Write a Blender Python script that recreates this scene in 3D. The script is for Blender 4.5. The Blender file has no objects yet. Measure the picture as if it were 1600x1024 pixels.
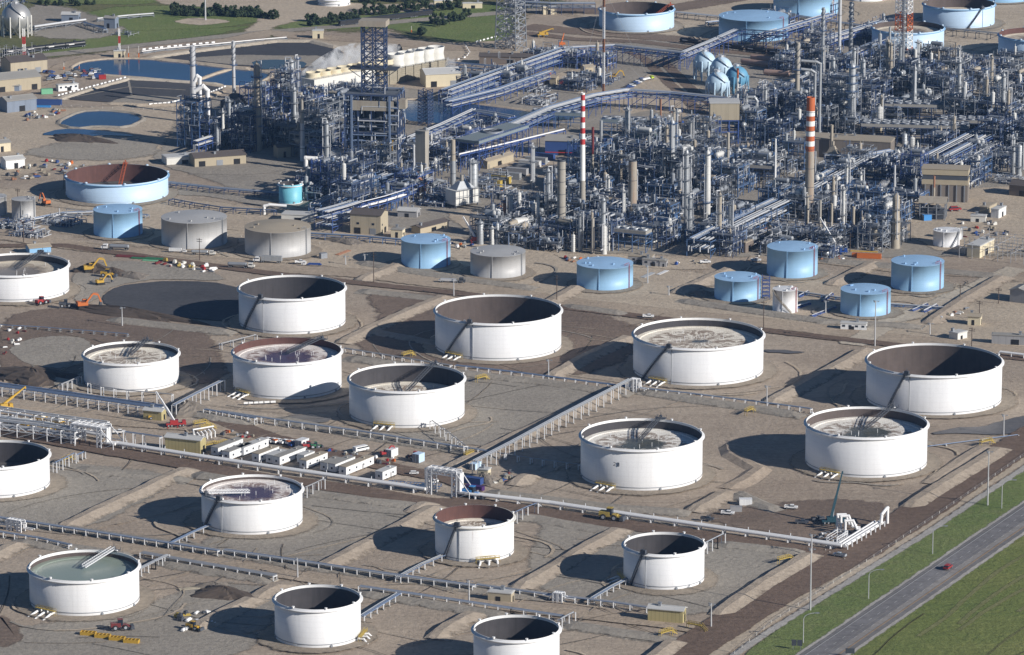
import bpy, bmesh, math, random
from mathutils import Vector, Matrix
R = math.radians; PI = math.pi
sc = bpy.context.scene
COL = sc.collection
# ---------------------------------------------------------------- camera model: pixel of the 1600x1024 picture -> point in the place
FPX = 7040.0; CAMH = 580.0; PITCH = R(13.7)
cP, sP = math.cos(PITCH), math.sin(PITCH)
def ray(px, py):
    dx = (px-800)/FPX; dy = -(py-512)/FPX
    return (dx, cP+dy*sP, -sP+dy*cP)
def G(px, py, z=0.0):
    r = ray(px, py); t = (z-CAMH)/r[2]
    return Vector((t*r[0], t*r[1], z))
def SC(px, py):
    p = G(px, py); return math.sqrt(p.x**2+p.y**2+CAMH**2)/FPX
def HT(px, py, pytop):
    """height of something standing at ground pixel (px,py) whose top shows at pytop"""
    p = G(px, py); r = ray(px, pytop)
    return CAMH + r[2]*(p.y/r[1])
def PX(p):
    """point -> pixel"""
    x, y, z = p[0], p[1], p[2]-CAMH
    d = y*cP - z*sP; u = y*sP + z*cP
    return (800+FPX*x/d, 512-FPX*u/d)
UA = R(-28.0)      # the plant's grid: u runs right and towards the camera, v right and away
VA = UA + PI/2
U = Vector((math.cos(UA), math.sin(UA), 0)); V = Vector((math.cos(VA), math.sin(VA), 0))
SUNDIR = Vector((0.85, -0.53, 0)).normalized()
SUN_EL = R(24)
# ---------------------------------------------------------------- mesh builder
class MB:
    def __init__(s): s.v = []; s.f = []; s.m = []; s.sm = []
    def _add(s, vs, fs, mi, smooth=False):
        b = len(s.v); s.v += [tuple(v) for v in vs]
        for f in fs: s.f.append(tuple(i+b for i in f)); s.m.append(mi); s.sm.append(smooth)
    def box(s, x, y, z0, sx, sy, sz, mi=0, rz=0, top=None):
        """box centred at x,y standing on z0; top=(fx,fy) shrinks the top face"""
        c, n = math.cos(rz), math.sin(rz); tx, ty = top or (1, 1); vs = []
        for k, (a, b) in enumerate(((-1,-1),(1,-1),(1,1),(-1,1))*2):
            f = (tx, ty) if k > 3 else (1, 1)
            px, py = a*sx/2*f[0], b*sy/2*f[1]
            vs.append((x+px*c-py*n, y+px*n+py*c, z0+(sz if k > 3 else 0)))
        s._add(vs, [(3,2,1,0),(4,5,6,7),(0,1,5,4),(1,2,6,5),(2,3,7,6),(3,0,4,7)], mi); return s
    def bar(s, p, q, w, h=None, mi=0):
        p = Vector(p); q = Vector(q); d = q-p
        if d.length < 1e-6: return s
        d.normalize(); h = h or w
        up = Vector((0,0,1)) if abs(d.z) < .95 else Vector((1,0,0))
        a = d.cross(up).normalized()*w/2; b = a.normalized().cross(d).normalized()*h/2
        vs = [e+i*a+j*b for e in (p, q) for i, j in ((-1,-1),(1,-1),(1,1),(-1,1))]
        s._add(vs, [(3,2,1,0),(4,5,6,7),(0,1,5,4),(1,2,6,5),(2,3,7,6),(3,0,4,7)], mi); return s
    def tube(s, p, q, r, n=6, mi=0, r2=None, caps=True):
        p = Vector(p); q = Vector(q); d = q-p
        if d.length < 1e-6: return s
        d.normalize(); r2 = r if r2 is None else r2
        up = Vector((0,0,1)) if abs(d.z) < .95 else Vector((1,0,0))
        a = d.cross(up).normalized(); b = a.cross(d)
        vs = []
        for e, rr in ((p, r), (q, r2)):
            for k in range(n):
                t = 2*PI*k/n; vs.append(e+a*math.cos(t)*rr+b*math.sin(t)*rr)
        s._add(vs, [(k, (k+1) % n, n+(k+1) % n, n+k)[::-1] for k in range(n)], mi, n > 6)
        if caps: s._add(vs[:n], [tuple(range(n))], mi); s._add(vs[n:], [tuple(range(n))[::-1]], mi)
        return s
    def path(s, pts, r, n=6, mi=0):
        pts = [Vector(p) for p in pts]
        for i in range(len(pts)-1):
            a, b = pts[i], pts[i+1]; d = (b-a)
            if d.length < 1e-6: continue
            d.normalize()
            s.tube(a-d*r*(.7 if i else 0), b+d*r*(.7 if i < len(pts)-2 else 0), r, n, mi)
        return s
    def lathe(s, x, y, prof, n=32, mi=0, a0=0, a1=2*PI, smooth=True, mis=None):
        full = abs(a1-a0-2*PI) < 1e-6; m = n if full else n+1; vs = []
        for r, z in prof:
            for k in range(m):
                t = a0+(a1-a0)*k/n; vs.append((x+r*math.cos(t), y+r*math.sin(t), z))
        b = len(s.v); s.v += vs
        for j in range(len(prof)-1):
            for k in range(n):
                k2 = (k+1) % m
                s.f.append((b+j*m+k, b+j*m+k2, b+(j+1)*m+k2, b+(j+1)*m+k)); s.m.append(mis[j] if mis else mi); s.sm.append(smooth)
        return s
    def disc(s, x, y, z, r, n=32, mi=0):
        s._add([(x+r*math.cos(2*PI*k/n), y+r*math.sin(2*PI*k/n), z) for k in range(n)], [tuple(range(n))], mi); return s
    def cyl(s, x, y, z0, z1, r, n=12, mi=0, r2=None):
        r2 = r if r2 is None else r2
        s.lathe(x, y, [(r, z0), (r2, z1)], n, mi, smooth=n > 6); s.disc(x, y, z1, r2, n, mi); return s
    def dome(s, x, y, z, r, h, n=16, mi=0):
        s.lathe(x, y, [(r*math.cos(a), z+h*math.sin(a)) for a in [0, .35, .7, 1.05, 1.4, 1.5]], n, mi); return s
    def sphere(s, c, r, n=16, mi=0, sz=1):
        s.lathe(c[0], c[1], [(max(r*math.sin(PI*k/(n//2)), 1e-3), c[2]-r*sz*math.cos(PI*k/(n//2))) for k in range(n//2+1)], n, mi); return s
    def prism(s, pts, z0, z1, mi=0):
        n = len(pts); vs = [(p[0], p[1], z0) for p in pts]+[(p[0], p[1], z1) for p in pts]
        s._add(vs, [tuple(range(n))[::-1], tuple(range(n, 2*n))]+[(k, (k+1) % n, n+(k+1) % n, n+k) for k in range(n)], mi); return s
    def drum(s, p, q, r, n=10, mi=0):
        """horizontal or vertical vessel with rounded ends"""
        p = Vector(p); q = Vector(q); d = (q-p).normalized()
        s.tube(p, q, r, n, mi, caps=False)
        for e, sg in ((p, -1), (q, 1)):
            s.tube(e, e+d*sg*r*.35, r, n, mi, r2=r*.75, caps=False); s.tube(e+d*sg*r*.35, e+d*sg*r*.55, r*.75, n, mi, r2=r*.3)
        return s
    def mesh(s, name, mats):
        me = bpy.data.meshes.new(name); me.from_pydata(s.v, [], s.f)
        for m in (mats if isinstance(mats, (list, tuple)) else [mats]): me.materials.append(M[m] if isinstance(m, str) else m)
        me.polygons.foreach_set('material_index', s.m); me.polygons.foreach_set('use_smooth', s.sm); me.update()
        return me
def part(name, mb, mats, sub=(), label=None):
    return (name, mb.mesh(name, mats), list(sub), label)
REG = []      # every thing that still needs a place in its label
def mk(name, label, cat, parts, loc=(0,0,0), rz=0, scale=1, group=None, kind=None, auto=None):
    def tagit(o):
        if label: o['label'] = label
        if cat: o['category'] = cat
        if group: o['group'] = group
        if kind or cat: o['kind'] = kind or 'thing'
    if isinstance(parts, bpy.types.Mesh): o = bpy.data.objects.new(name, parts)
    else:
        o = bpy.data.objects.new(name, None); o.empty_display_size = 1
        def add(ps, par):
            for nm, me, sub, lb in ps:
                c = bpy.data.objects.new(nm, me); COL.objects.link(c); c.parent = par
                if lb: c['label'] = lb
                add(sub, c)
        add(parts, o)
    COL.objects.link(o); o.location = loc; o.rotation_euler = (0, 0, rz)
    o.scale = scale if isinstance(scale, (tuple, list)) else (scale,)*3
    tagit(o)
    if auto: REG.append((o, auto))
    return o
# ---------------------------------------------------------------- materials
M = {}
def new_mat(name):
    m = bpy.data.materials.new(name); m.use_nodes = True; nt = m.node_tree; M[name] = m
    return m, nt, nt.nodes['Principled BSDF']
def nd(nt, t, **kw):
    n = nt.nodes.new(t)
    for k, v in kw.items():
        if k in n.inputs: n.inputs[k].default_value = v
        else: setattr(n, k, v)
    return n
def coords(nt, world=False, scale=(1,1,1), rz=0):
    if world: g = nd(nt, 'ShaderNodeNewGeometry'); out = g.outputs['Position']
    else: g = nd(nt, 'ShaderNodeTexCoord'); out = g.outputs['Object']
    mp = nd(nt, 'ShaderNodeMapping'); mp.inputs['Scale'].default_value = scale; mp.inputs['Rotation'].default_value = (0, 0, rz)
    nt.links.new(out, mp.inputs['Vector']); return mp.outputs['Vector']
def noise(nt, vec, scale, detail=4, rough=.6, dist=0):
    n = nd(nt, 'ShaderNodeTexNoise'); n.inputs['Scale'].default_value = scale; n.inputs['Detail'].default_value = detail
    n.inputs['Roughness'].default_value = rough; n.inputs['Distortion'].default_value = dist
    nt.links.new(vec, n.inputs['Vector']); return n.outputs['Fac']
def ramp(nt, fac, stops):
    r = nd(nt, 'ShaderNodeValToRGB'); e = r.color_ramp.elements
    while len(e) < len(stops): e.new(.5)
    for k, (p, c) in enumerate(stops):
        e[k].position = p; e[k].color = (*c, 1) if len(c) == 3 else c
    nt.links.new(fac, r.inputs['Fac']); return r.outputs['Color']
def mix(nt, a, b, fac, mode='MIX'):
    m = nd(nt, 'ShaderNodeMix', data_type='RGBA', blend_type=mode)
    for inp, v in ((m.inputs[6], a), (m.inputs[7], b), (m.inputs[0], fac)):
        if hasattr(v, 'links'): nt.links.new(v, inp)
        elif isinstance(v, (int, float)): inp.default_value = v
        else: inp.default_value = (*v, 1)
    return m.outputs[2]
def g3(v): return (v, v, v)
def plain(name, col, rough=.6, metal=0, var=.18, scale=.35, streak=0, rust=0, rustcol=(.16,.07,.03), emit=None):
    """painted or bare surface: blotches of the same colour, optional vertical streaks and rust"""
    m, nt, b = new_mat(name)
    v = coords(nt)
    c = mix(nt, tuple(x*(1-var) for x in col), tuple(min(1, x*(1+var)) for x in col), noise(nt, v, scale, 5))
    if streak:
        vs = coords(nt, scale=(1, 1, .06))
        f = ramp(nt, noise(nt, vs, .55, 5, .7), [(.5, g3(0)), (.78, g3(streak))])
        c = mix(nt, c, tuple(x*.45 for x in col), f)
    if rust:
        vs = coords(nt, scale=(1, 1, .12))
        f = ramp(nt, noise(nt, vs, .45, 6, .75, .4), [(.5, g3(0)), (.66, g3(rust))])
        c = mix(nt, c, rustcol, f)
    nt.links.new(c, b.inputs['Base Color'])
    b.inputs['Roughness'].default_value = rough; b.inputs['Metallic'].default_value = metal
    if emit: b.inputs['Emission Color'].default_value = (*emit, 1); b.inputs['Emission Strength'].default_value = 1
    return m
def tankpaint(name, col, streak=.12, rust=0, course=2.4):
    """welded shell: faint course lines every few metres, streaks, slight plate to plate tone"""
    m, nt, b = new_mat(name)
    v = coords(nt)
    c = mix(nt, tuple(x*.93 for x in col), tuple(min(1, x*1.04) for x in col), noise(nt, v, .09, 4))
    vs = coords(nt, scale=(1, 1, .04))
    c = mix(nt, c, tuple(x*.62 for x in col), ramp(nt, noise(nt, vs, .5, 6, .7), [(.48, g3(0)), (.8, g3(streak))]))
    sx = nd(nt, 'ShaderNodeSeparateXYZ'); nt.links.new(v, sx.inputs[0])
    w = nd(nt, 'ShaderNodeMath', operation='PINGPONG'); w.inputs[1].default_value = course/2
    nt.links.new(sx.outputs['Z'], w.inputs[0])
    c = mix(nt, c, tuple(x*.7 for x in col), ramp(nt, w.outputs[0], [(.03, g3(.32)), (.1, g3(0))]))
    lo = ramp(nt, sx.outputs['Z'], [(0, g3(.55)), (.9, g3(0))])
    c = mix(nt, c, (.3, .25, .19), lo)
    if rust:
        vs = coords(nt, scale=(1, 1, .07))
        c = mix(nt, c, (.2, .09, .04), ramp(nt, noise(nt, vs, .8, 7, .8), [(.6, g3(0)), (.7, g3(rust))]))
    nt.links.new(c, b.inputs['Base Color']); b.inputs['Roughness'].default_value = .5
    bp = nd(nt, 'ShaderNodeBump'); bp.inputs['Strength'].default_value = .25; bp.inputs['Distance'].default_value = .25
    nt.links.new(noise(nt, v, .25, 3), bp.inputs['Height']); nt.links.new(bp.outputs[0], b.inputs['Normal'])
    return m
def soil(name, cols, scales=(.006, .03, .42), streakrot=UA, rough=.95, bump=.6, dark=None, edge=True, weight=.5, streaks=.35):
    """earth: patches at three sizes, wheel-worn streaks; sheets fade into each other along a ragged edge (attribute 'edge')"""
    m, nt, b = new_mat(name)
    v = coords(nt, world=True)
    n1, n2, n3 = (noise(nt, v, s, 6, .62, .5) for s in scales)
    c = mix(nt, cols[0], cols[1], ramp(nt, n1, [(.36, g3(0)), (.64, g3(1))]))
    c = mix(nt, c, cols[2], ramp(nt, n2, [(.45, g3(0)), (.72, g3(weight))]))
    vs = coords(nt, world=True, scale=(.12, 1, 1), rz=-streakrot)
    c = mix(nt, c, tuple(x*.62 for x in cols[0]), ramp(nt, noise(nt, vs, .12, 5, .7, 1.5), [(.5, g3(0)), (.75, g3(streaks))]))
    vf = coords(nt, world=True, scale=(.05, 1, 1), rz=-streakrot-.12)
    c = mix(nt, c, tuple(min(1, x*1.25) for x in cols[1]), ramp(nt, noise(nt, vf, .5, 4, .6, 1.0), [(.56, g3(0)), (.72, g3(streaks))]))
    vw = coords(nt, world=True, scale=(1, .3, 1), rz=.5)
    c = mix(nt, c, tuple(min(1, x*1.35) for x in cols[1]), ramp(nt, noise(nt, vw, .07, 6, .7, 2), [(.55, g3(0)), (.8, g3(streaks))]))
    c = mix(nt, c, ramp(nt, n3, [(.3, g3(.38)), (.66, g3(1.08))]), .4, 'MULTIPLY')
    nt.links.new(c, b.inputs['Base Color']); b.inputs['Roughness'].default_value = rough
    b.inputs['Specular IOR Level'].default_value = .15
    if bump:
        bp = nd(nt, 'ShaderNodeBump'); bp.inputs['Strength'].default_value = bump; bp.inputs['Distance'].default_value = .9
        nt.links.new(noise(nt, v, .35, 6, .7), bp.inputs['Height']); nt.links.new(bp.outputs[0], b.inputs['Normal'])
    if edge:
        at = nd(nt, 'ShaderNodeAttribute', attribute_name='edge')
        ad = nd(nt, 'ShaderNodeMath', operation='ADD'); nt.links.new(at.outputs['Fac'], ad.inputs[0])
        mu = nd(nt, 'ShaderNodeMath', operation='MULTIPLY_ADD'); nt.links.new(noise(nt, v, .16, 6, .7), mu.inputs[0]); mu.inputs[1].default_value = 1.3; mu.inputs[2].default_value = -.65
        nt.links.new(mu.outputs[0], ad.inputs[1])
        f = ramp(nt, ad.outputs[0], [(.3, g3(0)), (.6, g3(1))])
        tr = nd(nt, 'ShaderNodeBsdfTransparent'); ms = nd(nt, 'ShaderNodeMixShader')
        nt.links.new(f, ms.inputs[0]); nt.links.new(tr.outputs[0], ms.inputs[1]); nt.links.new(b.outputs[0], ms.inputs[2])
        nt.links.new(ms.outputs[0], nt.nodes['Material Output'].inputs['Surface'])
    return m
# ground colours
soil('dirt', [(.378,.307,.242), (.509,.429,.342), (.289,.232,.185)], edge=False)
soil('dirt_light', [(.494,.412,.315), (.569,.480,.374), (.390,.315,.247)])
soil('dirt_pale', [(.538,.470,.377), (.592,.524,.431), (.404,.350,.282)])
soil('dirt_grey', [(.328,.295,.254), (.401,.364,.311), (.270,.242,.205)], streaks=.2)
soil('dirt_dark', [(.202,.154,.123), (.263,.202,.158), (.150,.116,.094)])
soil('road_brown', [(.166,.118,.091), (.206,.150,.116), (.245,.181,.142)], streaks=.5)
soil('road_tan', [(.424,.344,.263), (.497,.409,.315), (.322,.256,.198)], streaks=.5)
soil('liner', [(.072,.074,.084), (.10,.10,.108), (.055,.057,.066)], bump=.15, streaks=.2)
soil('mud_wet', [(.10,.10,.11), (.16,.15,.145), (.2,.175,.15)], rough=.45, bump=.1)
soil('grass', [(.150,.204,.066), (.198,.240,.086), (.240,.240,.114)], scales=(.02,.09,.6), bump=1, streaks=.25)
soil('grass_field', [(.180,.216,.066), (.246,.252,.090), (.120,.174,.053)], scales=(.008,.035,.35), streakrot=R(55), bump=1, streaks=.5)
soil('grass_pale', [(.19,.20,.08), (.22,.22,.10), (.15,.17,.06)])
soil('grass_dry', [(.187,.175,.088), (.135,.152,.061), (.257,.222,.140)], scales=(.008,.03,.3), bump=1)
soil('asphalt', [(.199,.193,.199), (.234,.228,.234), (.164,.158,.164)], streakrot=R(63.4), bump=.1, edge=False, streaks=.5)
soil('asphalt_worn', [(.281,.267,.255), (.316,.298,.284), (.234,.222,.216)], streakrot=R(63.4), bump=.1, edge=False, streaks=.5)
soil('asphalt_soft', [(.187,.181,.181), (.222,.213,.211), (.152,.147,.146)], bump=.1)
soil('gravel', [(.421,.398,.374), (.491,.468,.433), (.328,.304,.281)], scales=(.01,.08,.8), bump=.5)
soil('pad_soil', [(.32,.27,.215), (.38,.325,.26), (.25,.21,.165)], streaks=.2)
soil('berm_soil', [(.386,.322,.257), (.468,.398,.322), (.316,.263,.211)])
# object colours
tankpaint('tank_white', (.77,.775,.79), streak=.26)
tankpaint('tank_white_aged', (.76,.76,.765), streak=.34, rust=.2)
tankpaint('tank_white_rusty', (.80,.80,.80), streak=.3, rust=.55)
tankpaint('tank_blue', (.29,.50,.72), streak=.2)
tankpaint('tank_sky', (.24,.46,.71), streak=.15)
tankpaint('tank_pale', (.50,.66,.84), streak=.1)
tankpaint('tank_teal', (.17,.50,.62), streak=.1)
tankpaint('tank_silver', (.46,.46,.46), streak=.45, course=1.2)
plain('roof_tan', (.36,.31,.24), .9, var=.12, streak=.0, scale=.12)
plain('roof_blue', (.33,.53,.77), .5, var=.16, scale=.25)
plain('roof_silver', (.42,.42,.42), .6, var=.15, scale=.15)
plain('roof_white', (.78,.79,.80), .5)
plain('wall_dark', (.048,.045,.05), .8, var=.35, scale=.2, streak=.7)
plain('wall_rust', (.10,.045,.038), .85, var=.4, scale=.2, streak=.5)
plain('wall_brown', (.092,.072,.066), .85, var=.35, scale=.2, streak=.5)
plain('white', (.80,.80,.80), .5, var=.05, streak=.1)
plain('offwhite', (.66,.65,.61), .6, var=.08, streak=.15)
plain('pipe_white', (.78,.78,.78), .4, var=.05)
plain('pipe_silver', (.44,.47,.51), .45, .35, var=.2, scale=.6)
plain('pipe_bluegrey', (.17,.23,.35), .5, .2, var=.15)
plain('pipe_pale', (.50,.51,.53), .45, .1, var=.15)
plain('steel_blue', (.04,.085,.27), .6, var=.25)
plain('steel_navy', (.032,.055,.125), .65, var=.3)
plain('steel_grey', (.25,.27,.30), .6, .2, var=.2)
plain('steel_dark', (.06,.068,.085), .7, var=.3)
plain('steel_lightblue', (.065,.13,.27), .6, var=.2)
plain('steel_white', (.68,.69,.71), .5, var=.08)
plain('grating', (.11,.125,.15), .8, var=.3)
plain('vessel_silver', (.39,.41,.43), .45, .3, var=.2, streak=.5, scale=.3)
plain('vessel_white', (.60,.60,.58), .5, var=.08, streak=.3, rust=.15)
plain('vessel_tan', (.36,.32,.26), .7, var=.15, streak=.4, rust=.2)
plain('vessel_rust', (.30,.15,.09), .8, var=.3, streak=.3, rust=.5)
plain('vessel_green', (.08,.27,.20), .6, var=.15, streak=.2)
plain('concrete', (.35,.325,.285), .9, var=.12, streak=.45, scale=.2)
plain('concrete_rust', (.34,.30,.25), .9, var=.12, streak=.4, rust=.35, rustcol=(.35,.14,.05))
plain('orange_band', (.46,.115,.035), .7, var=.12, streak=.3)
plain('red_band', (.45,.035,.035), .6, var=.1, streak=.2)
plain('white_band', (.80,.80,.78), .6, var=.05, streak=.15)
plain('wall_tan', (.40,.345,.25), .8, var=.08, streak=.2)
plain('wall_grey', (.30,.30,.31), .8, var=.1, streak=.25)
plain('wall_bluegrey', (.17,.21,.28), .7, var=.1, streak=.2)
plain('wall_blue', (.03,.07,.22), .6, var=.1, streak=.15)
plain('wall_brownish', (.17,.14,.12), .8, var=.1, streak=.2)
plain('wall_yellow', (.46,.38,.17), .7, var=.08, streak=.15)
plain('roof_brown', (.10,.085,.08), .9, var=.12)
plain('roof_grey', (.30,.29,.27), .9, var=.15, scale=.1)
plain('roof_pale', (.52,.52,.51), .7, var=.1)
plain('opening', (.012,.013,.016), .4, var=.1)
plain('glass', (.02,.03,.045), .12, var=.1)
plain('rubber', (.02,.02,.02), .8)
plain('yellow', (.50,.31,.04), .5, var=.1)
plain('mustard', (.42,.31,.07), .6, var=.12, streak=.2)
plain('orange', (.52,.14,.03), .5, var=.1)
plain('roof_slat', (.19,.23,.25), .8, var=.2)
plain('vermilion', (.42,.10,.04), .6, var=.15)
plain('red', (.34,.03,.03), .4, var=.1)
plain('maroon', (.16,.03,.03), .5, var=.2)
plain('green', (.03,.16,.07), .5, var=.1)
plain('green_pale', (.16,.42,.25), .6, var=.1)
plain('lime', (.45,.60,.05), .5, var=.1)
plain('blue', (.02,.07,.28), .5, var=.1)
plain('blue_bright', (.05,.25,.60), .5, var=.1)
plain('teal_dark', (.015,.06,.085), .5, var=.15)
plain('cream', (.62,.55,.40), .8, var=.1, streak=.2)
plain('wood_slat', (.30,.27,.21), .9, var=.25, streak=.5)
plain('pole_wood', (.09,.065,.05), .9, var=.2)
plain('pole_metal', (.55,.56,.58), .45, .4, var=.1)
plain('paint_line', (.50,.50,.49), .7, var=.2, scale=.5)
plain('paint_yellow', (.42,.24,.08), .7, var=.2, scale=.5)
plain('bark', (.05,.035,.025), .9)
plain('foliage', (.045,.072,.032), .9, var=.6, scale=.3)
plain('foliage_pale', (.055,.085,.034), .9, var=.5, scale=.3)  # slightly paler leaf tone, mixed at random through the crowns
plain('soil_heap', (.085,.065,.052), .95, var=.4, scale=.4)
plain('heap_grey', (.19,.165,.14), .95, var=.3, scale=.4)
plain('rail_car', (.020,.021,.025), .4, var=.2)
plain('pink_pipe', (.36,.25,.21), .7, var=.15, streak=.2)
plain('sphere_blue', (.50,.66,.80), .4, var=.08, streak=.25)
plain('sphere_teal', (.13,.33,.50), .45, var=.12, streak=.25)
plain('sphere_silver', (.45,.45,.45), .38, .5, var=.08, scale=.1)
plain('purple', (.06,.02,.12), .5)
def corrugated(name, col, pitch=1.0, amp=.35):
    m, nt, b = new_mat(name); v = coords(nt)
    sx = nd(nt, 'ShaderNodeSeparateXYZ'); nt.links.new(v, sx.inputs[0])
    ad = nd(nt, 'ShaderNodeMath', operation='ADD'); nt.links.new(sx.outputs['X'], ad.inputs[0]); nt.links.new(sx.outputs['Y'], ad.inputs[1])
    w = nd(nt, 'ShaderNodeMath', operation='PINGPONG'); w.inputs[1].default_value = pitch; nt.links.new(ad.outputs[0], w.inputs[0])
    c = mix(nt, col, tuple(x*(1-amp) for x in col), ramp(nt, w.outputs[0], [(.0, g3(1)), (.25, g3(0))]))
    c = mix(nt, c, tuple(x*.6 for x in col), ramp(nt, noise(nt, coords(nt, scale=(1,1,.1)), .4, 5), [(.5, g3(0)), (.8, g3(.5))]))
    nt.links.new(c, b.inputs['Base Color']); b.inputs['Roughness'].default_value = .6
corrugated('clad_tan', (.42,.365,.27), 2.5, .2)
corrugated('clad_grey', (.33,.33,.34), 2.0, .25)
corrugated('clad_brown', (.20,.175,.155), 2.2, .25)
corrugated('clad_yellow', (.42,.36,.18), .9, .25)
corrugated('clad_white', (.74,.75,.76), 1.2, .15)
corrugated('clad_bluegrey', (.19,.23,.30), 2.0, .2)
def water(name, col, rough=.08):
    m, nt, b = new_mat(name); v = coords(nt, world=True, scale=(.5,1,1))
    b.inputs['Roughness'].default_value = rough; b.inputs['IOR'].default_value = 1.33
    c = mix(nt, col, tuple(x*.7 for x in col), ramp(nt, noise(nt, v, .02, 4, .6, .6), [(.35, g3(0)), (.65, g3(1))]))
    nt.links.new(c, b.inputs['Base Color'])
    bp = nd(nt, 'ShaderNodeBump'); bp.inputs['Strength'].default_value = .22; bp.inputs['Distance'].default_value = .25
    nt.links.new(noise(nt, v, .7, 4), bp.inputs['Height']); nt.links.new(bp.outputs[0], b.inputs['Normal'])
water('water', (.02,.06,.155)); water('water_murky', (.045,.06,.06))
def floatroof(name, base, stain, pool, poolr, ringr=.8, pooledge=.12, stainamt=.8):
    """steel deck of a floating roof: clean outer ring, radial rust and a rain pool towards the middle; unit radius in object space"""
    m, nt, b = new_mat(name)
    tc = nd(nt, 'ShaderNodeTexCoord'); v = tc.outputs['Generated']
    sub = nd(nt, 'ShaderNodeVectorMath', operation='SUBTRACT'); sub.inputs[1].default_value = (.5,.5,0); nt.links.new(v, sub.inputs[0])
    flat = nd(nt, 'ShaderNodeVectorMath', operation='MULTIPLY'); flat.inputs[1].default_value = (2,2,0); nt.links.new(sub.outputs[0], flat.inputs[0])
    ln = nd(nt, 'ShaderNodeVectorMath', operation='LENGTH'); nt.links.new(flat.outputs[0], ln.inputs[0])
    nz = noise(nt, flat.outputs[0], 3.0, 6, .7, .5)
    a = nd(nt, 'ShaderNodeMath', operation='MULTIPLY_ADD'); nt.links.new(nz, a.inputs[0]); a.inputs[1].default_value = .75; nt.links.new(ln.outputs['Value'], a.inputs[2])
    # plates
    br = nd(nt, 'ShaderNodeTexBrick'); br.inputs['Scale'].default_value = 7; br.inputs['Color1'].default_value = (1,1,1,1); br.inputs['Color2'].default_value = (.9,.9,.88,1); br.inputs['Mortar'].default_value = (.75,.7,.64,1)
    br.inputs['Mortar Size'].default_value = .018; nt.links.new(flat.outputs[0], br.inputs['Vector'])
    c = mix(nt, base, br.outputs['Color'], 1.0, 'MULTIPLY')
    nm = nd(nt, 'ShaderNodeVectorMath', operation='NORMALIZE'); nt.links.new(flat.outputs[0], nm.inputs[0])
    cb = nd(nt, 'ShaderNodeCombineXYZ'); nt.links.new(ln.outputs['Value'], cb.inputs[2])
    ad3 = nd(nt, 'ShaderNodeVectorMath', operation='ADD'); nt.links.new(nm.outputs[0], ad3.inputs[0]); nt.links.new(cb.outputs[0], ad3.inputs[1])
    nz2 = noise(nt, ad3.outputs[0], 5.0, 8, .75, .8)
    sf = ramp(nt, nz2, [(.46, g3(0)), (.53, g3(stainamt))])
    inr = ramp(nt, ln.outputs['Value'], [(ringr-.06, g3(1)), (ringr, g3(.2))])
    sf2 = mix(nt, sf, inr, 1.0, 'MULTIPLY')
    c = mix(nt, c, stain, sf2)
    c = mix(nt, pool, c, ramp(nt, a.outputs[0], [(poolr+.3, g3(0)), (poolr+.3+pooledge, g3(1))]))
    nt.links.new(c, b.inputs['Base Color'])
    nt.links.new(ramp(nt, a.outputs[0], [(poolr+.3, g3(.25)), (poolr+.42, g3(.75))]), b.inputs['Roughness'])
floatroof('deck_stained', (.93,.88,.78), (.16,.09,.05), (.10,.10,.09), .12)
floatroof('deck_pool', (.94,.92,.87), (.16,.09,.05), (.075,.075,.055), .40)
floatroof('deck_purple', (.90,.85,.82), (.17,.08,.06), (.085,.05,.085), .48, pooledge=.3)
floatroof('deck_green', (.42,.52,.46), (.24,.26,.20), (.27,.32,.27), .70, ringr=.96, pooledge=.5, stainamt=.5)
floatroof('deck_dusty', (.66,.60,.50), (.32,.25,.19), (.24,.20,.16), .5, pooledge=.3)
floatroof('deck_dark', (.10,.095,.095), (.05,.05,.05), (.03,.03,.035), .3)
EXPO = 0.17; HAZE = 0.000017
# ================================================================ the setting
rnd = random.Random(7)
def setattr_edge(me, vals):
    at = me.attributes.new('edge', 'FLOAT', 'POINT'); at.data.foreach_set('value', vals)
def struct(name, me, kind='structure'):
    o = bpy.data.objects.new(name, me); COL.objects.link(o); o['kind'] = kind; return o
def densify(pts, step):
    out = []
    for i in range(len(pts)-1):
        a, b = pts[i], pts[i+1]; n = max(1, int((b-a).length/step))
        out += [a+(b-a)*k/n for k in range(n)]
    return out+[pts[-1]]
LV = .07; ZC = [0]
def zl(lev): ZC[0] += 1; return lev*LV+(ZC[0] % 13)*.005
def sheet(name, px, lev, mat, edge=3.0, world=False, jit=.8, kind='structure', smooth=True):
    """a patch of ground; its rim fades over `edge` metres"""
    pts = [p.copy() if world else G(*p) for p in px]
    if smooth:                                     # round the corners once (Chaikin)
        q = []
        for i in range(len(pts)):
            a, b = pts[i], pts[(i+1) % len(pts)]; q += [a*.8+b*.2, a*.2+b*.8]
        pts = q
    pts = densify(pts+[pts[0]], 9)[:-1]
    ar = sum(pts[i].x*pts[(i+1) % len(pts)].y-pts[(i+1) % len(pts)].x*pts[i].y for i in range(len(pts)))
    if ar < 0: pts.reverse()
    n = len(pts); z = zl(lev)
    outer, inner = [], []
    for i in range(n):
        t = (pts[(i+1) % n]-pts[i-1]).normalized(); nn = Vector((-t.y, t.x, 0))
        j = rnd.uniform(-jit, jit)
        outer.append(pts[i]-nn*(edge*.5+j)); inner.append(pts[i]+nn*(edge*.5-j))
    me = bpy.data.meshes.new(name)
    vs = [(p.x, p.y, z) for p in outer+inner]
    fs = [(k, (k+1) % n, n+(k+1) % n, n+k) for k in range(n)]+[tuple(range(n, 2*n))]
    me.from_pydata(vs, [], fs); me.materials.append(M[mat]); setattr_edge(me, [0.0]*n+[1.0]*n)
    return struct(name, me, kind)
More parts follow.
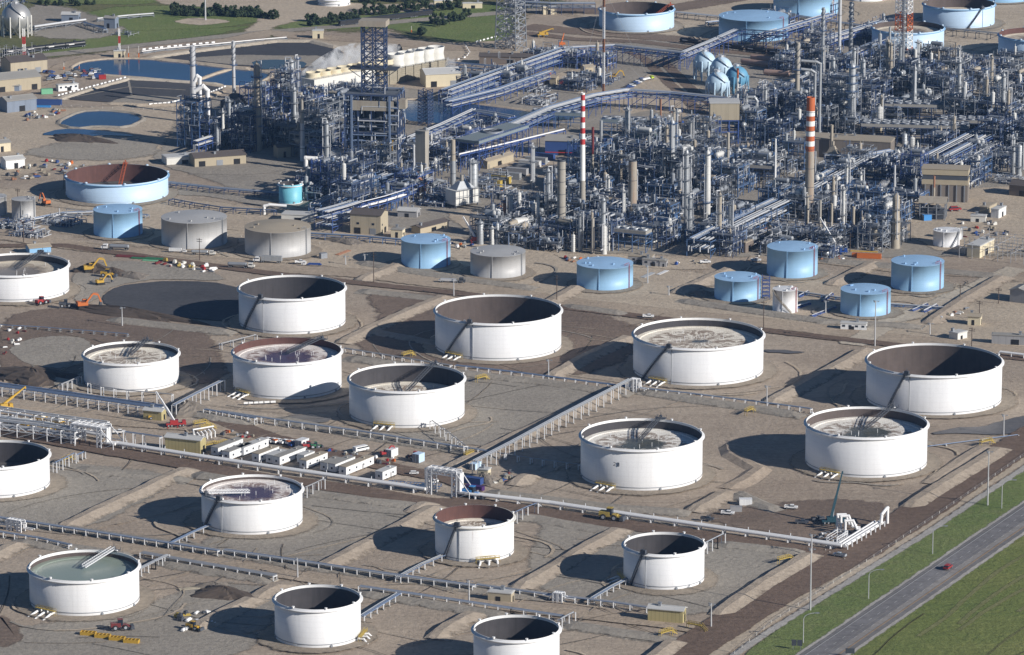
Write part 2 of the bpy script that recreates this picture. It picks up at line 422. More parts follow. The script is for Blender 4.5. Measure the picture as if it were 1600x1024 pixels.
def strip(name, px, w, lev, mat, edge=2.0, world=False, jit=.4, kind='structure', join=None, step=10):
    pts = [p.copy() if world else G(*p) for p in px]
    pts = densify(pts, step); n = len(pts); z = zl(lev); vs = []; ed = []
    for i in range(n):
        t = (pts[min(i+1, n-1)]-pts[max(i-1, 0)]).normalized(); nn = Vector((-t.y, t.x, 0))
        j = rnd.uniform(-jit, jit)
        for o, e in ((-w/2-edge/2, 0), (-w/2+edge/2, 1), (w/2-edge/2, 1), (w/2+edge/2, 0)):
            p = pts[i]+nn*(o+j); vs.append((p.x, p.y, z)); ed.append(float(e))
    fs = [(4*i+k+1, 4*i+k, 4*i+k+4, 4*i+k+5)[::-1] for i in range(n-1) for k in range(3)]
    if join is not None:
        b = len(join[0]); join[0].extend(vs); join[1].extend([tuple(x+b for x in f) for f in fs]); join[2].extend(ed); return
    me = bpy.data.meshes.new(name); me.from_pydata(vs, [], fs); me.materials.append(M[mat]); setattr_edge(me, ed)
    return struct(name, me, kind)
def berm(px, h=1.8, prof=None, mat='berm_soil', name='earth_berm', world=False, step=6, lev=6):
    """a low earth dike: left toe steep, right side gentle"""
    prof = prof or [(-4.6, 0), (-2.2, 1), (1.6, 1), (8.5, 0)]
    pts = [p.copy() if world else G(*p) for p in px]; pts = densify(pts, step); n = len(pts); vs = []; ed = []
    m = len(prof)
    for i in range(n):
        t = (pts[min(i+1, n-1)]-pts[max(i-1, 0)]).normalized(); nn = Vector((t.y, -t.x, 0))
        endf = 1 if 0 < i < n-1 else .05
        for o, k in prof:
            p = pts[i]+nn*(o+rnd.uniform(-.25, .25)); vs.append((p.x, p.y, lev*LV+h*k*endf*(1+rnd.uniform(-.07, .07)) if k else 0.0)); ed.append(1.0 if k else .38)
    fs = [(m*i+k, m*i+k+1, m*i+m+k+1, m*i+m+k) for i in range(n-1) for k in range(m-1)]
    me = bpy.data.meshes.new(name); me.from_pydata(vs, [], fs); me.materials.append(M[mat]); setattr_edge(me, ed)
    for p in me.polygons: p.use_smooth = False
    return struct(name, me)
me = bpy.data.meshes.new('ground'); me.from_pydata([(-9000,300,0),(9000,300,0),(9000,16000,0),(-9000,16000,0)], [], [(0,1,2,3)]); me.materials.append(M['dirt'])
struct('ground', me)
# ---- far country, meadows and the green verge
sheet('grass', [(-200,-60),(900,-60),(1000,-10),(820,12),(800,62),(740,70),(660,66),(600,40),(560,52),(480,45),(420,60),(330,58),(262,62),(150,83),(60,92),(-100,96)], 1, 'grass_dry', 30)
sheet('grass', [(200,8),(400,14),(430,30),(370,40),(290,52),(220,60),(160,64),(120,60),(150,40),(110,25)], 2, 'grass', 14)
sheet('grass', [(60,-20),(330,-20),(240,8),(110,6),(50,2)], 2, 'grass', 10)
sheet('grass', [(560,20),(700,12),(800,5),(800,60),(735,68),(680,60),(600,42),(500,48),(430,44),(440,30)], 2, 'grass', 12)
sheet('grass', [(150,50),(330,45),(400,40),(330,56),(230,66),(90,90),(50,88)], 2, 'grass', 8)
sheet('bare_ground', [(45,8),(100,10),(160,30),(200,48),(150,62),(60,60),(40,40)], 3, 'dirt_grey', 14)
sheet('bare_ground', [(270,34),(300,28),(350,32),(362,35),(320,40),(285,38)], 3, 'dirt_light', 6)
sheet('bare_ground', [(350,-30),(470,-30),(540,5),(600,8),(700,4),(690,14),(560,24),(440,36),(400,60),(380,52),(410,30),(380,14),(250,8),(240,-4)], 3, 'dirt_light', 10)
sheet('bare_ground', [(700,68),(800,64),(860,60),(820,110),(760,108),(700,112),(640,120),(560,110),(500,115),(440,100),(400,70),(480,60),(600,60)], 2, 'dirt_light', 14)
sheet('bare_ground', [(880,-40),(1700,-40),(1700,110),(1400,100),(1100,70),(900,40)], 1, 'dirt_light', 30)
sheet('bare_ground', [(-100,180),(60,170),(220,165),(420,170),(430,240),(250,250),(100,262),(-100,300)], 1, 'dirt_light', 20)
strip('dirt_road', [(-40,165),(80,120),(110,103),(150,91),(250,82),(330,72),(420,52),(480,58),(560,62),(700,75),(800,78)], 22, 4, 'road_tan', 6)
strip('rail_bed', [(-50,98),(90,85),(260,67),(400,52),(560,40),(720,26),(860,14)], 14, 4, 'dirt_grey', 5)
strip('dirt_road', [(820,42),(930,52),(1040,60),(1120,68),(1200,78),(1400,100)], 24, 3, 'dirt_dark', 8)
strip('rail_bed', [(820,52),(900,62),(1000,66),(1100,78),(1250,92)], 12, 5, 'dirt_dark', 4)
strip('rail_bed', [(985,82),(1010,95),(1040,125),(1075,160),(1105,185)], 8, 5, 'dirt_dark', 3)
strip('rail_bed', [(1035,95),(1055,115),(1080,140),(1120,170)], 8, 5, 'dirt_dark', 3)
strip('dirt_road', [(1010,88),(990,105),(965,128),(940,136),(880,130)], 30, 4, 'dirt_grey', 6)
strip('dirt_road', [(990,178),(1080,195),(1130,205)], 30, 4, 'dirt_grey', 8)
strip('dirt_road', [(860,14),(1000,22),(1110,4),(1200,-12)], 26, 3, 'dirt_dark', 8)
# ---- ponds and lined pits
def pond(px, mat='water', rim=.8, name='pond', rimmat='dirt_light', wide=3.5):
    sheet(name, px, 6, mat, .3, jit=.4)
    pts = [G(*p) for p in px]
    q = []
    for i in range(len(pts)): a, b = pts[i], pts[(i+1) % len(pts)]; q += [a*.8+b*.2, a*.2+b*.8]
    ar = sum(q[i].x*q[(i+1) % len(q)].y-q[(i+1) % len(q)].x*q[i].y for i in range(len(q)))
    if ar < 0: q.reverse()
    berm(q+[q[0]], rim, [(-1.5, 0), (1, 1), (wide*.6, 1), (wide*1.3, 0)], rimmat, 'pond_bank', world=True)
pond([(113,107),(130,98),(165,94),(215,93),(290,98),(350,106),(400,112),(425,118),(392,136),(352,136),(290,129),(230,123),(165,118),(122,114)])
berm([(308,127),(335,117),(362,109)], 1.0, [(-3, 0), (-1, 1), (1, 1), (3, 0)], 'dirt_light', 'pond_bank')
pond([(90,193),(126,176),(162,174),(210,179),(222,188),(196,200),(150,198),(118,202)], rimmat='dirt_grey')
sheet('pond', [(62,211),(95,203),(130,203),(175,208),(215,214),(165,212),(130,214),(100,213)], 6, 'water', 1.5)
pond([(625,158),(660,157),(720,161),(790,170),(840,177),(820,192),(760,198),(690,196),(628,190)], 'water')
sheet('pond', [(810,176),(860,172),(920,180),(880,190),(820,188)], 6, 'water_murky', 1.5)
sheet('lined_pit', [(225,92),(300,82),(380,72),(430,66),(490,66),(530,76),(540,92),(500,108),(440,106),(380,104),(300,100)], 5, 'liner', 2)
sheet('pit_floor', [(275,93),(380,86),(440,88),(510,88),(500,104),(450,105),(380,103)], 6, 'dirt_grey', 5)
sheet('pond', [(395,96),(440,94),(480,99),(470,108),(400,109)], 7, 'water_murky', 1.5)
berm([(225,92),(300,81),(380,71),(430,65),(490,65),(535,76)], 1.2, [(-2, 0), (0, 1), (4, 1), (8, 0)], 'dirt_pale', 'pond_bank')
berm([(395,111),(350,106),(280,98),(235,94)], 1.2, [(-3, 0), (0, 1), (3, 1), (6, 0)], 'dirt_light', 'pond_bank')
sheet('lined_pit', [(95,155),(140,140),(200,125),(250,127),(345,133),(350,142),(300,160),(280,164),(180,161)], 5, 'liner', 1.5)
sheet('pit_floor', [(168,161),(205,149),(250,151),(292,154),(285,165),(215,163)], 6, 'dirt_grey', 3)
strip('pit_floor', [(200,126),(203,140),(207,150)], 1.5, 7, 'dirt_grey', 1)
strip('pit_floor', [(120,152),(200,137),(290,142)], 1.5, 7, 'dirt_grey', 1)
berm([(90,156),(140,140),(200,124),(250,126),(350,133)], 1.0, [(-2, 0), (0, 1), (3, 1), (6, 0)], 'dirt_pale', 'pond_bank')
berm([(350,143),(290,166),(215,166),(160,163)], 1.0, [(-3, 0), (0, 1), (3, 1), (6, 0)], 'dirt_light', 'pond_bank')
sheet('bare_ground', [(100,222),(180,215),(240,222),(250,240),(180,252),(90,250),(30,240)], 5, 'dirt_grey', 14)
# ---- process area floor is darker and oilier
sheet('process_yard', [(240,250),(300,160),(420,140),(560,125),(700,150),(860,110),(980,60),(1300,60),(1700,95),(1700,400),(1480,400),(1330,405),(1090,400),(900,395),(700,370),(560,350),(380,300)], 2, 'dirt_grey', 14)
sheet('process_yard', [(760,230),(900,232),(905,275),(830,278),(760,262)], 5, 'dirt_light', 4)
sheet('process_yard', [(850,120),(960,95),(1110,140),(1240,200),(1060,205),(930,160)], 3, 'dirt_light', 12)
sheet('process_yard', [(1410,330),(1440,300),(1620,290),(1640,390),(1480,400),(1405,360)], 5, 'dirt_light', 8)
sheet('process_yard', [(690,335),(745,325),(800,345),(740,365)], 5, 'dirt_light', 5)
sheet('process_yard', [(230,240),(300,232),(360,238),(470,245),(480,258),(400,275),(280,272)], 4, 'dirt_grey', 5)
sheet('process_yard', [(860,395),(1100,405),(1110,425),(900,412)], 5, 'dirt_light', 8)
# ---- yard between the process units and the white tanks
sheet('yard', [(-100,330),(300,400),(560,420),(900,475),(1250,520),(1700,560),(1700,430),(1500,450),(1100,430),(880,395),(640,360),(540,345),(300,310),(-100,290)], 3, 'dirt_light', 16)
strip('dirt_road', [(-60,360),(120,385),(300,405),(430,420),(560,428),(700,445),(900,475),(1050,492),(1200,506),(1350,525),(1650,556)], 20, 6, 'road_tan', 6)
strip('dirt_road', [(-60,385),(100,385),(250,405),(420,428),(540,441),(720,460),(870,480),(1040,500),(1340,534),(1700,572)], 9, 7, 'road_brown', 3)
strip('dirt_road', [(1170,404),(1300,410),(1420,425),(1560,432),(1680,450)], 12, 5, 'road_tan', 5)
strip('dirt_road', [(1330,540),(1390,505),(1500,462),(1590,420)], 14, 6, 'dirt_pale', 6)
strip('rail_bed', [(265,300),(330,303),(420,318)], 16, 4, 'dirt_grey', 6)
sheet('liner_pad', [(158,466),(185,448),(240,441),(300,440),(345,444),(376,452),(380,504),(310,500),(235,492),(165,478)], 6, 'liner', 2)
sheet('yard', [(110,425),(180,405),(330,425),(360,440),(250,436),(180,446),(150,470),(120,480)], 5, 'dirt_grey', 5)
# ---- tank farm cells
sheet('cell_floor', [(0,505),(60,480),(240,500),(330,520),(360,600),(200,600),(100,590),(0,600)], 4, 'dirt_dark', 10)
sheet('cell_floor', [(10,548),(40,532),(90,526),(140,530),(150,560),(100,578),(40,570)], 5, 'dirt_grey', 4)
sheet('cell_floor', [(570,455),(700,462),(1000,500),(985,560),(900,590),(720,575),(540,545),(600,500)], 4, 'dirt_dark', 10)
sheet('cell_floor', [(730,580),(960,612),(800,690),(760,700),(560,680),(620,620)], 4, 'dirt_grey', 8)
sheet('cell_floor', [(60,720),(290,742),(180,810),(100,830),(-40,815),(-40,720)], 4, 'dirt_grey', 9)
sheet('cell_floor', [(480,760),(670,795),(500,900),(390,870),(300,860),(400,800)], 4, 'dirt_grey', 9)
sheet('cell_floor', [(860,790),(1000,805),(1280,870),(1120,970),(860,930),(820,900)], 4, 'dirt_grey', 9)
sheet('cell_floor', [(0,985),(200,960),(320,910),(450,920),(380,1040),(-60,1060)], 4, 'dirt_grey', 9)
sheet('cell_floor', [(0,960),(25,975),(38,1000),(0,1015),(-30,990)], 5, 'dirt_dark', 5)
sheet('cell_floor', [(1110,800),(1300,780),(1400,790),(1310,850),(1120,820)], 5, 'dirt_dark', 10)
sheet('puddle', [(1450,680),(1490,670),(1540,668),(1565,660),(1640,640),(1640,668),(1570,682),(1500,678)], 7, 'mud_wet', 3)
sheet('puddle', [(440,660),(450,650),(480,648),(500,652),(520,655),(510,662),(470,663),(450,668)], 7, 'mud_wet', 2)
sheet('puddle', [(1195,547),(1235,549),(1262,552),(1230,554),(1195,551)], 7, 'mud_wet', 2)
# roads through the farm
strip('dirt_road', [(-60,664),(0,674),(180,707),(400,747),(560,768),(660,786),(760,790),(1000,825),(1150,846),(1330,872)], 15, 8, 'road_brown', 2.5)
strip('dirt_road', [(300,640),(420,685),(540,716),(640,738),(700,748),(735,762),(725,785),(690,790)], 13, 7, 'road_brown', 3)
strip('dirt_road', [(0,640),(200,660),(320,668),(420,690)], 18, 6, 'road_tan', 5)
strip('dirt_road', [(-60,822),(0,832),(265,868),(560,918),(800,950),(1030,975),(1130,990)], 12, 8, 'road_tan', 2.5)
strip('dirt_road', [(990,1085),(1065,1024),(1200,937),(1340,863),(1440,800),(1530,737),(1640,665)], 21, 9, 'road_brown', 3)
strip('verge', [(1050,1075),(1120,1024),(1200,972),(1340,888),(1440,824),(1540,757),(1660,678)], 7, 7, 'dirt_light', 3, jit=.15)
strip('verge', [(1085,1075),(1150,1024),(1200,990),(1340,902),(1440,840),(1540,773),(1660,694)], 3.4, 8, 'gravel', 3, jit=.15)
# highway
sheet('grass', [(1110,1070),(1205,990),(1340,905),(1440,842),(1640,708),(1700,670),(1700,740),(1590,800),(1450,890),(1290,1024),(1210,1090)], 6, 'grass', 2.5, jit=.25)
sheet('grass', [(1270,1090),(1370,960),(1470,895),(1600,810),(1800,700),(2100,760),(1900,1150),(1500,1150)], 5, 'grass_field', 5)
def hw(off):
    """a line parallel to the highway's left edge line, off metres towards the field"""
    a, b = G(1265,1022), G(1533,840); t = (b-a).normalized(); nn = Vector((t.y, -t.x, 0))
    return [a+t*s+nn*off for s in (-90, 0, 60, 120, 180, 240, 320, 420)], t, nn
strip('highway_shoulder', hw(6.1)[0], 20.5, 7, 'gravel', 2.5, world=True, jit=.15)
strip('highway_shoulder', hw(6.1)[0], 17, 8, 'asphalt_soft', 1.2, world=True, jit=.1)
strip('highway', hw(6.1)[0], 12.6, 9, 'asphalt_worn', .2, world=True, jit=0)
strip('highway', hw(2.3)[0], 4.2, 10, 'asphalt', .5, world=True, jit=0)
strip('highway', hw(7.6)[0], .9, 10, 'asphalt', .8, world=True, jit=.1); strip('highway', hw(5.6)[0], .8, 10, 'asphalt', .8, world=True, jit=.1)
_, HT_, HN = hw(0)
mb = MB()
def seg(off, s0, s1, w, mi):
    a = G(1265,1022); z = 11*LV+.08
    p, q = a+HT_*s0+HN*off, a+HT_*s1+HN*off
    mb._add([(e+HN*k*w/2)+Vector((0,0,z)) for e, k in ((p,-1),(p,1),(q,1),(q,-1))], [(0,1,2,3)], mi)
seg(0, -90, 420, .3, 0); seg(12.1, -90, 420, .3, 1)
for k in range(54): s0 = -90+k*9.5; seg(4.6, s0, s0+3.2, .24, 0); seg(8.9, s0+2, s0+5.2, .22, 0)
struct('lane_marking', mb.mesh('lane_marking', ['paint_line', 'paint_yellow']))
# ---- dikes between the tanks (dark line is their steep side)
for ln in [[(93,829),(150,801),(222,768),(262,748),(300,733)], [(395,938),(430,920),(452,910)], [(-30,880),(0,865),(34,849)], [(495,892),(560,858),(590,843),(640,816),(684,791)],
           [(640,803),(672,786)], [(806,922),(872,885),(900,866),(972,827)], [(1118,963),(1190,914),(1270,866)], [(300,985),(340,965),(400,935)], [(676,1000),(700,982),(746,957)],
           [(1080,801),(1110,785),(1142,767)], [(800,760),(830,742)], [(1290,745),(1330,720)] , [(1200,632),(1250,605),(1310,572),(1357,545)], [(860,591),(910,562),(988,527)],
           [(534,538),(580,515),(640,488),(700,464)], [(1055,460),(1100,440),(1170,410)], [(1296,447),(1330,430),(1370,410)], [(1450,507),(1505,469),(1568,433)], [(1417,795),(1465,764),(1520,730),(1566,701)],
           [(560,440),(600,425),(640,408)], [(830,490),(870,468),(905,448)], [(1000,1045),(1030,1022),(1056,1002)], [(700,735),(760,705),(840,668),(980,605)]]:
    berm(ln)
G_ = 'dirt_grey'; wide = [(-6, 0), (-2, 1), (2, 1), (7, 0)]
for ln, h in [([(300,741),(420,762),(560,782),(672,795)], 1.2), ([(120,733),(200,742),(300,752)], 1.0), ([(700,800),(840,812),(970,835)], 1.2), ([(1120,850),(1260,866)], 1.0),
           ([(0,812),(100,826),(260,850),(400,872),(500,887),(640,905),(770,925),(860,935)], 1.0), ([(20,846),(120,858),(210,872)], 1.1), ([(250,878),(330,893),(430,908)], 1.1), ([(560,925),(680,945),(800,965)], 1.1),
           ([(880,975),(960,988),(1060,1003)], 1.0), ([(760,770),(880,785),(960,795),(1080,803)], 1.2), ([(430,655),(560,680),(700,702),(780,716)], 1.2), ([(540,560),(700,582),(860,600),(990,618)], 1.3),
           ([(1000,612),(1100,628),(1200,642),(1258,652)], 1.3), ([(1145,770),(1190,790),(1220,800)], 1.0), ([(560,455),(700,470)], 1.0), ([(880,478),(980,492)], 1.0), ([(560,515),(640,530),(690,540)], 1.0),
           ([(1280,408),(1400,418),(1500,428),(1570,434)], 1.4), ([(1060,470),(1140,482),(1290,504),(1440,512)], 1.2), ([(170,500),(300,515),(370,522)], 1.4), ([(0,585),(60,592),(130,605)], 1.6),
           ([(280,640),(340,655),(400,663)], 1.5), ([(560,410),(640,424),(740,440),(840,452)], 1.0), ([(1380,705),(1450,690)], .8)]:
    berm(ln, h, wide, G_)
berm([(1450,757),(1500,722),(1540,697)], .9)
berm([(1135,765),(1165,750),(1185,735),(1145,712),(1140,695)], 1.2, wide, 'dirt')
# circular pads and wheel tracks round each tank are laid after the tanks (part c)
# ---- soil heaps
def heap(px, py, rx, ry, h, mat, label, seed=0):
    r = random.Random(seed); mb = MB(); n, m = 30, 9; vs = []; fs = []
    for j in range(m):
        f = j/(m-1)
        for k in range(n):
            a = 2*PI*k/n; w = 1+.22*math.sin(3*a+seed)+.12*math.sin(7*a+2*seed)+r.uniform(-.07, .07)
            rr = (1-f)**.8*w; vs.append((rx*rr*math.cos(a), ry*rr*math.sin(a), h*(f**.9)*(1+r.uniform(-.1, .1)) if j else -.2))
    for j in range(m-1):
        for k in range(n): fs.append((j*n+k, j*n+(k+1) % n, (j+1)*n+(k+1) % n, (j+1)*n+k))
    mb._add(vs, fs, 0); me = mb.mesh('soil_heap', mat)
    p = G(px, py); p.z = .3; return mk('soil_heap', label, 'soil heap', me, p, UA)
heap(125,219,25,9,3.6,'soil_heap','long dark ridged soil heap between the two small ponds and the bare yard',1)
heap(147,424,13,8,5,'soil_heap','dark excavated soil heap beside two yellow diggers behind the leftmost white tank',2)
heap(175,428,10,7,3.5,'soil_heap','smaller dark soil heap right of the yellow excavator',3)
heap(205,432,12,7,2.5,'heap_grey','grey gravel heap on the yard above the black lined pad',4)
heap(50,590,26,16,5,'soil_heap','big brown soil heap at the left edge above the long blue pipe trestle',5)
heap(292,644,13,10,6,'heap_grey','steep grey earth mound beside the red crane truck',6)
heap(200,492,44,7,4,'soil_heap','long dark earth bank along the front of the black lined pad',7)
heap(350,930,16,9,3.5,'soil_heap','low dark soil heap in the shadow left of the small white tank',8)
heap(335,918,9,6,2.2,'heap_grey','small brown heap right of the light timber stack',9)
heap(755,752,9,7,3.5,'heap_grey','round earth mound behind the small cream cabin',10)
heap(540,378,14,7,2.5,'heap_grey','low earth heap behind the light blue tank in the yard',11)
heap(1100,462,9,6,2.5,'heap_grey','small pale heap in the shade left of the low light blue tank',12)

for k in range(16):      # mown lines and old tracks in the field, along the highway
    o_ = 24+k*5.5; a0 = rnd.uniform(-80, 200); a, t, n_ = G(1265,1022), HT_, HN; pts = [a+t*(a0+14*j)+n_*(o_+2.5*math.sin(j*.5+k)+.02*k*j) for j in range(rnd.randint(6, 22))]
    strip('field_track', pts, rnd.choice((.8, 1.0, 2.2)), 7.2, 'grass_pale', 1.2, world=True)
# ================================================================ storage tanks
def solve(xl, xr, yb, yf):
    """shell edges, front foot and front rim in the picture -> centre, radius, height"""
    xc = (xl+xr)/2; f = G(xc, yb); d = Vector((f.x, f.y, 0)).normalized(); rad = (xr-xl)/2*SC(xc, yb)
    for _ in range(6):
        c = f+d*rad; s = math.sqrt(c.x**2+c.y**2+(CAMH-5)**2)/FPX; rad = (xr-xl)/2*s
    h = HT(xc, yb, yf); return c, rad, h
tracks = ([], [], [])
def pad(c, rad, seed, mat='pad_soil', w=8):
    n = 64; r = random.Random(seed); z = zl(9); vs = []; ed = []
    for rr, e in ((rad-1, 1), (rad+w*.55, 1), (rad+w*1.15, 0)):
        for k in range(n):
            a = 2*PI*k/n; q = rr+(r.uniform(-.5, .5) if e < 1 else 0)+(w*.2*math.sin(2*a+seed) if e == 0 else 0); vs.append((c.x+q*math.cos(a), c.y+q*math.sin(a), z)); ed.append(float(e))
    fs = [(j*n+k, j*n+(k+1) % n, (j+1)*n+(k+1) % n, (j+1)*n+k)[::-1] for j in range(2) for k in range(n)]
    me = bpy.data.meshes.new('tank_pad'); me.from_pydata(vs, [], fs); me.materials.append(M[mat]); setattr_edge(me, ed); struct('tank_pad', me)
    for q in range(3):      # wheel tracks curling round the tank
        a0 = r.uniform(0, 6.28); ln = r.uniform(.8, 2.6); r0 = rad+r.uniform(3, w+14)
        pts = [Vector((c.x+(r0+2.5*math.sin(k*.7+q))*math.cos(a0+ln*k/12), c.y+(r0+2.5*math.sin(k*.7+q))*math.sin(a0+ln*k/12), 0)) for k in range(13)]
        strip('', pts, r.uniform(.5, 1.6), 8+.15*(len(tracks[0]) % 7), '', .8, world=True, join=tracks, jit=.1)
def camaz(c): return math.atan2(-c.y, -c.x)          # compass direction from a tank to the camera
RIMV = {}
def rimvent():
    if 'v' not in RIMV:
        m = MB(); m.cyl(0, 0, 0, .5, .45, 8, 0); m.cyl(0, 0, .5, .8, .65, 8, 0); RIMV['v'] = m.mesh('rim_vent', 'white')
    return RIMV['v']
def child(o, name, me, loc=(0,0,0), rz=0, label=None):
    c = bpy.data.objects.new(name, me); COL.objects.link(c); c.parent = o; c.location = loc; c.rotation_euler = (0, 0, rz)
    if label: c['label'] = label
    return c
POSTM = []
def open_tank(xl, xr, yb, yf, label, wall='wall_dark', deck='deck_dark', depth=.8, paint='tank_white', band=1.2, girder=True, stair=None, ladder=None, outlet=None, posts=0, seed=0, padmat='pad_soil', number=None, ventm='white', rimmat=None, topband='white', sub='white'):
    c, rad, h = solve(xl, xr, yb, yf); ca = camaz(c)
    o = mk('storage_tank', label, 'storage tank', [], c); N = 96
    m = MB(); m.lathe(0, 0, [(rad, 0), (rad, h), (rad-.25, h)], N, 0, mis=[0, 1])
    m.lathe(0, 0, [(rad+.35, 0), (rad+.35, .35), (rad, .36)], N, 1)
    m.lathe(0, 0, [(rad+.06, 1.75), (rad+.16, 1.8), (rad+.16, 2.05), (rad+.06, 2.1)], N, 2)
    child(o, 'shell', m.mesh('shell', [paint, rimmat or topband, 'steel_grey' if paint.startswith('tank_white') else paint]))
    dz = h*(1-depth); m = MB()
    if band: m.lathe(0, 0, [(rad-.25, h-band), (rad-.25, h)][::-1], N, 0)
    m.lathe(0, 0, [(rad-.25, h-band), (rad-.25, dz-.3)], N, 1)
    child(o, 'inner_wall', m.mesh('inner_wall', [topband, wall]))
    m = MB(); rr = rad-.27
    n = N; m.v += [(rr*math.cos(2*PI*k/n), rr*math.sin(2*PI*k/n), dz) for k in range(n)]+[((rr-2.6)*math.cos(2*PI*k/n), (rr-2.6)*math.sin(2*PI*k/n), dz+.02) for k in range(n)]+[((rr-3)*math.cos(2*PI*k/n), (rr-3)*math.sin(2*PI*k/n), dz-.25) for k in range(n)]
    for j in range(2):
        for k in range(n): m.f.append((j*n+k, j*n+(k+1) % n, (j+1)*n+(k+1) % n, (j+1)*n+k)); m.m.append(0); m.sm.append(False)
    m.f.append(tuple(range(2*n, 3*n))); m.m.append(0); m.sm.append(False)
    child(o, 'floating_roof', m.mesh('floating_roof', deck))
    if girder:
        m = MB(); g = h-1.0; m.lathe(0, 0, [(rad, g-.5), (rad+1.05, g), (rad+1.05, g+.22), (rad, g+.2)], N, 0)
        child(o, 'wind_girder', m.mesh('wind_girder', topband))
    r = random.Random(seed)
    vm = rimvent() if ventm == 'white' else None
    if vm is None:
        if ventm not in RIMV:
            m = MB(); m.cyl(0, 0, 0, .3, 1.0, 10, 0); m.dome(0, 0, .3, 1.0, .6, 10, 0); RIMV[ventm] = m.mesh('rim_vent', ventm)
        vm = RIMV[ventm]
    for k in range(8):
        a = 2*PI*(k+.3)/8; child(o, 'rim_vent', vm, ((rad+.1)*math.cos(a), (rad+.1)*math.sin(a), h-.05))
    if posts and depth < .6:
        if not POSTM: m = MB(); m.tube((0,0,-.1), (0,0,1.9), .13, 5, 0); POSTM.append(m.mesh('deck_post', 'steel_white'))
        for k in range(posts):
            a = r.uniform(0, 6.28); q = rad*r.uniform(.15, .85); child(o, 'deck_post', POSTM[0], (q*math.cos(a), q*math.sin(a), dz-.2))
    if ladder is not None:                  # rolling ladder from the rim platform down to the deck
        a = ca+R(ladder); m = MB(); top = Vector((rad*.98*math.cos(a), rad*.98*math.sin(a), h+1)); end = Vector((rad*.12*math.cos(a+.6), rad*.12*math.sin(a+.6), dz+.9))
        sd = (end-top).cross(Vector((0,0,1))).normalized()*.9; up = Vector((0,0,1.3))
        for q in (-1, 1):
            m.bar(top+sd*q, end+sd*q, .3, .35); m.bar(top+sd*q+up, end+sd*q+up, .2)
            for k in range(15):
                f = k/14; b_ = top+(end-top)*f+sd*q; m.bar(b_, b_+up, .14)
                if k < 14: m.bar(b_, top+(end-top)*(k+1)/14+sd*q+up, .12)
        for k in range(30): f = k/29; b_ = top+(end-top)*f; m.bar(b_-sd, b_+sd, .25, .1)
        child(o, 'rolling_ladder', m.mesh('rolling_ladder', 'steel_white' if deck in ('deck_green', 'deck_purple') and wall == 'wall_brown' else 'steel_dark'))
        m = MB(); g = Vector(((rad+.6)*math.cos(a), (rad+.6)*math.sin(a), h+.2)); m.box(g.x, g.y, g.z, 5, 3.2, .25, 0, a+PI/2)
        for i, j in ((-1,-1),(1,-1),(1,1),(-1,1)):
            e = Vector((math.cos(a+PI/2)*2.4*i-math.sin(a+PI/2)*1.5*j, math.sin(a+PI/2)*2.4*i+math.cos(a+PI/2)*1.5*j, 0)); m.bar(g+e, g+e+Vector((0,0,1.6)), .16)
        m.bar(g, g+Vector((0,0,3.2)), .25); m.box(g.x, g.y, g.z+.2, 1.2, 1.2, 1.5, 0, a)
        child(o, 'gauge_platform', m.mesh('gauge_platform', 'steel_dark'))
    if stair is not None:                   # stair climbing round the shell; stair=(foot angle, top angle) from the camera side
        a0, a1 = ca+R(stair[0]), ca+R(stair[1]); m = MB(); K = 26
        for q in (.25, 1.35):
            for k in range(K):
                p = [Vector(((rad+q)*math.cos(a0+(a1-a0)*t), (rad+q)*math.sin(a0+(a1-a0)*t), (h-.4)*t+.3)) for t in (k/K, (k+1)/K)]
                m.bar(p[0], p[1], .14, .5); m.bar(p[0]+Vector((0,0,1.1)), p[1]+Vector((0,0,1.1)), .1)
                if k % 2 == 0: m.bar(p[0], p[0]+Vector((0,0,1.1)), .08)
        for k in range(K*2):
            t = k/K/2; a = a0+(a1-a0)*t; z = (h-.4)*t+.3
            m.bar(((rad+.25)*math.cos(a), (rad+.25)*math.sin(a), z), ((rad+1.35)*math.cos(a), (rad+1.35)*math.sin(a), z), .4, .08)
        child(o, 'stairway', m.mesh('stairway', 'steel_dark' if paint != 'tank_blue' else 'steel_blue'))
        m = MB(); a = a1+.02*(1 if a1 > a0 else -1)
        m.box((rad+.8)*math.cos(a), (rad+.8)*math.sin(a), h-.2, 3.6, 2.6, .2, 0, a+PI/2); m.bar(((rad+.8)*math.cos(a), (rad+.8)*math.sin(a), h), ((rad+.8)*math.cos(a), (rad+.8)*math.sin(a), h+3), .3)
        m.box((rad+.8)*math.cos(a), (rad+.8)*math.sin(a), h+.1, 2.4, 1.4, 1.6, 0, a+PI/2)
        child(o, 'stair_platform', m.mesh('stair_platform', 'steel_dark'))
        m = MB(); m.bar(((rad+.2)*math.cos(a1+.06), (rad+.2)*math.sin(a1+.06), 0), ((rad+.2)*math.cos(a1+.06), (rad+.2)*math.sin(a1+.06), h), .35, .35)
        child(o, 'riser_pipe', m.mesh('riser_pipe', 'steel_grey' if paint.startswith('tank_white') else paint))
    if outlet is not None:                  # three mixer or suction lines at the foot
        a = ca+R(outlet); 
        for k in (-1, 0, 1):
            ak = a+k*3.4/rad; rd = Vector((math.cos(ak), math.sin(ak), 0)); m = MB()
            m.path([rd*(rad-.1)+Vector((0,0,1.3)), rd*(rad+3.2)+Vector((0,0,1.3)), rd*(rad+6.5)+Vector((-1.2,-1.0,-.3))], .52, 8)
            child(o, 'outlet_pipe', m.mesh('outlet_pipe', sub))
        m = MB(); rd = Vector((math.cos(a), math.sin(a), 0)); tg = Vector((-rd.y, rd.x, 0))
        m.bar(rd*(rad+1.4)+tg*5.5+Vector((0,0,2.6)), rd*(rad+1.4)-tg*5.5+Vector((0,0,2.6)), 1.6, .15)
